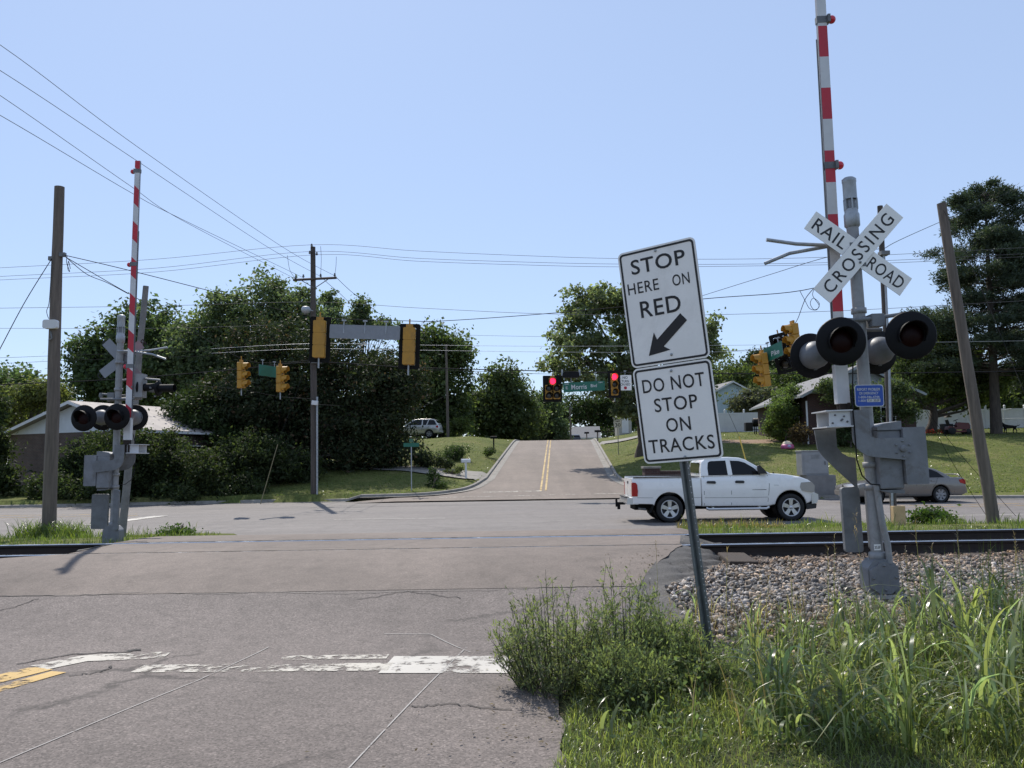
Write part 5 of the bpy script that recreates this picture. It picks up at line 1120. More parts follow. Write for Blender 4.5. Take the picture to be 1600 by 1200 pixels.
spec_sed = dict(W=1.85, zmid=0.62, xf=2.7, lf=1.1, xr=-0.4, lr=0.8, r=0.325, ar=0.385, zb=0.28, wb=2.76, belt=0.93, gh=0.48, tumble=0.26, paint=m_cars, spokes=7, rim=m_alum,
    rear_low=[(-1.06, 0.34), (-0.9, 0.28)], front_top=[(3.70, 0.28), (3.80, 0.40), (3.82, 0.55), (3.74, 0.66), (3.4, 0.78), (2.8, 0.88), (2.25, 0.94), (1.5, 0.95), (0.0, 0.97), (-0.45, 0.985), (-0.95, 0.99), (-1.06, 0.95), (-1.10, 0.75), (-1.12, 0.55)],
    green=[(-0.58, 0.95), (-0.25, 1.16), (0.08, 1.33), (0.45, 1.41), (0.9, 1.43), (1.3, 1.40), (1.6, 1.32), (2.0, 1.12), (2.35, 0.93)],
    windows=[[(-0.22, 1.0), (0.05, 1.22), (0.28, 1.32), (0.50, 1.35), (0.52, 1.0)], [(0.60, 1.0), (0.57, 1.355), (0.92, 1.375), (1.0, 1.37), (1.02, 1.0)], [(1.10, 1.0), (1.08, 1.37), (1.30, 1.345), (1.55, 1.26), (1.98, 1.02)]],
    screens=[('windshield', (1.64, 1.31, 0.62), (2.30, 0.97, 0.78)), ('rear_window', (-0.54, 0.99, 0.72), (0.02, 1.31, 0.62))],
    seams=[[(1.05, 0.98), (1.04, 0.7), (1.06, 0.34)], [(2.10, 0.94), (2.16, 0.7), (2.12, 0.34)], [(0.10, 0.98), (0.22, 0.75), (0.36, 0.60)]], handles=[(0.30, 0.88), (1.25, 0.87)],
    tail=[(-1.08, 0.72), (-0.84, 0.78), (-0.80, 0.90), (-1.0, 0.93), (-1.07, 0.88)], head=[(3.50, 0.62), (3.76, 0.60), (3.74, 0.68), (3.45, 0.76)], mirror=(1.95, 0.97),
    bumpers=[('rear_bumper', [(-1.17, 0.38), (-0.95, 0.36), (-0.95, 0.60), (-1.15, 0.60)]), ('front_bumper', [(3.6, 0.30), (3.84, 0.32), (3.87, 0.5), (3.7, 0.54)])], extra=taurus_extra)
rs = at(1466, 783, 32.6); fs_ = at(1311, 780, 32.6)
o = sedan_like('sedan', 'beige four door sedan across the boulevard, partly hidden by the right crossing signal', 'car', (rs.x, 32.6 + 0.6, BZ), A(180), spec_sed); o.scale = (0.905, 0.96, 0.97)
spec_suv = dict(W=1.84, zmid=0.8, xf=2.9, lf=0.9, xr=-0.4, lr=0.6, r=0.36, ar=0.43, zb=0.40, wb=2.82, belt=1.10, gh=0.68, tumble=0.20, paint=m_carg, spokes=5, rim=m_alum,
    rear_low=[(-0.88, 0.45), (-0.6, 0.40)], front_top=[(3.5, 0.40), (3.68, 0.50), (3.70, 0.75), (3.62, 0.92), (3.2, 1.03), (2.4, 1.12), (1.0, 1.14), (-0.86, 1.16), (-0.92, 0.9), (-0.92, 0.6)],
    green=[(-0.88, 1.10), (-0.80, 1.30), (-0.60, 1.62), (-0.45, 1.74), (-0.1, 1.79), (0.9, 1.80), (1.5, 1.76), (1.75, 1.66), (2.1, 1.40), (2.5, 1.10)],
    windows=[[(-0.72, 1.20), (-0.52, 1.58), (-0.42, 1.66), (0.02, 1.69), (0.20, 1.20)], [(0.30, 1.20), (0.12, 1.69), (0.62, 1.71), (0.62, 1.20)], [(0.76, 1.20), (0.72, 1.71), (1.20, 1.71), (1.50, 1.66), (1.85, 1.42), (2.1, 1.20)]],
    screens=[('windshield', (1.80, 1.63, 0.66), (2.46, 1.15, 0.80)), ('rear_window', (-0.83, 1.24, 0.74), (-0.60, 1.64, 0.64))],
    seams=[[(0.70, 1.15), (0.70, 0.45)], [(-0.05, 1.15), (0.12, 0.85), (0.4, 0.7)], [(1.95, 1.12), (1.9, 0.45)]], handles=[(0.2, 1.02), (1.0, 1.02)],
    tail=[(-0.90, 0.92), (-0.66, 0.94), (-0.66, 1.10), (-0.86, 1.14)], head=[(3.3, 0.78), (3.64, 0.76), (3.60, 0.90), (3.25, 0.96)], mirror=(1.9, 1.14),
    bumpers=[('rear_bumper', [(-1.0, 0.48), (-0.8, 0.45), (-0.8, 0.72), (-0.98, 0.72)]), ('front_bumper', [(3.5, 0.42), (3.74, 0.45), (3.76, 0.68), (3.55, 0.7)])], bump=m_carg)
YV = 80.0; q = at(674, 686, YV)
sedan_like('suv', 'silver SUV parked on the left lawn half hidden by the magnolia', 'SUV', (q.x, YV, gz(q.x, YV) + 0.03), A(172), spec_suv)
spec_far = dict(spec_suv); spec_far['paint'] = m_card; spec_far['bump'] = m_card
q = at(897, 684, 118); sedan_like('suv', 'dark SUV far up the side street at the crest, just right of the distant pole', 'SUV', (q.x, 118, float(street_z(118)) + 0.0), A(96), spec_far)
spec_far2 = dict(spec_sed); spec_far2['paint'] = m_carg; spec_far2['extra'] = None
q = at(883, 682, 128); sedan_like('sedan', 'small pale car far off beyond the crest, left of the dark SUV', 'car', (q.x - 2, 128, max(gz(q.x, 128), 3.2)), A(15), spec_far2)

# ------------------------------------------------------------------ houses
def gable_house(name, label, loc, rz, Lx, Ly, eave, ridge, over, wall_m, gable_m, roof_m, feats, base=-1.0, trim=None):
    trim = trim or m_vinyl
    """ridge along local +y from y=0 to Ly, gable end at y=0 facing -y, x in +-Lx/2"""
    t = thing(name, label, 'house', loc, (0, 0, rz))
    hx = Lx/2
    MB().box((0, Ly/2, (eave+base)/2), (Lx, Ly, eave-base)).build('wall', wall_m, t)
    MB().prism([(-hx, eave), (hx, eave), (0, ridge-0.06)], -Ly+0.003, 0.02, (0,0,0), (1,0,0), (0,0,1)).build('gable', gable_m, t)
    rf = MB(); th = 0.14; sl = (ridge-eave)/hx; ex = hx + over; ez = eave - over*sl
    rf.prism([(-ex, ez), (0, ridge), (ex, ez), (ex, ez+th), (0, ridge+th), (-ex, ez+th)], -Ly-over, over, (0,0,0), (1,0,0), (0,0,1)); rf = rf.build('roof', roof_m, t)
    MB().prism([(-ex-0.02, ez-0.05), (0, ridge-0.05), (ex+0.02, ez-0.05), (ex+0.02, ez+th-0.03), (0, ridge+th-0.03), (-ex-0.02, ez+th-0.03)], over+0.003, over+0.03, (0,0,0), (1,0,0), (0,0,1)).build('bargeboard', trim, rf)
    for s_ in (-1, 1): MB().box((s_*(ex+0.05), Ly/2, ez+0.03), (0.11, Ly+2*over, 0.12)).build('gutter', trim, rf)
    for kind, side, u, z, w, h in feats:          # side 'g' gable end, 'l'/'r' long walls
        if side == 'g': o_, ux, nn = Vector((u, 0, z)), Vector((1,0,0)), Vector((0,-1,0))
        elif side == 'l': o_, ux, nn = Vector((-hx, u, z)), Vector((0,-1,0)), Vector((-1,0,0))
        else: o_, ux, nn = Vector((hx, u, z)), Vector((0,1,0)), Vector((1,0,0))
        if kind == 'window':
            wn = MB().prism(rrect(w, h, 0.01, 1), -0.03, 0.02, o_, ux, (0,0,1)).build('window', m_glass, t)
            MB().prism([(-w/2-.07,-h/2-.07),(w/2+.07,-h/2-.07),(w/2+.07,-h/2),(-w/2-.07,-h/2)], 0, 0.05, o_, ux, (0,0,1)).prism([(-w/2-.07,h/2),(w/2+.07,h/2),(w/2+.07,h/2+.07),(-w/2-.07,h/2+.07)], 0, 0.05, o_, ux, (0,0,1)).prism([(-w/2-.07,-h/2),(-w/2,-h/2),(-w/2,h/2),(-w/2-.07,h/2)], 0, 0.05, o_, ux, (0,0,1)).prism([(w/2,-h/2),(w/2+.07,-h/2),(w/2+.07,h/2),(w/2,h/2)], 0, 0.05, o_, ux, (0,0,1)).prism([(-w/2,-.02),(w/2,-.02),(w/2,.02),(-w/2,.02)], 0.021, 0.04, o_, ux, (0,0,1)).build('frame', m_vinyl, wn)
        elif kind == 'door': MB().prism(rrect(w, h, 0.01, 1), 0, 0.03, o_, ux, (0,0,1)).build('door', m_vinyl, t)
        elif kind == 'pipe': MB().box(o_ + nn*0.05, (w, w, h)).build('downspout', m_vinyl, t)
        elif kind == 'vent': MB().prism([(-w/2, -h/2), (w/2, -h/2), (0, h/2)], 0, 0.03, o_, ux, (0,0,1)).build('vent', m_alum_dk, t)
    return t
gable_house('brick_house', 'brown brick house with white siding gable and metal roof behind the hedge at far left', (-24.2, 46.0, 0.2), A(-22), 10.2, 15, 3.35, 4.95, 0.5, m_brick2, m_siding, M('metal_roof', (0.30, 0.265, 0.245), 0.75, 0, 0.12, 3),
    [('window', 'g', 2.4, 1.9, 1.0, 1.2), ('window', 'r', 3.5, 1.9, 1.1, 1.2)])
m_greysid = M('weathered_grey_siding', (0.26, 0.28, 0.285), 0.7, 0, 0.15, 3, dirt=(0.15, 0.16, 0.155))
qh = at(1266, 690, 52.0)
gable_house('brick_house', 'dark red brick house with grey shingle roof and pale gable on the right hill', (qh.x + 3.3, 52.0, qh.z - 0.1), A(-3), 6.6, 13, 3.1, 4.75, 0.45, m_brick, m_greysid, m_roof,
    [('window', 'l', 2.3, 1.55, 0.8, 1.15), ('window', 'l', 5.0, 1.55, 0.8, 1.15), ('window', 'g', 1.6, 1.6, 0.8, 1.1), ('pipe', 'l', 0.06, 1.3, 0.09, 2.7), ('vent', 'g', 0, 4.1, 0.6, 0.3)], trim=m_greysid)
qh = at(1146, 662, 92.0)
gable_house('blue_house', 'pale blue house with grey roof behind the left stretch of white fence', (qh.x, 92.0, qh.z - 0.6), A(8), 9, 12, 2.9, 5.2, 0.4, m_bluesid, m_bluesid, m_roof, [('window', 'g', -2.6, 2.0, 1.4, 1.1), ('window', 'g', 1.8, 2.0, 1.2, 1.1)])
qh = at(1440, 640, 84.0)
gable_house('blue_house', 'distant house with a grey blue gable just right of the slim strain pole', (qh.x - 2.6, 84.0, qh.z - 1.2), A(14), 8, 10, 3.0, 5.4, 0.4, m_brick, m_bluesid, m_roof, [('window', 'g', 0, 1.8, 1.2, 1.1)])
qh = at(910, 690, 150.0)
gable_house('white_house', 'small white house with long grey roof far off at the side street crest', (qh.x + 2.6, 150.0, 3.2), A(88), 6.5, 6.5, 2.4, 4.2, 0.5, m_siding, m_siding, m_roof, [('window', 'l', 4, 1.5, 1.4, 1.2), ('door', 'l', 2.2, 1.1, 1.0, 2.1)])
qh = at(977, 673, 86.0)
m_shed = M('cream_shed_paint', (0.42, 0.40, 0.36), 0.7, 0, 0.1, 2)
gable_house('garden_shed', 'small plain white shed half hidden behind the sycamore trunk and the speed limit sign', (qh.x, 86.0, qh.z - 0.3), A(5), 1.35, 2.0, 1.75, 1.95, 0.06, m_shed, m_shed, m_shed, [('door', 'g', 0.0, 0.85, 0.7, 1.6)])

# ------------------------------------------------------------------ fences
def vinyl_fence(label, pts, hgt=1.75):
    t = thing('white_fence', label, 'fence', (pts[0][0], pts[0][1], gz(*pts[0])))
    o = t.location.copy(); pn = MB()
    for a, b_ in zip(pts[:-1], pts[1:]):
        a_, b2 = Vector((*a, gz(*a))) - o, Vector((*b_, gz(*b_))) - o
        d = (b2 - a_); L = Vector((d.x, d.y, 0)).length; ux = Vector((d.x, d.y, 0)).normalized()
        nb = max(1, int(L/0.16))
        for i in range(nb):
            u0, u1 = L*i/nb + 0.003, L*(i+1)/nb - 0.003; z0 = a_.z + d.z*i/nb
            pn.prism([(u0, 0.05), (u1, 0.05), (u1, hgt-0.12), (u0, hgt-0.12)], -0.012, 0.012, Vector((a_.x, a_.y, z0)), ux, (0,0,1))
        for z in (0.08, hgt-0.10): pn.prism([(0, z-0.07), (L, z-0.07), (L, z+0.07), (0, z+0.07)], -0.03, 0.03, a_ + Vector((0,0,d.z/2)), ux, (0,0,1))
    pn.build('panel', m_vinyl, t)
    for p_ in pts:
        q_ = Vector((*p_, gz(*p_))) - o
        MB().box(q_ + Vector((0,0,hgt/2+0.05)), (0.13, 0.13, hgt+0.3)).lathe([(0.11, hgt+0.19), (0.09, hgt+0.24), (0.0, hgt+0.30)], q_, (0,0,1), 4).build('post', m_vinyl, t)
    return t
YF = 74
xs_l = [at(px, 660, YF).x for px in (1020, 1046, 1072, 1103, 1133, 1163, 1192, 1222, 1250, 1278)]
vinyl_fence('white vinyl fence on the right hill, stretch left of the dark red brick house', [(x, YF) for x in xs_l])
xs_r = [at(px, 660, YF-1).x for px in (1395, 1425, 1455, 1483, 1511, 1541, 1571, 1602, 1634, 1665, 1697)]
vinyl_fence('white vinyl fence on the right hill, stretch behind the pine', [(x, YF - 1) for x in xs_r])

# ------------------------------------------------------------------ small street and yard furniture
t = thing('utility_cabinet', 'grey metal utility cabinet on a wider base at the right kerb behind the pickup', 'utility cabinet', (at(1284, 772, 36.8).x, 37.2, gz(at(1284, 772, 36.8).x, 37.0)))
lc = lambda px, py: at(px, py, 36.7) - Vector(t.location)
a_, b_ = lc(1262, 772), lc(1306, 742); z1, z2 = b_.z, lc(1276, 705).z
m_cab = M('cabinet_grey_paint', (0.27, 0.275, 0.28), 0.5, 0.2, 0.12, 3, dirt=(0.2, 0.2, 0.19))
MB().box(((a_.x+b_.x)/2, 0, z1/2-0.1), (b_.x-a_.x, 1.0, z1+0.2)).build('base', M('cabinet_plinth', (0.19, 0.185, 0.18), 0.8, 0, 0.2, 3), t, bevel=0.02)
x0, x1 = lc(1254.5, 720).x, lc(1296, 720).x
cbm = MB().box(((x0+x1)/2, 0.0, (z1+z2)/2), (x1-x0, 0.75, z2-z1)).build('body', m_cab, t, bevel=0.02)
MB().box(((x0+x1)/2, 0, z2+0.015), (x1-x0+0.06, 0.82, 0.05)).build('lid', m_cab, t, bevel=0.015)
dr = MB().box(((x0+x1)/2+0.02, -0.385, (z1+z2)/2), (x1-x0-0.14, 0.02, z2-z1-0.14)).build('door', m_cab, t, bevel=0.006)
MB().box((x1-0.16, -0.405, (z1+z2)/2), (0.05, 0.03, 0.16)).build('handle', m_alum_dk, dr)
for i in range(4): MB().box(((x0+x1)/2, -0.398, z2-0.17-0.045*i), (0.36, 0.008, 0.016)).build('vent', m_alum_dk, dr)

t = thing('brick_sign_wall', 'low brick entrance wall with a square pillar on the lawn behind the pickup bed', 'brick wall', (at(1018, 760, 38.5).x, 38.6, gz(at(1018, 760, 38.5).x, 38.5)))
lc = lambda px, py: at(px, py, 38.5) - Vector(t.location)
zt = lc(1018, 732).z; zw = lc(1050, 737.5).z; x0, x1, x2 = lc(1006, 740).x, lc(1030, 740).x, lc(1086, 740).x
MB().box(((x0+x1)/2, 0, zt/2-0.1), (x1-x0, 0.7, zt+0.2)).build('pillar', m_brick, t)
MB().box(((x0+x1)/2, 0, zt+0.05), (x1-x0+0.1, 0.8, 0.1)).build('cap', m_conc, t, bevel=0.01)
MB().box(((x1+x2)/2, 0.05, zw/2-0.1), (x2-x1, 0.35, zw+0.2)).build('wall', m_brick, t)
MB().box(((x1+x2)/2, 0.05, zw+0.03), (x2-x1, 0.42, 0.07)).build('coping', m_brick2, t)

def mailbox(label, px, py, Y, pybase, mat, postm, rz=0):
    b_ = at(px, pybase, Y); z0 = gz(b_.x, Y); t = thing('mailbox', label, 'mailbox', (b_.x, Y, z0), (0, 0, rz)); h = at(px, py, Y).z - z0
    MB().box((0, 0, h/2-0.1), (0.1, 0.1, h+0.1)).build('post', postm, t)
    MB().prism([(-0.09, 0), (0.09, 0), (0.09, 0.12)] + [(0.09*math.cos(a), 0.12+0.09*math.sin(a)) for a in np.linspace(0.3, PI-0.3, 6)] + [(-0.09, 0.12)], -0.26, 0.26, (0, 0, h-0.08), (0,1,0), (0,0,1)).build('box', mat, t, bevel=0.008)
    MB().box((0.1, 0.1, h+0.10), (0.02, 0.02, 0.14)).build('flag', m_armr, t)
    return t
mailbox('white mailbox on a white post at the driveway edge left of the side street', 728, 720.5, 47.2, 742, m_vinyl, m_vinyl, 0.3)
mailbox('black mailbox on a thin dark post higher up the left lawn by the kerb', 771.5, 684, 67, 699, m_black, m_black, 0.2)
mailbox('dark mailbox on a wooden post on the right side near the crest', 934, 674, 76, 691, m_black, m_wood, 0.2)
mailbox('second dark mailbox on a wooden post, farther back at the crest', 917, 676.5, 94, 689, m_black, m_wood, 0.2)
def post_sign(name, label, px, pytop, pybase, Y, w, h, texts, mats, tm, rz=0, border=None, postm=None):
    b_ = at(px, pybase, Y); z0 = gz(b_.x, Y); t = thing(name, label, 'sign', (b_.x, Y, z0), (0, 0, rz)); H_ = at(px, pytop, Y).z - z0
    MB().box((0, 0.02, H_/2-0.15), (0.05, 0.035, H_+0.25)).build('post', postm or m_alum_dk, t)
    o = MB().prism(rrect(w, h, 0.03), -0.002, 0.002, (0, -0.012, H_-h/2), (1,0,0), (0,0,1), 1).sheet(rrect(w, h, 0.03), (0, -0.012, H_-h/2), (1,0,0), (0,0,1), 0.004).build('panel', mats, t)
    tx = MB()
    for s_, tw, th, z in texts: tx.text(s_, tw, th, (0, -0.012, H_-h/2+z), (1,0,0), (0,0,1), 0.008, 0, 0.012)
    if texts: tx.build('lettering', tm, o)
    if border: MB().ring(rrect(w-.03, h-.03, .02), rrect(w-.06, h-.06, .02), (0, -0.012, H_-h/2), (1,0,0), (0,0,1), 0.007).build('border', border, o)
    return t
post_sign('speed_limit_sign', 'white SPEED LIMIT 30 sign on a dark post under the sycamore', 966.5, 652.5, 710, 61, 0.60, 0.76, [('SPEED', 0.40, 0.10, 0.26), ('LIMIT', 0.36, 0.10, 0.11), ('30', 0.40, 0.26, -0.16)], [m_signw, m_signback], m_signk, 0, m_signk, m_post)
Yn = 42.5
nm = post_sign('street_name_sign', 'green street name blades on a slim post at the left corner before the magnolia', 643, 692, 760, Yn, 0.80, 0.20, [], [m_green, m_green], m_armw, A(10), None, m_galv)
zz = at(643, 692, Yn).z - nm.location.z
MB().prism(rrect(0.70, 0.18, 0.02), -0.004, 0.004, (0, 0, zz+0.12), (0.35,0.94,0), (0,0,1)).build('cross_blade', m_green, nm)
# yard things on the right hill
q = at(1230.5, 703.5, 50.5); zq = gz(q.x, 50.5)
t = thing('play_tent', 'small round pink and purple toy with a cream top lying on the right lawn', 'toy', (q.x, 50.5, zq))
m_pink = M('pink_plastic', (0.46, 0.10, 0.22), 0.5); m_cream = M('cream_plastic', (0.62, 0.50, 0.36), 0.5)
MB().lathe([(0.36, 0.0), (0.40, 0.08), (0.38, 0.20), (0.30, 0.27), (0.0, 0.27)], (0,0,0), (0,0,1), 20).build('base', m_pink, t)
MB().lathe([(0.30, 0.26), (0.26, 0.36), (0.15, 0.45), (0.0, 0.48)], (0,0,0.004), (0,0,1), 20).build('lid', m_cream, t)
MB().ell((0, -0.36, 0.14), (0.12, 0.06, 0.09)).build('face', M('pale_purple_plastic', (0.40, 0.36, 0.55), 0.5), t)
q = at(1192, 676, 68); zq = gz(q.x, 68)
t = thing('barbecue_smoker', 'black barbecue smoker trailer by the white fence, left of the leafy bush', 'barbecue', (q.x, 68, zq))
MB().tube([(-0.8, 0, 0.95), (-0.75, 0, 0.95), (0.75, 0, 0.95), (0.8, 0, 0.95)], [0.2, 0.36, 0.36, 0.2], 18).build('barrel', m_black, t)
MB().cyl((0.6, 0, 1.2), (0.6, 0, 1.75), 0.07, None, 10).build('chimney', m_black, t)
for x in (-0.6, 0.6):
    for y in (-0.25, 0.25): MB().box((x, y, 0.35), (0.06, 0.06, 0.75)).build('leg', m_black, t)
MB().box((0, 0, 0.35), (1.7, 0.6, 0.05)).build('shelf', m_black, t); MB().box((-1.15, 0, 0.6), (0.6, 0.5, 0.7)).build('firebox', m_trim, t, bevel=0.03)
q = at(1206, 676, 66); t = thing('waste_bin', 'black wheeled waste bin standing right of the barbecue smoker', 'bin', (q.x, 66, gz(q.x, 66)))
MB().prism([(-0.26, 0.05), (0.26, 0.05), (0.32, 1.0), (-0.32, 1.0)], -0.3, 0.3, (0,0,0), (1,0,0), (0,0,1)).build('bin_body', m_black, t, bevel=0.03); MB().box((0, 0, 1.04), (0.68, 0.7, 0.07)).build('lid', m_trim, t, bevel=0.02)
for x in (-0.24, 0.24): MB().cyl((x-0.03, 0.3, 0.1), (x+0.03, 0.3, 0.1), 0.1, None, 12).build('wheel', m_trim, t)
# riding mower, grill, flowers, dog, clothes line on the hill at the right
q = at(1497, 688, 60); zq = gz(q.x, 60)
t = thing('riding_mower', 'dark red riding mower parked between the two tree trunks on the right hill', 'mower', (q.x, 60, zq), (0, 0, A(-8)))
m_dkred = M('dark_red_paint', (0.10, 0.012, 0.012), 0.4)
MB().prism([(-0.1, 0.35), (0.75, 0.35), (0.80, 0.62), (0.70, 0.82), (0.0, 0.88), (-0.1, 0.7)], -0.26, 0.26, (0,0,0), (1,0,0), (0,0,1)).build('hood', m_dkred, t, bevel=0.04)
MB().prism([(-0.75, 0.35), (-0.1, 0.35), (-0.1, 0.5), (-0.7, 0.62)], -0.38, 0.38, (0,0,0), (1,0,0), (0,0,1)).build('fender', m_dkred, t, bevel=0.03)
MB().prism([(-0.62, 0.6), (-0.25, 0.6), (-0.25, 0.68), (-0.55, 0.72), (-0.66, 1.08), (-0.74, 1.06)], -0.22, 0.22, (0,0,0), (1,0,0), (0,0,1)).build('seat', m_black, t, bevel=0.03)
MB().lathe([(0.16, 0), (0.17, 0.012), (0.16, 0.024)], (-0.08, 0, 1.02), (-0.4, 0, 1), 16).cyl((0.0, 0, 0.8), (-0.08, 0, 1.02), 0.02, None, 6).build('steering_wheel', m_black, t)
for x, r in ((-0.5, 0.26), (0.6, 0.19)):
    for s_ in (-1, 1): MB().lathe([(0.0, -0.1), (r*0.9, -0.1), (r, -0.06), (r, 0.06), (r*0.9, 0.1), (0, 0.1)], (x, s_*0.40, r), (0, s_, 0), 16).build('wheel', m_tyre, t)
MB().box((0.05, 0, 0.22), (0.8, 1.0, 0.14)).build('mower_deck', m_dkred, t, bevel=0.03)
q = at(1480, 684, 61); t = thing('garden_cart', 'dark garden cart with a white top beside the riding mower', 'cart', (q.x, 61, gz(q.x, 61)))
MB().prism([(-0.30, 0.3), (0.30, 0.3), (0.36, 0.72), (-0.36, 0.72)], -0.3, 0.3, (0,0,0), (1,0,0), (0,0,1)).build('tub', m_trim, t, bevel=0.02); MB().box((0, 0, 0.75), (0.82, 0.7, 0.06)).build('top', m_vinyl, t, bevel=0.01)
for s_ in (-1, 1): MB().lathe([(0, -0.04), (0.18, -0.04), (0.18, 0.04), (0, 0.04)], (0, s_*0.36, 0.18), (0, s_, 0), 14).build('wheel', m_tyre, t)
MB().cyl((0.3, 0, 0.35), (0.75, 0, 0.55), 0.02, None, 6).build('handle', m_black, t)
# dog
q = at(1577, 681.5, 60.5); t_z = gz(q.x, 60.5)
def skin_body(name, joints, edges, radii, mat, loc, rz, label, cat, root=0):
    me = bpy.data.meshes.new(name); me.from_pydata(joints, edges, []); o = bpy.data.objects.new(name, me); COL.objects.link(o)
    o.location = loc; o.rotation_euler = (0, 0, rz); me.materials.append(mat)
    md = o.modifiers.new('skin', 'SKIN'); md.use_smooth_shade = True
    for v, r in zip(me.skin_vertices[0].data, radii): v.radius = (r, r)
    me.skin_vertices[0].data[root].use_root = True
    s_ = o.modifiers.new('subsurf', 'SUBSURF'); s_.levels = 2; s_.render_levels = 2
    return tag(o, label, cat)
J = [(0,0,.48), (.22,0,.50), (.40,0,.50), (-.18,0,.47), (-.30,0,.47), (.52,0,.62), (.60,0,.72), (.70,0,.71), (.80,0,.68), (.40,.09,.30), (.39,.09,.16), (.41,.09,.02), (.40,-.09,.30), (.42,-.09,.16), (.47,-.09,.02),
     (-.28,.09,.32), (-.37,.09,.20), (-.34,.09,.02), (-.28,-.09,.32), (-.22,-.09,.20), (-.22,-.09,.02), (-.42,0,.52), (-.58,0,.56), (-.70,0,.62), (.60,.05,.80), (.60,-.05,.80)]
E = [(0,1),(1,2),(0,3),(3,4),(2,5),(5,6),(6,7),(7,8),(2,9),(9,10),(10,11),(2,12),(12,13),(13,14),(4,15),(15,16),(16,17),(4,18),(18,19),(19,20),(4,21),(21,22),(22,23),(6,24),(6,25)]
R_ = [.115,.13,.13,.10,.105,.09,.085,.06,.04,.05,.035,.03,.05,.035,.03,.06,.035,.028,.06,.035,.028,.035,.025,.015,.02,.02]
skin_body('dog', J, E, R_, m_black_matte, (q.x + 0.15, 60.5, t_z), A(180), 'black dog standing on the lawn just right of the pine trunk', 'dog')
q = at(1570, 672, 66); t = thing('clothes_line', 'white clothes line post with crossbar by the fence, right of the pine trunk', 'clothes line', (q.x, 66, gz(q.x, 66)))
hh = at(1570, 640, 66).z - t.location.z
MB().cyl((0,0,-0.1), (0,0,hh), 0.045, None, 10).build('post', m_vinyl, t); MB().cyl((-0.25,0,hh-0.06), (0.65,0,hh+0.05), 0.04, None, 8).build('crossbar', m_vinyl, t)
MB().cyl((-0.2,0,0.95), (1.9,0,0.95), 0.03, None, 8).cyl((1.9,0,-0.1), (1.9,0,0.95), 0.03, None, 8).build('rail', m_vinyl, t)
q = at(1438, 674, 63); t = thing('storage_box', 'small dark storage box left of the forked tree trunk on the right hill', 'box', (q.x, 63, gz(q.x, 63)))
MB().box((0,0,0.22), (0.42, 0.4, 0.44)).build('box_body', M('slate_plastic', (0.05, 0.06, 0.07), 0.6), t, bevel=0.02); MB().box((0,0,0.46), (0.46, 0.44, 0.05)).build('lid', m_trim, t, bevel=0.01)
q = at(1482, 672, 66); t = thing('bird_feeder', 'slim white bird feeder pole with a small roof before the fence', 'bird feeder', (q.x, 66, gz(q.x, 66))); hh = at(1482, 652, 66).z - t.location.z
MB().cyl((0,0,-0.1), (0,0,hh), 0.03, None, 8).build('pole', m_vinyl, t); MB().prism([(-0.26, 0), (0.26, 0), (0, 0.2)], -0.2, 0.2, (0,0,hh), (1,0,0), (0,0,1)).build('roof', m_wood_dk, t)
# ------------------------------------------------------------------ vegetation
ml_leaf = leafmat('leaf', 0.50, 0.6, 0.2)
ml_gloss = leafmat('glossy_leaf', 0.3, 0.6, 0.14)
ml_thin = leafmat('thin_leaf', 0.62, 0.55, 0.25)
ml_needle = leafmat('needle', 0.25, 0.6, 0.25)
ml_grass = leafmat('grass_blade', 0.58, 0.30, 0.7)
def unit(a): return a / np.maximum(np.linalg.norm(a, axis=1, keepdims=True), 1e-9)
def leaf_quads(C, size, aspect, out, up=0.5, jit=1.0):
    """diamond leaf quads at centres C, normals biased outwards and up"""
    n_ = len(C); N = unit(RNG.normal(size=(n_, 3))*jit + out*0.5 + np.array([0, 0, up])); T = unit(np.cross(N, RNG.normal(size=(n_, 3)))); B = np.cross(N, T)
    s_ = (size * RNG.uniform(0.6, 1.35, n_))[:, None]; a = T*s_*0.5; b_ = B*s_*0.5*aspect
    V_ = np.stack([C - a, C + b_ + a*0.1, C + a, C - b_ + a*0.1], 1).reshape(-1, 3)
    F_ = (np.arange(n_)*4)[:, None] + np.arange(4)[None]
    return V_, F_
def tints(n_, col, clump=None, var=0.3, yel=0.12):
    c = np.array(col)[None] * RNG.uniform(1-var, 1+var, (n_, 1))
    y_ = RNG.uniform(-yel, yel, (n_, 1)); c = c * np.concatenate([1 + y_, 1 + 0.3*y_, 1 - y_], 1)
    if clump is not None: c = c * clump[:, None]
    return np.clip(c, 0.002, 0.9)
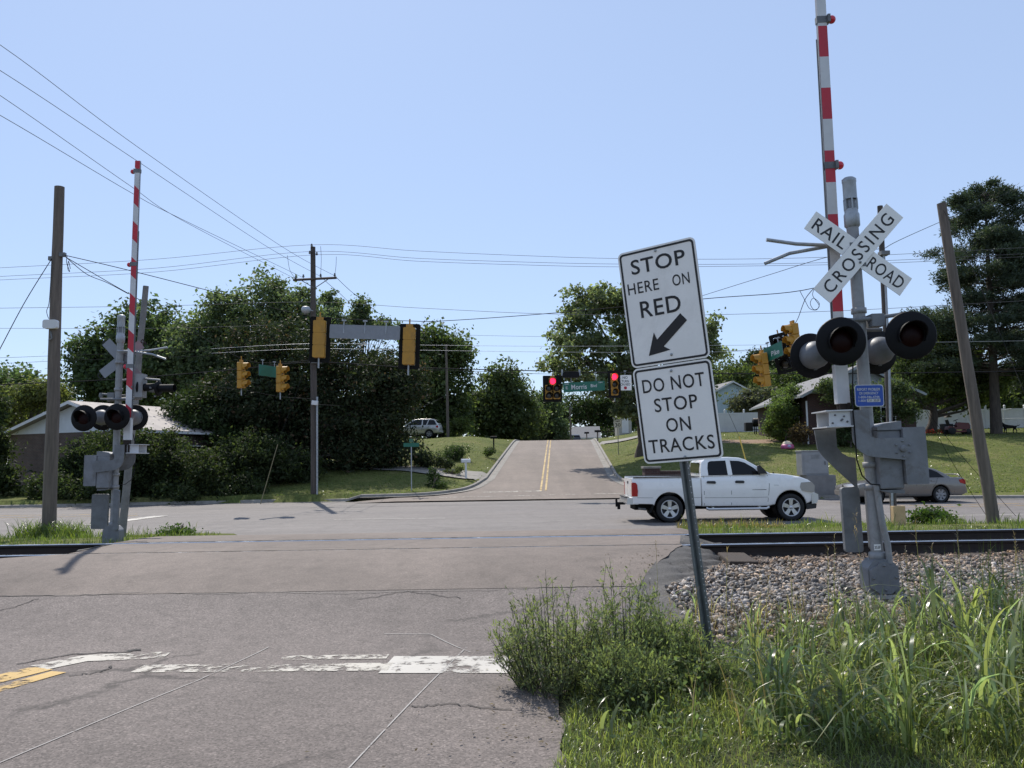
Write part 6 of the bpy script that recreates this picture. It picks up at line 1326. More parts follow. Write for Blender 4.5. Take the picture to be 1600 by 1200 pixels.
def crown(blobs, leaf, n_leaf, col, aspect=0.6, clump_r=0.55, mat=None, parent=None, shell=0.62, name='crown', up=0.5, var=0.3, origin=None, squash=0.75, label=None, kind=None, alt=None):
    """blobs: list of (centre Vector, rx, ry, rz); leaves gathered in clumps spread through each ellipsoid"""
    vol = np.array([(b_[1]*b_[2]*b_[3])**(2/3) for b_ in blobs]); share = vol/vol.sum(); VV = []; FF = []; TT = []; o_ = 0; centres = []
    for b_, s_ in zip(blobs, share):
        nl = max(60, int(n_leaf*s_)); r_ = np.array(b_[1:4]); cr = clump_r
        nc = max(5, int(nl/ (90 if leaf < 0.3 else 60)))
        d = unit(RNG.normal(size=(nc, 3))); rad = RNG.uniform(shell**3, 1.0, nc)**(1/3); rad = np.where(RNG.random(nc) < 0.25, RNG.uniform(0.2, 0.8, nc), rad)
        # bumpy outline
        rad = rad * (1 + 0.16*np.sin(d[:, 0]*5 + d[:, 2]*4 + s_*50) + RNG.normal(0, 0.07, nc))
        cc = d*rad[:, None]*r_ + np.array(b_[0]); centres.append(cc)
        crr = cr*RNG.uniform(0.6, 1.35, nc); cf = RNG.uniform(0.72, 1.28, nc)
        idx = RNG.integers(0, nc, nl)
        off = RNG.normal(size=(nl, 3))*np.array([1, 1, squash])*0.52; L_ = cc[idx] + off*crr[idx][:, None]
        V_, F_ = leaf_quads(L_, np.full(nl, leaf), aspect, unit(d[idx] + off*0.5), up)
        VV.append(V_); FF.append(F_ + o_); o_ += len(V_); tc = tints(nl, col, cf[idx], var)
        if alt: tc = np.where(RNG.random((nl, 1)) < alt[1], np.array(alt[0])[None]*RNG.uniform(.6, 1.4, (nl, 1)), tc)
        TT.append(np.repeat(tc, 4, 0))
    V_ = np.concatenate(VV)
    if origin is not None: V_ = V_ - np.array(origin)
    o = np_mesh(name, V_, np.concatenate(FF), mat or ml_leaf, np.concatenate(TT), parent=parent)
    if parent is None: tag(o, label, 'tree', kind=kind)
    return o, np.concatenate(centres)
def limbs(base, top, r0, centres, parent, mat=None, k=26, name='trunk', lean=None, fork=None):
    """tapered trunk with limbs reaching to clump centres (all relative to base)"""
    base = Vector(base); mb = MB(); T = Vector(top) - base
    pts = [Vector((0, 0, -0.4))] + [T*(i/6) + Vector((random.uniform(-1, 1), random.uniform(-1, 1), 0))*r0*0.35*(0 if i == 0 else 1) for i in range(7)]
    rr = [r0*1.45] + [r0*(1.25 if i == 0 else 1 - 0.72*i/6) for i in range(7)]
    mb.tube(pts, rr, 10)
    sel = centres[RNG.choice(len(centres), min(k, len(centres)), replace=False)]
    for c in sel:
        c = Vector([float(a) for a in c]) - base; f = min(0.95, max(0.28, (c.z/T.z)*0.55 + random.uniform(-.1, .15))) if T.z > 0.3 else 0.5
        s_ = T*f; mid = s_*0.45 + c*0.55 + Vector((random.uniform(-.3,.3), random.uniform(-.3,.3), -0.12*(c-s_).length + random.uniform(0, .4)))*0.6
        q_ = s_*0.8 + mid*0.2
        L0 = r0*(0.52 - 0.3*f)
        mb.tube([s_, q_, mid, mid*0.45 + c*0.55, c], [L0, L0*0.85, L0*0.55, L0*0.32, L0*0.12], 6, 0, False)
    return mb.build(name, mat or m_bark, parent)
def pxblobs(Y, lst):
    out = []; k = Y/FPX
    for b_ in lst:
        px, py, rx, ry = b_[:4]; dy = b_[4] if len(b_) > 4 else random.uniform(-1.2, 1.2)
        c = at(px, py, Y + dy); out.append((c, rx*k, max(0.5, (rx*0.8+ry*0.2)*k*(b_[5] if len(b_) > 5 else 1)), ry*k))
    return out
def tree(label, Y, trunk, lst, leaf, n_leaf, col, r0=0.25, aspect=0.6, clump_r=0.6, mat=None, k=26, name='tree', cat='tree', group=None, shell=0.62, up=0.5, var=0.3, squash=0.75, alt=None):
    """trunk = (px base, px top, py top)"""
    b_ = at(trunk[0], 700, Y); z0 = gz(b_.x, Y); base = Vector((b_.x, Y, z0)); top = at(trunk[1], trunk[2], Y)
    t = thing(name, label, cat, base, group=group)
    o, cc = crown(pxblobs(Y, lst), leaf, n_leaf, col, aspect, clump_r, mat, t, shell, origin=base, up=up, var=var, squash=squash, alt=alt)
    limbs(base, top, r0, cc, t, k=k)
    return t
G1 = (0.088, 0.122, 0.056); G2 = (0.118, 0.150, 0.078); G3 = (0.050, 0.067, 0.027); G4 = (0.105, 0.130, 0.045)
# left side
tree('broad mid green tree at the far left edge, behind the brick house', 66, (5, 5, 620), [(-20, 620, 55, 50), (20, 615, 40, 38), (50, 625, 25, 25)], 0.36, 9000, G1, 0.3, clump_r=1.0)
tree('yellow green bushy tree above the roof at far left, left of the stout wooden pole', 55, (45, 45, 650), [(40, 622, 42, 20), (-10, 640, 40, 36), (80, 616, 35, 20)], 0.24, 8000, (0.12, 0.135, 0.05), 0.12, clump_r=0.7)
tree('dark green tree behind the left crossing signal, above the metal house roof', 64, (175, 175, 590), [(150, 560, 42, 38), (190, 530, 45, 40), (235, 520, 50, 45), (260, 570, 60, 60), (140, 600, 40, 35), (200, 600, 60, 45)], 0.34, 26000, G1, 0.35, clump_r=0.9)
tree('tall light green tree with the highest crown left of the utility pole, behind the magnolia', 61, (410, 415, 560), [(428, 478, 55, 46), (390, 520, 60, 55), (340, 520, 55, 52), (470, 510, 40, 50), (300, 560, 60, 55), (350, 590, 80, 60), (440, 570, 60, 60), (355, 475, 25, 20)], 0.30, 42000, G2, 0.45, clump_r=0.85)
tree('spiky light green treetop rising just right of the utility pole crossarm', 74, (520, 518, 520), [(516, 480, 14, 34), (512, 505, 26, 26), (540, 512, 24, 18)], 0.30, 5500, G2, 0.18, clump_r=0.6)
tree('spiky light green treetop above the blank overhead sign', 76, (566, 566, 530), [(564, 487, 14, 26), (566, 508, 28, 20), (600, 515, 22, 14)], 0.30, 5500, G2, 0.18, clump_r=0.6)
# magnolia
tree('huge dark magnolia with glossy leaves standing over the left lawn beside the boulevard', 51.5, (428, 450, 620), [(400, 555, 50, 60), (455, 560, 62, 55), (545, 575, 75, 55), (600, 610, 62, 55), (500, 640, 110, 70), (400, 640, 80, 80), (606, 660, 38, 48), (560, 690, 80, 50), (440, 700, 80, 42), (375, 690, 55, 48), (600, 715, 50, 26), (520, 735, 50, 20), (340, 640, 40, 60), (640, 612, 18, 28), (626, 590, 40, 36), (350, 745, 60, 34), (430, 752, 60, 26)], 0.24, 95000, (0.042, 0.054, 0.026), 0.55, 0.5, 0.75, ml_gloss, 30, alt=((0.12, 0.08, 0.05), 0.07))
tree('smaller dark glossy tree under the tall light green tree, left of the magnolia', 49.5, (335, 335, 680), [(345, 640, 55, 56), (322, 690, 44, 50), (370, 700, 45, 40), (298, 648, 30, 36)], 0.24, 26000, (0.035, 0.052, 0.018), 0.25, 0.5, 0.7, ml_gloss, 20)
tree('dark undergrowth tree added to darken the gap between the hedge bushes and the utility pole', 46, (400, 400, 730), [(395, 725, 60, 48), (450, 735, 46, 42), (350, 745, 40, 36)], 0.2, 16000, (0.045, 0.060, 0.025), 0.12, 0.5, 0.6)  # foliage put in to keep the ground under the trees dark
# hedge row left
def shrub(label, Y, px, lst, leaf, n_leaf, col, name='shrub', cat='shrub', mat=None, clump_r=0.4, group=None, aspect=0.55, k=10, r0=0.05):
    return tree(label, Y, (px, px, lst[0][1]), lst, leaf, n_leaf, col, r0, aspect, clump_r, mat, k, name, cat, group, 0.5)
shrub('tall dark hedge bush right behind the stout wooden pole before the brick house', 42.6, 120, [(115, 772, 50, 18), (120, 728, 34, 46), (75, 762, 34, 24), (142, 740, 38, 48)], 0.17, 15000, G3, 'hedge_bush', 'hedge', clump_r=0.5)
shrub('tall dark hedge bush behind the base of the left crossing signal', 42.5, 200, [(200, 772, 55, 18), (195, 705, 48, 56), (175, 750, 45, 42), (225, 750, 45, 42)], 0.17, 17000, G3, 'hedge_bush', 'hedge', clump_r=0.5)
shrub('tall dark hedge bush right of the left crossing signal under the overhanging trees', 42.8, 275, [(280, 770, 50, 18), (262, 712, 36, 36), (255, 745, 48, 42), (312, 740, 40, 45)], 0.17, 17000, G3, 'hedge_bush', 'hedge', clump_r=0.5)
shrub('low dark bush at the kerb left of the dull yellow guy guard', 43.5, 350, [(350, 765, 40, 24), (390, 768, 30, 18)], 0.15, 8000, G3, 'hedge_bush', 'hedge', clump_r=0.4)
shrub('dark shrub at the far left edge beside the brick house', 44, -5, [(-12, 700, 26, 34), (0, 750, 26, 34), (-25, 650, 26, 30)], 0.2, 7000, G3, clump_r=0.5)
shrub('dark undergrowth bush beneath the magnolia, left of the utility pole', 53, 470, [(470, 745, 40, 26), (420, 748, 30, 24)], 0.2, 6000, G3, clump_r=0.5)
# centre
tree('dense tree right of the blank overhead sign, behind the brown utility pole', 92, (690, 690, 600), [(668, 545, 40, 36), (705, 555, 30, 40), (690, 600, 50, 46), (650, 600, 40, 50), (722, 548, 18, 22), (700, 650, 40, 30)], 0.42, 20000, (0.085, 0.112, 0.044), 0.35, clump_r=1.1)
tree('big dark oval tree in the middle, left of the side street crest', 104, (788, 785, 620), [(788, 592, 26, 28), (780, 615, 40, 34), (765, 645, 45, 32), (810, 645, 42, 36), (785, 665, 60, 22), (740, 635, 20, 25)], 0.42, 24000, (0.095, 0.120, 0.050), 0.4, clump_r=1.1)
tree('lighter leafy tree just left of the side street crest', 112, (850, 850, 660), [(850, 650, 26, 28), (835, 668, 30, 18), (868, 665, 22, 22), (858, 625, 22, 22), (812, 685, 24, 9), (848, 686, 28, 9), (876, 684, 14, 8)], 0.42, 13000, G2, 0.3, clump_r=1.0)
shrub('round light shrub at the foot of the brown utility pole', 88, 718, [(716, 664, 11, 9)], 0.3, 1500, G4, clump_r=0.6)
tree('dark tree closing the view beyond the side street crest', 165, (925, 925, 640), [(905, 640, 40, 26), (945, 635, 36, 30), (970, 655, 30, 26), (880, 655, 20, 20)], 0.6, 9000, (0.035, 0.052, 0.02), 0.4, clump_r=1.6)
# sycamore over the street
tree('big pale green sycamore right of the side street, partly hidden by the stop sign', 56.5, (1003, 1000, 590), [(930, 478, 52, 42), (975, 470, 46, 36), (900, 530, 44, 40), (960, 540, 56, 46), (1020, 490, 52, 46), (868, 560, 26, 26), (905, 585, 46, 26), (1060, 520, 46, 42), (1090, 550, 42, 38), (1020, 570, 56, 40), (1110, 520, 24, 24), (960, 600, 46, 30), (1040, 620, 50, 34), (1095, 600, 36, 36), (990, 640, 30, 24)], 0.24, 40000, (0.165, 0.190, 0.110), 0.42, 0.75, 0.52, ml_thin, 70, shell=0.45)
# right side background
tree('dark tree behind the white fence, right of the lower stop sign', 100, (1140, 1140, 640), [(1135, 605, 40, 36), (1160, 620, 40, 30), (1120, 640, 30, 24)], 0.4, 15000, (0.11, 0.14, 0.05), 0.35, clump_r=1.0)
tree('dark spiky treetop left of the tilted signal heads', 112, (1190, 1190, 600), [(1188, 566, 22, 22), (1195, 590, 34, 26), (1170, 580, 14, 14)], 0.42, 9000, (0.03, 0.045, 0.018), 0.3, clump_r=0.9)
tree('broad tree behind the brick house roof, left of the right crossing signal', 98, (1250, 1250, 620), [(1235, 605, 45, 30), (1290, 590, 50, 32), (1330, 580, 40, 30), (1220, 630, 40, 22), (1275, 565, 20, 14)], 0.4, 20000, (0.10, 0.13, 0.048), 0.35, clump_r=1.0)
tree('tree behind the crossing signal lamps, between the brick house and the forked tree', 80, (1400, 1400, 600), [(1385, 580, 36, 30), (1420, 560, 34, 40), (1360, 600, 30, 26)], 0.34, 14000, G1, 0.3, clump_r=0.9)
tree('forked tree with a dark double trunk and light leaves between crossing signal and leaning pole', 63, (1455, 1462, 590), [(1450, 560, 40, 44), (1490, 570, 44, 40), (1430, 605, 36, 30), (1500, 610, 46, 30), (1540, 600, 36, 30), (1470, 520, 30, 28), (1405, 585, 30, 26), (1415, 622, 26, 16)], 0.26, 26000, (0.12, 0.15, 0.055), 0.38, 0.6, 0.7)
shrub('bright leafy bush at the left corner of the dark red brick house', 54, 1228, [(1228, 640, 24, 34), (1222, 668, 28, 22), (1238, 612, 12, 16), (1215, 640, 16, 24)], 0.16, 12000, (0.11, 0.15, 0.05), 'bush', 'bush', clump_r=0.38)
shrub('greyish bush behind the fence left of the leafy corner bush', 82, 1180, [(1170, 630, 34, 20), (1205, 628, 30, 20)], 0.3, 8000, (0.10, 0.105, 0.07), 'bush', 'bush', clump_r=0.7)
shrub('small dry bush against the wall of the dark red brick house', 52.3, 1256, [(1252, 678, 16, 13)], 0.14, 2000, (0.12, 0.085, 0.05), 'bush', 'bush', clump_r=0.3)
shrub('low bush at the brick house gable, left of the crossing mast', 50.5, 1330, [(1325, 672, 18, 22), (1310, 680, 14, 12)], 0.15, 4000, G1, 'bush', 'bush', clump_r=0.35)
tree('hazy tree row end behind the white fence at the right edge', 102, (1580, 1580, 640), [(1560, 615, 50, 32), (1620, 600, 50, 45), (1500, 625, 40, 22)], 0.45, 13000, (0.10, 0.12, 0.06), 0.3, clump_r=1.1)
tree('dark tree behind the fence under the pine branches', 90, (1520, 1520, 630), [(1515, 610, 30, 28), (1545, 618, 30, 24)], 0.38, 8000, (0.035, 0.05, 0.02), 0.3, clump_r=0.9)
# left lawn plants
shrub('spiky yucca like clump on the left lawn near the white mailbox', 56, 716, [(716, 704, 15, 11), (706, 710, 12, 7)], 0.2, 2600, (0.045, 0.07, 0.028), 'yucca', 'plant', clump_r=0.4, aspect=0.25)
shrub('low dark flower shrub bed by the left driveway below the silver SUV', 50.5, 672, [(668, 718, 20, 12), (690, 725, 24, 8), (655, 716, 12, 12)], 0.12, 5000, (0.045, 0.06, 0.03), clump_r=0.3)
shrub('small dark conifer sapling at the left street corner', 43.6, 678, [(678, 742, 7, 14), (684, 765, 14, 14), (672, 764, 9, 12)], 0.10, 3500, (0.04, 0.065, 0.022), 'sapling', 'shrub', clump_r=0.22)
shrub('slim grassy shrub leaning right at the left street corner kerb', 42.9, 698, [(698, 766, 4, 12)], 0.10, 700, (0.06, 0.085, 0.03), 'sapling', 'shrub', clump_r=0.18)
shrub('weedy shrub on the kerb of the left lawn near the black mailbox', 60, 758, [(757, 716, 6, 12), (766, 705, 12, 5)], 0.14, 1200, (0.05, 0.075, 0.025), clump_r=0.25)
shrub('leafy weeds beside the driveway edge right of the white mailbox', 48.5, 705, [(704, 738, 14, 5), (718, 735, 8, 5)], 0.10, 1200, (0.09, 0.11, 0.04), clump_r=0.2)
# pine
def pine(label, Y, pxb, top, hw, hfrac, col, seed):
    rnd = random.Random(seed); b_ = at(pxb, 690, Y); z0 = gz(b_.x, Y); base = Vector((b_.x, Y, z0)); tp = at(top[0], top[1], Y) - base
    t = thing('pine_tree', label, 'pine tree', base); H_ = tp.z
    mb = MB().tube([Vector((0,0,-.4))] + [tp*(i/8) for i in range(9)], [0.48, 0.42] + [0.40*(1-i/8.4) for i in range(1, 9)], 10)
    C = []; D = []; z = hfrac*H_
    while z < H_*0.985:
        f = z/H_; Lm = hw*min(1, 0.30 + 1.25*(1-f))*(0.72 + 0.5*rnd.random())
        Lm = min(Lm, hw*(1.0 if f < 0.62 else 1.0 - 0.8*((f-0.62)/0.38)**1.1))
        for j in range(rnd.randint(4, 6)):
            a = rnd.uniform(0, 2*PI); L = Lm*rnd.uniform(0.6, 1.1); s_ = Vector((tp.x*f, tp.y*f, z + rnd.uniform(-.25, .25))); dr_ = Vector((math.cos(a), math.sin(a), 0))
            rise = rnd.uniform(0.0, 0.28) + 0.35*max(0, f-0.7)
            pts = [s_ + dr_*L*u + Vector((0, 0, L*(rise*u - 0.14*u*u))) for u in (0, 0.3, 0.6, 0.85, 1.0)]
            mb.tube(pts, [0.075*(1-f*0.6), 0.06*(1-f*.6), 0.04*(1-f*.6), 0.02, 0.01], 5, 0, False)
            m_ = int(12 + L*9)
            for _ in range(m_):
                u = rnd.uniform(0.28, 1.03)**0.8; q_ = s_ + dr_*L*u + Vector((0, 0, L*(rise*u - 0.14*u*u))); sw = L*0.30*(1.15-u*0.7)
                side = Vector((-dr_.y, dr_.x, 0)); q_ = q_ + side*rnd.gauss(0, sw*0.75) + Vector((0, 0, rnd.gauss(0.06, 0.10)))
                C.append(q_[:]); D.append((dr_ + side*rnd.gauss(0, .6) + Vector((0,0,0.5)))[:])
        z += rnd.uniform(0.38, 0.62)
    C = np.array(C); D = unit(np.array(D)); k = 20; n_ = len(C)*k
    cc = np.repeat(C, k, 0) + RNG.normal(0, 0.15, (n_, 3)); dd = unit(np.repeat(D, k, 0) + RNG.normal(0, 0.65, (n_, 3))); ss = np.cross(dd, unit(RNG.normal(size=(n_, 3))))
    L_ = RNG.uniform(0.16, 0.34, (n_, 1)); w_ = RNG.uniform(0.025, 0.05, (n_, 1)); ss = unit(ss)
    V_ = np.stack([cc, cc + dd*L_*0.5 + ss*w_, cc + dd*L_, cc + dd*L_*0.5 - ss*w_], 1).reshape(-1, 3)
    np_mesh('crown', V_, (np.arange(n_)*4)[:, None] + np.arange(4)[None], ml_needle, np.repeat(tints(n_, col, np.repeat(RNG.uniform(.75, 1.3, len(C)), k), .25), 4, 0), parent=t)
    mb.build('trunk', m_bark, t); return t
pine('tall dark blue green pine at the right edge behind the leaning pole', 60, 1558, (1538, 288), 6.5, 0.24, (0.060, 0.080, 0.052), 3)
pine('second pine at the right edge, its branches reaching in beside the tall pine', 66, 1668, (1650, 330), 5.2, 0.2, (0.060, 0.080, 0.052), 5)
# far woods closing the horizon
def woods(name, label, pts, n_, leaf, col, hmin, hmax):
    bl = []
    for (x, y) in pts:
        h = random.uniform(hmin, hmax); z0 = gz(x, y); w_ = random.uniform(4, 7)
        bl.append((Vector((x, y, z0 + h*0.62)), w_, w_, h*0.42)); bl.append((Vector((x + random.uniform(-4, 4), y - 2, z0 + h*0.25)), w_*0.9, w_*0.8, h*0.3))
    o, _ = crown(bl, leaf, n_, col, 0.6, 1.9, None, None, 0.55, name, label=label, kind='stuff'); o['category'] = 'woods'; return o
woods('far_woods', 'distant belt of trees closing the view all along behind the houses', [(x, 175 + 18*math.sin(x*0.05) + random.uniform(-8, 8)) for x in np.arange(-150, 150, 6.5) if not -2 < x - 14 < 4], 60000, 0.8, (0.085, 0.105, 0.055), 9, 13)
woods('far_woods', 'nearer dark tree belt behind the left house and magnolia', [(x, 96 + random.uniform(-5, 5)) for x in np.arange(-78, -12, 5.0)], 34000, 0.5, (0.08, 0.10, 0.045), 8, 11)
woods('far_woods', 'nearer tree belt behind the white fence on the right', [(x, 118 + random.uniform(-5, 5)) for x in np.arange(24, 95, 5.5)], 26000, 0.6, (0.085, 0.105, 0.05), 7, 10)

# ------------------------------------------------------------------ grasses
def blades(P, h, w, lean, az, col, segs=4, curve=1.0, var=0.3, yel=0.15, tipy=0.0):
    """arched grass blades from base points P"""
    n_ = len(P); d = np.stack([np.cos(az), np.sin(az), np.zeros(n_)], 1); s_ = np.stack([-np.sin(az), np.cos(az), np.zeros(n_)], 1)
    rot = RNG.uniform(-0.9, 0.9, n_)[:, None]; sd_ = s_*np.cos(rot) + d*np.sin(rot); rows = []
    for i in range(segs + 1):
        u = i/segs; wd = w*(1 - u**2.2)*(0.75 + 0.5*min(u*3, 1) - 0.25*u)
        hz = h*(u - 0.42*curve*u**2.6*lean*1.6); out = h*lean*(u**1.8)*0.9
        c = P + d*out[:, None] + np.array([0, 0, 1])*hz[:, None]
        rows.append(np.stack([c - sd_*(wd/2)[:, None], c + sd_*(wd/2)[:, None]], 1))
    V_ = np.stack(rows, 1).reshape(-1, 3); k = 2*(segs+1)
    f = np.array([[2*i, 2*i+1, 2*i+3, 2*i+2] for i in range(segs)]); F_ = ((np.arange(n_)*k)[:, None, None] + f[None]).reshape(-1, 4)
    return V_, F_, np.repeat(tints(n_, col, None, var, yel), k, 0)
def merge(parts):
    V_ = []; F_ = []; T_ = []; o_ = 0
    for v, f, t in parts: V_.append(v); F_.append(f + o_); T_.append(t); o_ += len(v)
    return np.concatenate(V_), np.concatenate(F_), np.concatenate(T_)
def grass(name, label, parts, kind='stuff', cat='grass'):
    V_, F_, T_ = merge(parts); return tag(np_mesh(name, V_, F_, ml_grass, T_), label, cat, kind=kind)
def pick(n_, x0, x1, y0, y1, test):
    X = RNG.uniform(x0, x1, n_); Y = RNG.uniform(y0, y1, n_); k = test(X, Y); return X[k], Y[k]
def P3(X, Y, dz=0.0): return np.stack([X, Y, ground_z(X, Y) + dz], 1)
wv = lambda X, Y: np.sin(X*1.9 + 1) + np.sin(Y*2.3 + X) + np.sin(X*4.1 - Y*1.7)
# strips between the tracks and the boulevard
inroad = lambda X, Y: (X > app_l(Y) - 0.25) & (X < app_r(Y) + 0.15)
X, Y = pick(34000, -26, 24, 14.6, 21.9, lambda X, Y: ~inroad(X, Y) & (np.abs(X) < 0.66*Y + 1.5))
X2, Y2 = pick(2600, -26, 24, 15.0, 21.6, lambda X, Y: ~inroad(X, Y) & (np.abs(X) < 0.66*Y + 1.5) & (wv(X, Y) > 0.7))
n1 = len(X); n2 = len(X2)
grass('verge_grass', 'rough green grass on the strips between the railway and the boulevard', [
    blades(P3(X, Y, -.02), RNG.uniform(.05, .20, n1)*(1 + 0.35*np.clip(wv(X, Y), -1, 2)), np.full(n1, .012), RNG.uniform(.1, .8, n1), RNG.uniform(0, 2*PI, n1), (0.115, 0.150, 0.035), 2, var=.35),
    blades(P3(X2, Y2, -.02), RNG.uniform(.2, .55, n2), np.full(n2, .014), RNG.uniform(.2, .7, n2), RNG.uniform(0, 2*PI, n2), (0.13, 0.145, 0.045), 3, var=.35)])
# tufts at the foot of the left pole, dry grass at the right corner
X, Y = pick(900, at(35, 800, 20.4).x, at(122, 800, 20.4).x, 19.8, 21.2, lambda X, Y: X < 99); n1 = len(X)
X2, Y2 = pick(1500, 3.3, 6.2, 19.0, 21.6, lambda X, Y: X > app_r(Y)); n2 = len(X2)
grass('tall_grass', 'tall unmown grass tufts by the stout wooden pole and the pavement edge', [
    blades(P3(X, Y, -.03), RNG.uniform(.3, .75, n1), np.full(n1, .016), RNG.uniform(.3, .9, n1), RNG.uniform(0, 2*PI, n1), (0.11, 0.15, 0.035), 4),
    blades(P3(X2, Y2, -.03), RNG.uniform(.1, .32, n2), np.full(n2, .012), RNG.uniform(.2, .8, n2), RNG.uniform(0, 2*PI, n2), (0.20, 0.15, 0.075), 3)])
# mown lawns
def lawn_test(X, Y): return (Y > far_edge(X) + 0.15) & ~((X > street_l(Y) - 0.25 - 3.2*np.clip((45-Y)/5, 0, 1)) & (X < street_r(Y) + 0.35 + 2.2*np.clip((45-Y)/5, 0, 1))) & (np.abs(X) < 0.66*Y)
nl = 70000; Yl = 36 + (RNG.random(nl)**1.9)*50; Xl = RNG.uniform(-0.66, 0.66, nl)*Yl; k_ = lawn_test(Xl, Yl) & (Xl > -16); Xl, Yl = Xl[k_], Yl[k_]; n1 = len(Xl)
grass('lawn_grass', 'mown lawn grass on both sides of the side street', [blades(P3(Xl, Yl, -.01), RNG.uniform(.05, .14, n1), RNG.uniform(.05, .09, n1), RNG.uniform(.2, 1, n1), RNG.uniform(0, 2*PI, n1), (0.118, 0.150, 0.036), 1, var=.3)])
# foreground right: short grass, tall johnson grass, leafy weeds
edge = lambda X, Y: X > app_r(Y) + 0.10*np.sin(Y*7) - 0.07
vis = lambda X, Y: X < 0.66*Y + 2.4
X, Y = pick(98000, 0.1, 6.8, 3.0, 6.8, lambda X, Y: edge(X, Y) & vis(X, Y)); n1 = len(X)
X3, Y3 = pick(14000, 0.1, 6.2, 3.0, 5.4, lambda X, Y: edge(X, Y) & vis(X, Y)); n3 = len(X3)
grass('short_grass', 'bright short grass along the bottom right of the view', [
    blades(P3(X, Y, .10-.12), RNG.uniform(.04, .16, n1)*(1 + .3*np.clip(wv(X, Y), -1, 2)), np.full(n1, .0055), RNG.uniform(.15, 1.0, n1), RNG.uniform(0, 2*PI, n1), (0.205, 0.232, 0.085), 3, var=.45),
    blades(P3(X3, Y3, -.02), RNG.uniform(.02, .07, n3), np.full(n3, .016), RNG.uniform(.5, 1.2, n3), RNG.uniform(0, 2*PI, n3), (0.13, 0.18, 0.055), 2, var=.35)])
parts = []
# clumps of broad bladed tall grass: (density grows to the right)
Xc, Yc = pick(2200, 0.5, 7.9, 4.5, 8.3, lambda X, Y: edge(X - .25, Y) & vis(X, Y) & (RNG.random(len(X)) < 0.22*np.clip(7.4-Y, 0, 1) + 0.75*np.clip((X/Y - 0.18)*2.1, 0.05, 1)*np.clip((8.3-Y)/1.6, 0.0, 1)))
for x, y in zip(Xc, Yc):
    if abs(x/y - 0.246) < 0.028 and y < 6.0: continue
    big = random.random() < 0.35 and x/y > 0.22; k = random.randint(5, 10) if big else random.randint(3, 7)
    hs = (random.uniform(.40, .72) if big else random.uniform(.16, .42)) * (1.15 if x/y > 0.45 else 0.85)
    P_ = P3(np.full(k, x) + RNG.normal(0, .035, k), np.full(k, y) + RNG.normal(0, .035, k), -.02)
    # leaves start at several heights of the stems
    P_[:, 2] += RNG.uniform(0, .55, k)*hs
    parts.append(blades(P_, RNG.uniform(.55, 1.05, k)*hs, np.full(k, 1.0)*RNG.choice([.006, .010, .015, .022, .028], k), RNG.uniform(.35, 1.35, k), RNG.uniform(0, 2*PI, k), (0.225, 0.255, 0.125), 6, 1.2, .5, .16))
    st = random.randint(1, 2); P_ = P3(np.full(st, x) + RNG.normal(0, .02, st), np.full(st, y) + RNG.normal(0, .02, st), -.02)
    parts.append(blades(P_, np.full(st, 1.25*hs), np.full(st, .007), RNG.uniform(.02, .18, st), RNG.uniform(0, 2*PI, st), (0.085, 0.115, 0.035), 4, .3))
# dead and seeding stalks among the green
Xd, Yd = pick(1250, 0.9, 7.6, 4.8, 8.2, lambda X, Y: edge(X - .3, Y) & vis(X, Y)); nd = len(Xd)
parts.append(blades(P3(Xd, Yd, -.02), RNG.uniform(.12, .55, nd), RNG.uniform(.004, .012, nd), RNG.uniform(.1, 1.3, nd), RNG.uniform(0, 2*PI, nd), (0.32, 0.26, 0.15), 5, 1.1, .45))
for _ in range(34):
    y = random.uniform(5.0, 8.0); x = random.uniform(float(app_r(y)) + 0.2, 0.64*y); h_ = random.uniform(.6, 1.0)*(1.1 if x/y > .4 else .85); a_ = random.uniform(0, 2*PI); b_ = P3(np.array([x]), np.array([y]))
    parts.append(blades(b_, np.array([h_]), np.array([.006]), np.array([.10]), np.array([a_]), (0.15, 0.15, 0.07), 5, .3))
    k = 14; top = np.array([[x + math.cos(a_)*h_*0.08, y + math.sin(a_)*h_*0.08, b_[0, 2]]]); Pk = np.repeat(top, k, 0); Pk[:, 2] += np.linspace(h_*0.74, h_*0.97, k)
    parts.append(blades(Pk, RNG.uniform(.03, .09, k), np.full(k, .004), RNG.uniform(.5, 1.2, k), RNG.uniform(0, 2*PI, k), (0.22, 0.16, 0.11), 3, .8))
grass('johnson_grass', 'tall arching broad bladed wild grass filling the right foreground', parts, cat='wild grass')
# leafy undergrowth among the grass
X, Y = pick(22000, 0.5, 7.0, 4.6, 7.6, lambda X, Y: edge(X - .2, Y) & vis(X, Y) & ~((np.abs(X/Y - 0.246) < 0.02) & (Y < 6))); n1 = len(X)
hh = RNG.random(n1)**1.6*(0.12 + 0.22*np.clip(wv(X, Y)*0.5, 0, 1))*np.clip((7.4-Y)/0.9, .1, 1)
C_ = P3(X, Y, .02); C_[:, 2] += hh
V_, F_ = leaf_quads(C_, np.full(n1, .040), .45, np.zeros((n1, 3)), .8)
tag(np_mesh('undergrowth', V_, F_, ml_leaf, np.repeat(tints(n1, (0.145, 0.18, 0.075), None, .5), 4, 0)), 'low leafy weeds tangled under the tall grass', 'weeds', kind='stuff')
# dry brown litter near the ballast edge
X, Y = pick(3500, 1.6, 6.0, 6.5, 8.2, lambda X, Y: (X > app_r(Y) + .25) & vis(X, Y) & (wv(X, Y) > -0.3)); n1 = len(X)
grass('dry_grass', 'dry brown dead grass at the edge of the ballast', [blades(P3(X, Y, -.01), RNG.uniform(.05, .28, n1), np.full(n1, .005), RNG.uniform(.4, 1.4, n1), RNG.uniform(0, 2*PI, n1), (0.17, 0.115, 0.07), 3, 1.0, .45)], cat='dead grass')
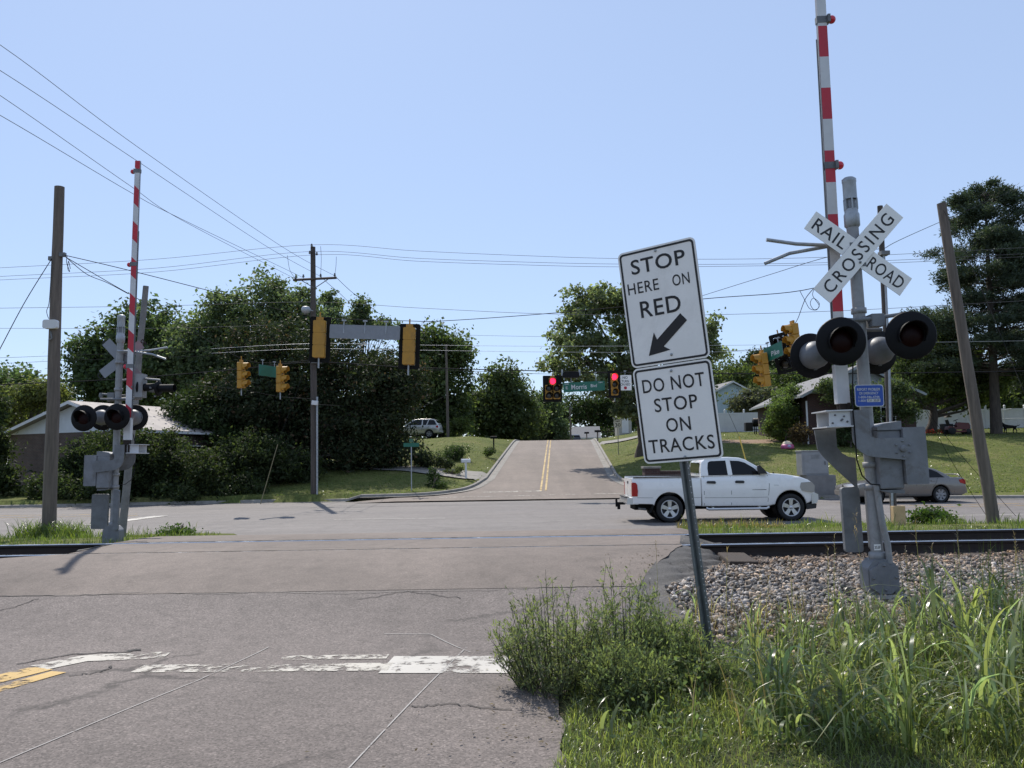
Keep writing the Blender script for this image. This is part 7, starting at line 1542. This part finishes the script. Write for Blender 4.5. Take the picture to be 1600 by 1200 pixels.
# wispy weed bushes at the pavement edge
def weed_bush(label, c, rx, h, nst, col, seed):
    rnd = random.Random(seed); t = thing('weed_bush', label, 'weed', (c[0], c[1], gz(*c))); mb = MB(); C = []; O = []
    for i in range(nst):
        a = rnd.uniform(0, 2*PI); r = rx*math.sqrt(rnd.random()); tip = Vector((r*math.cos(a), r*math.sin(a)*0.8, h*(1 - 0.62*(r/rx)**1.6)*rnd.uniform(.5, 1.12))); b0 = Vector((tip.x*0.5, tip.y*0.5, 0))
        mid = b0*0.5 + tip*0.5 + Vector((tip.x*0.05, tip.y*0.05, 0.05)); pts = [b0, b0*0.6+mid*0.4, mid, mid*0.5+tip*0.5, tip]
        mb.tube(pts, [.004, .0035, .003, .002, .001], 4, 0, False)
        for j in range(rnd.randint(6, 9)):
            u = rnd.uniform(.04, .97); s_ = b0.lerp(mid, min(1, u*2)) if u < .5 else mid.lerp(tip, u*2-1); e = s_ + Vector((rnd.gauss(0, .06), rnd.gauss(0, .06), rnd.uniform(.03, .16)))
            mb.tube([s_, s_.lerp(e, .5) + Vector((0,0,-.005)), e], [.002, .0015, .0008], 3, 0, False)
            for q_ in range(12):
                v = rnd.random(); p_ = s_.lerp(e, v); C.append((p_.x + rnd.gauss(0, .012), p_.y + rnd.gauss(0, .012), p_.z + rnd.gauss(0, .012))); O.append((e - s_)[:])
    C = np.array(C); O = unit(np.array(O)); n_ = len(C); dd = unit(O*0.8 + RNG.normal(0, .7, (n_, 3)) + np.array([0, 0, .3])); ss = unit(np.cross(dd, RNG.normal(size=(n_, 3)))); L_ = RNG.uniform(.018, .050, (n_, 1)); w_ = RNG.uniform(.003, .0065, (n_, 1))
    V_ = np.stack([C, C + dd*L_*.5 + ss*w_, C + dd*L_, C + dd*L_*.5 - ss*w_], 1).reshape(-1, 3)
    np_mesh('foliage', V_, (np.arange(n_)*4)[:, None] + np.arange(4)[None], ml_leaf, np.repeat(tints(n_, col, None, .35), 4, 0), parent=t)
    mb.build('stem', M('weed_stem', (0.055, 0.060, 0.03), 0.8), t); return t
weed_bush('wispy dark green weed bush spreading over the end of the white stop line', (0.28, 5.95), 0.50, 0.86, 105, (0.205, 0.230, 0.115), 1)
weed_bush('wispy weed bush between the leftmost weed bush and the sign post, at the pavement corner', (0.80, 6.15), 0.48, 0.80, 95, (0.195, 0.225, 0.110), 2)
weed_bush('low bushy weed just left of the foot of the leaning sign post', (1.15, 5.9), 0.36, 0.45, 80, (0.190, 0.225, 0.105), 3)
weed_bush('low bushy weed in front of the weed bushes at the pavement edge', (0.72, 5.45), 0.30, 0.42, 70, (0.185, 0.215, 0.10), 4)
shrub('leafy green weed clump beside the timber guard behind the rails', 20.4, 1455, [(1455, 806, 24, 7), (1470, 812, 16, 5)], 0.09, 2400, (0.06, 0.10, 0.025), 'weed_clump', 'weed', clump_r=0.2)
shrub('leafy green weed clump at the pavement edge right of the left crossing signal', 19.5, 285, [(285, 831, 12, 4), (262, 833, 10, 3)], 0.07, 1000, (0.06, 0.10, 0.025), 'weed_clump', 'weed', clump_r=0.2)
shrub('small leafy tree growing against the gable of the dark red brick house', 50.3, 1345, [(1312, 610, 24, 16), (1345, 622, 26, 24), (1352, 655, 22, 26), (1290, 600, 14, 10), (1396, 610, 26, 20), (1415, 640, 16, 22)], 0.16, 14000, (0.085, 0.110, 0.05), 'small_tree', 'tree', clump_r=0.4)
# leaf litter blown along the pavement edge
nL = 260; Yl2 = RNG.uniform(4.5, 11, nL); Xl2 = app_r(Yl2) - RNG.exponential(0.35, nL) - 0.03; V_, F_ = leaf_quads(np.stack([Xl2, Yl2, app_z(Yl2) + 0.022], 1), np.full(nL, .03), .6, np.zeros((nL, 3)), 4.0)
tag(np_mesh('leaf_litter', V_, F_, ml_leaf, np.repeat(tints(nL, (0.13, 0.10, 0.06), None, .5), 4, 0)), 'dry leaf bits scattered along the pavement edge', 'litter', kind='stuff')
X, Y = pick(420, at(1436, 684, 62).x, at(1486, 684, 62).x, 60.8, 63.2, lambda X, Y: X < 999); n1 = len(X); C_ = P3(X, Y, .08); C_[:, 2] += RNG.uniform(0, .2, n1)
V_, F_ = leaf_quads(C_, np.full(n1, .16), .8, np.zeros((n1, 3)), .4)
tag(np_mesh('flower_bed', V_, F_, ml_leaf, np.repeat(np.where(RNG.random((n1, 1)) < .45, np.array([[.5, .06, .05]]), np.array([[.10, .10, .05]])), 4, 0)), 'red flowers planted around the forked tree trunk on the right hill', 'flowers', kind='stuff')
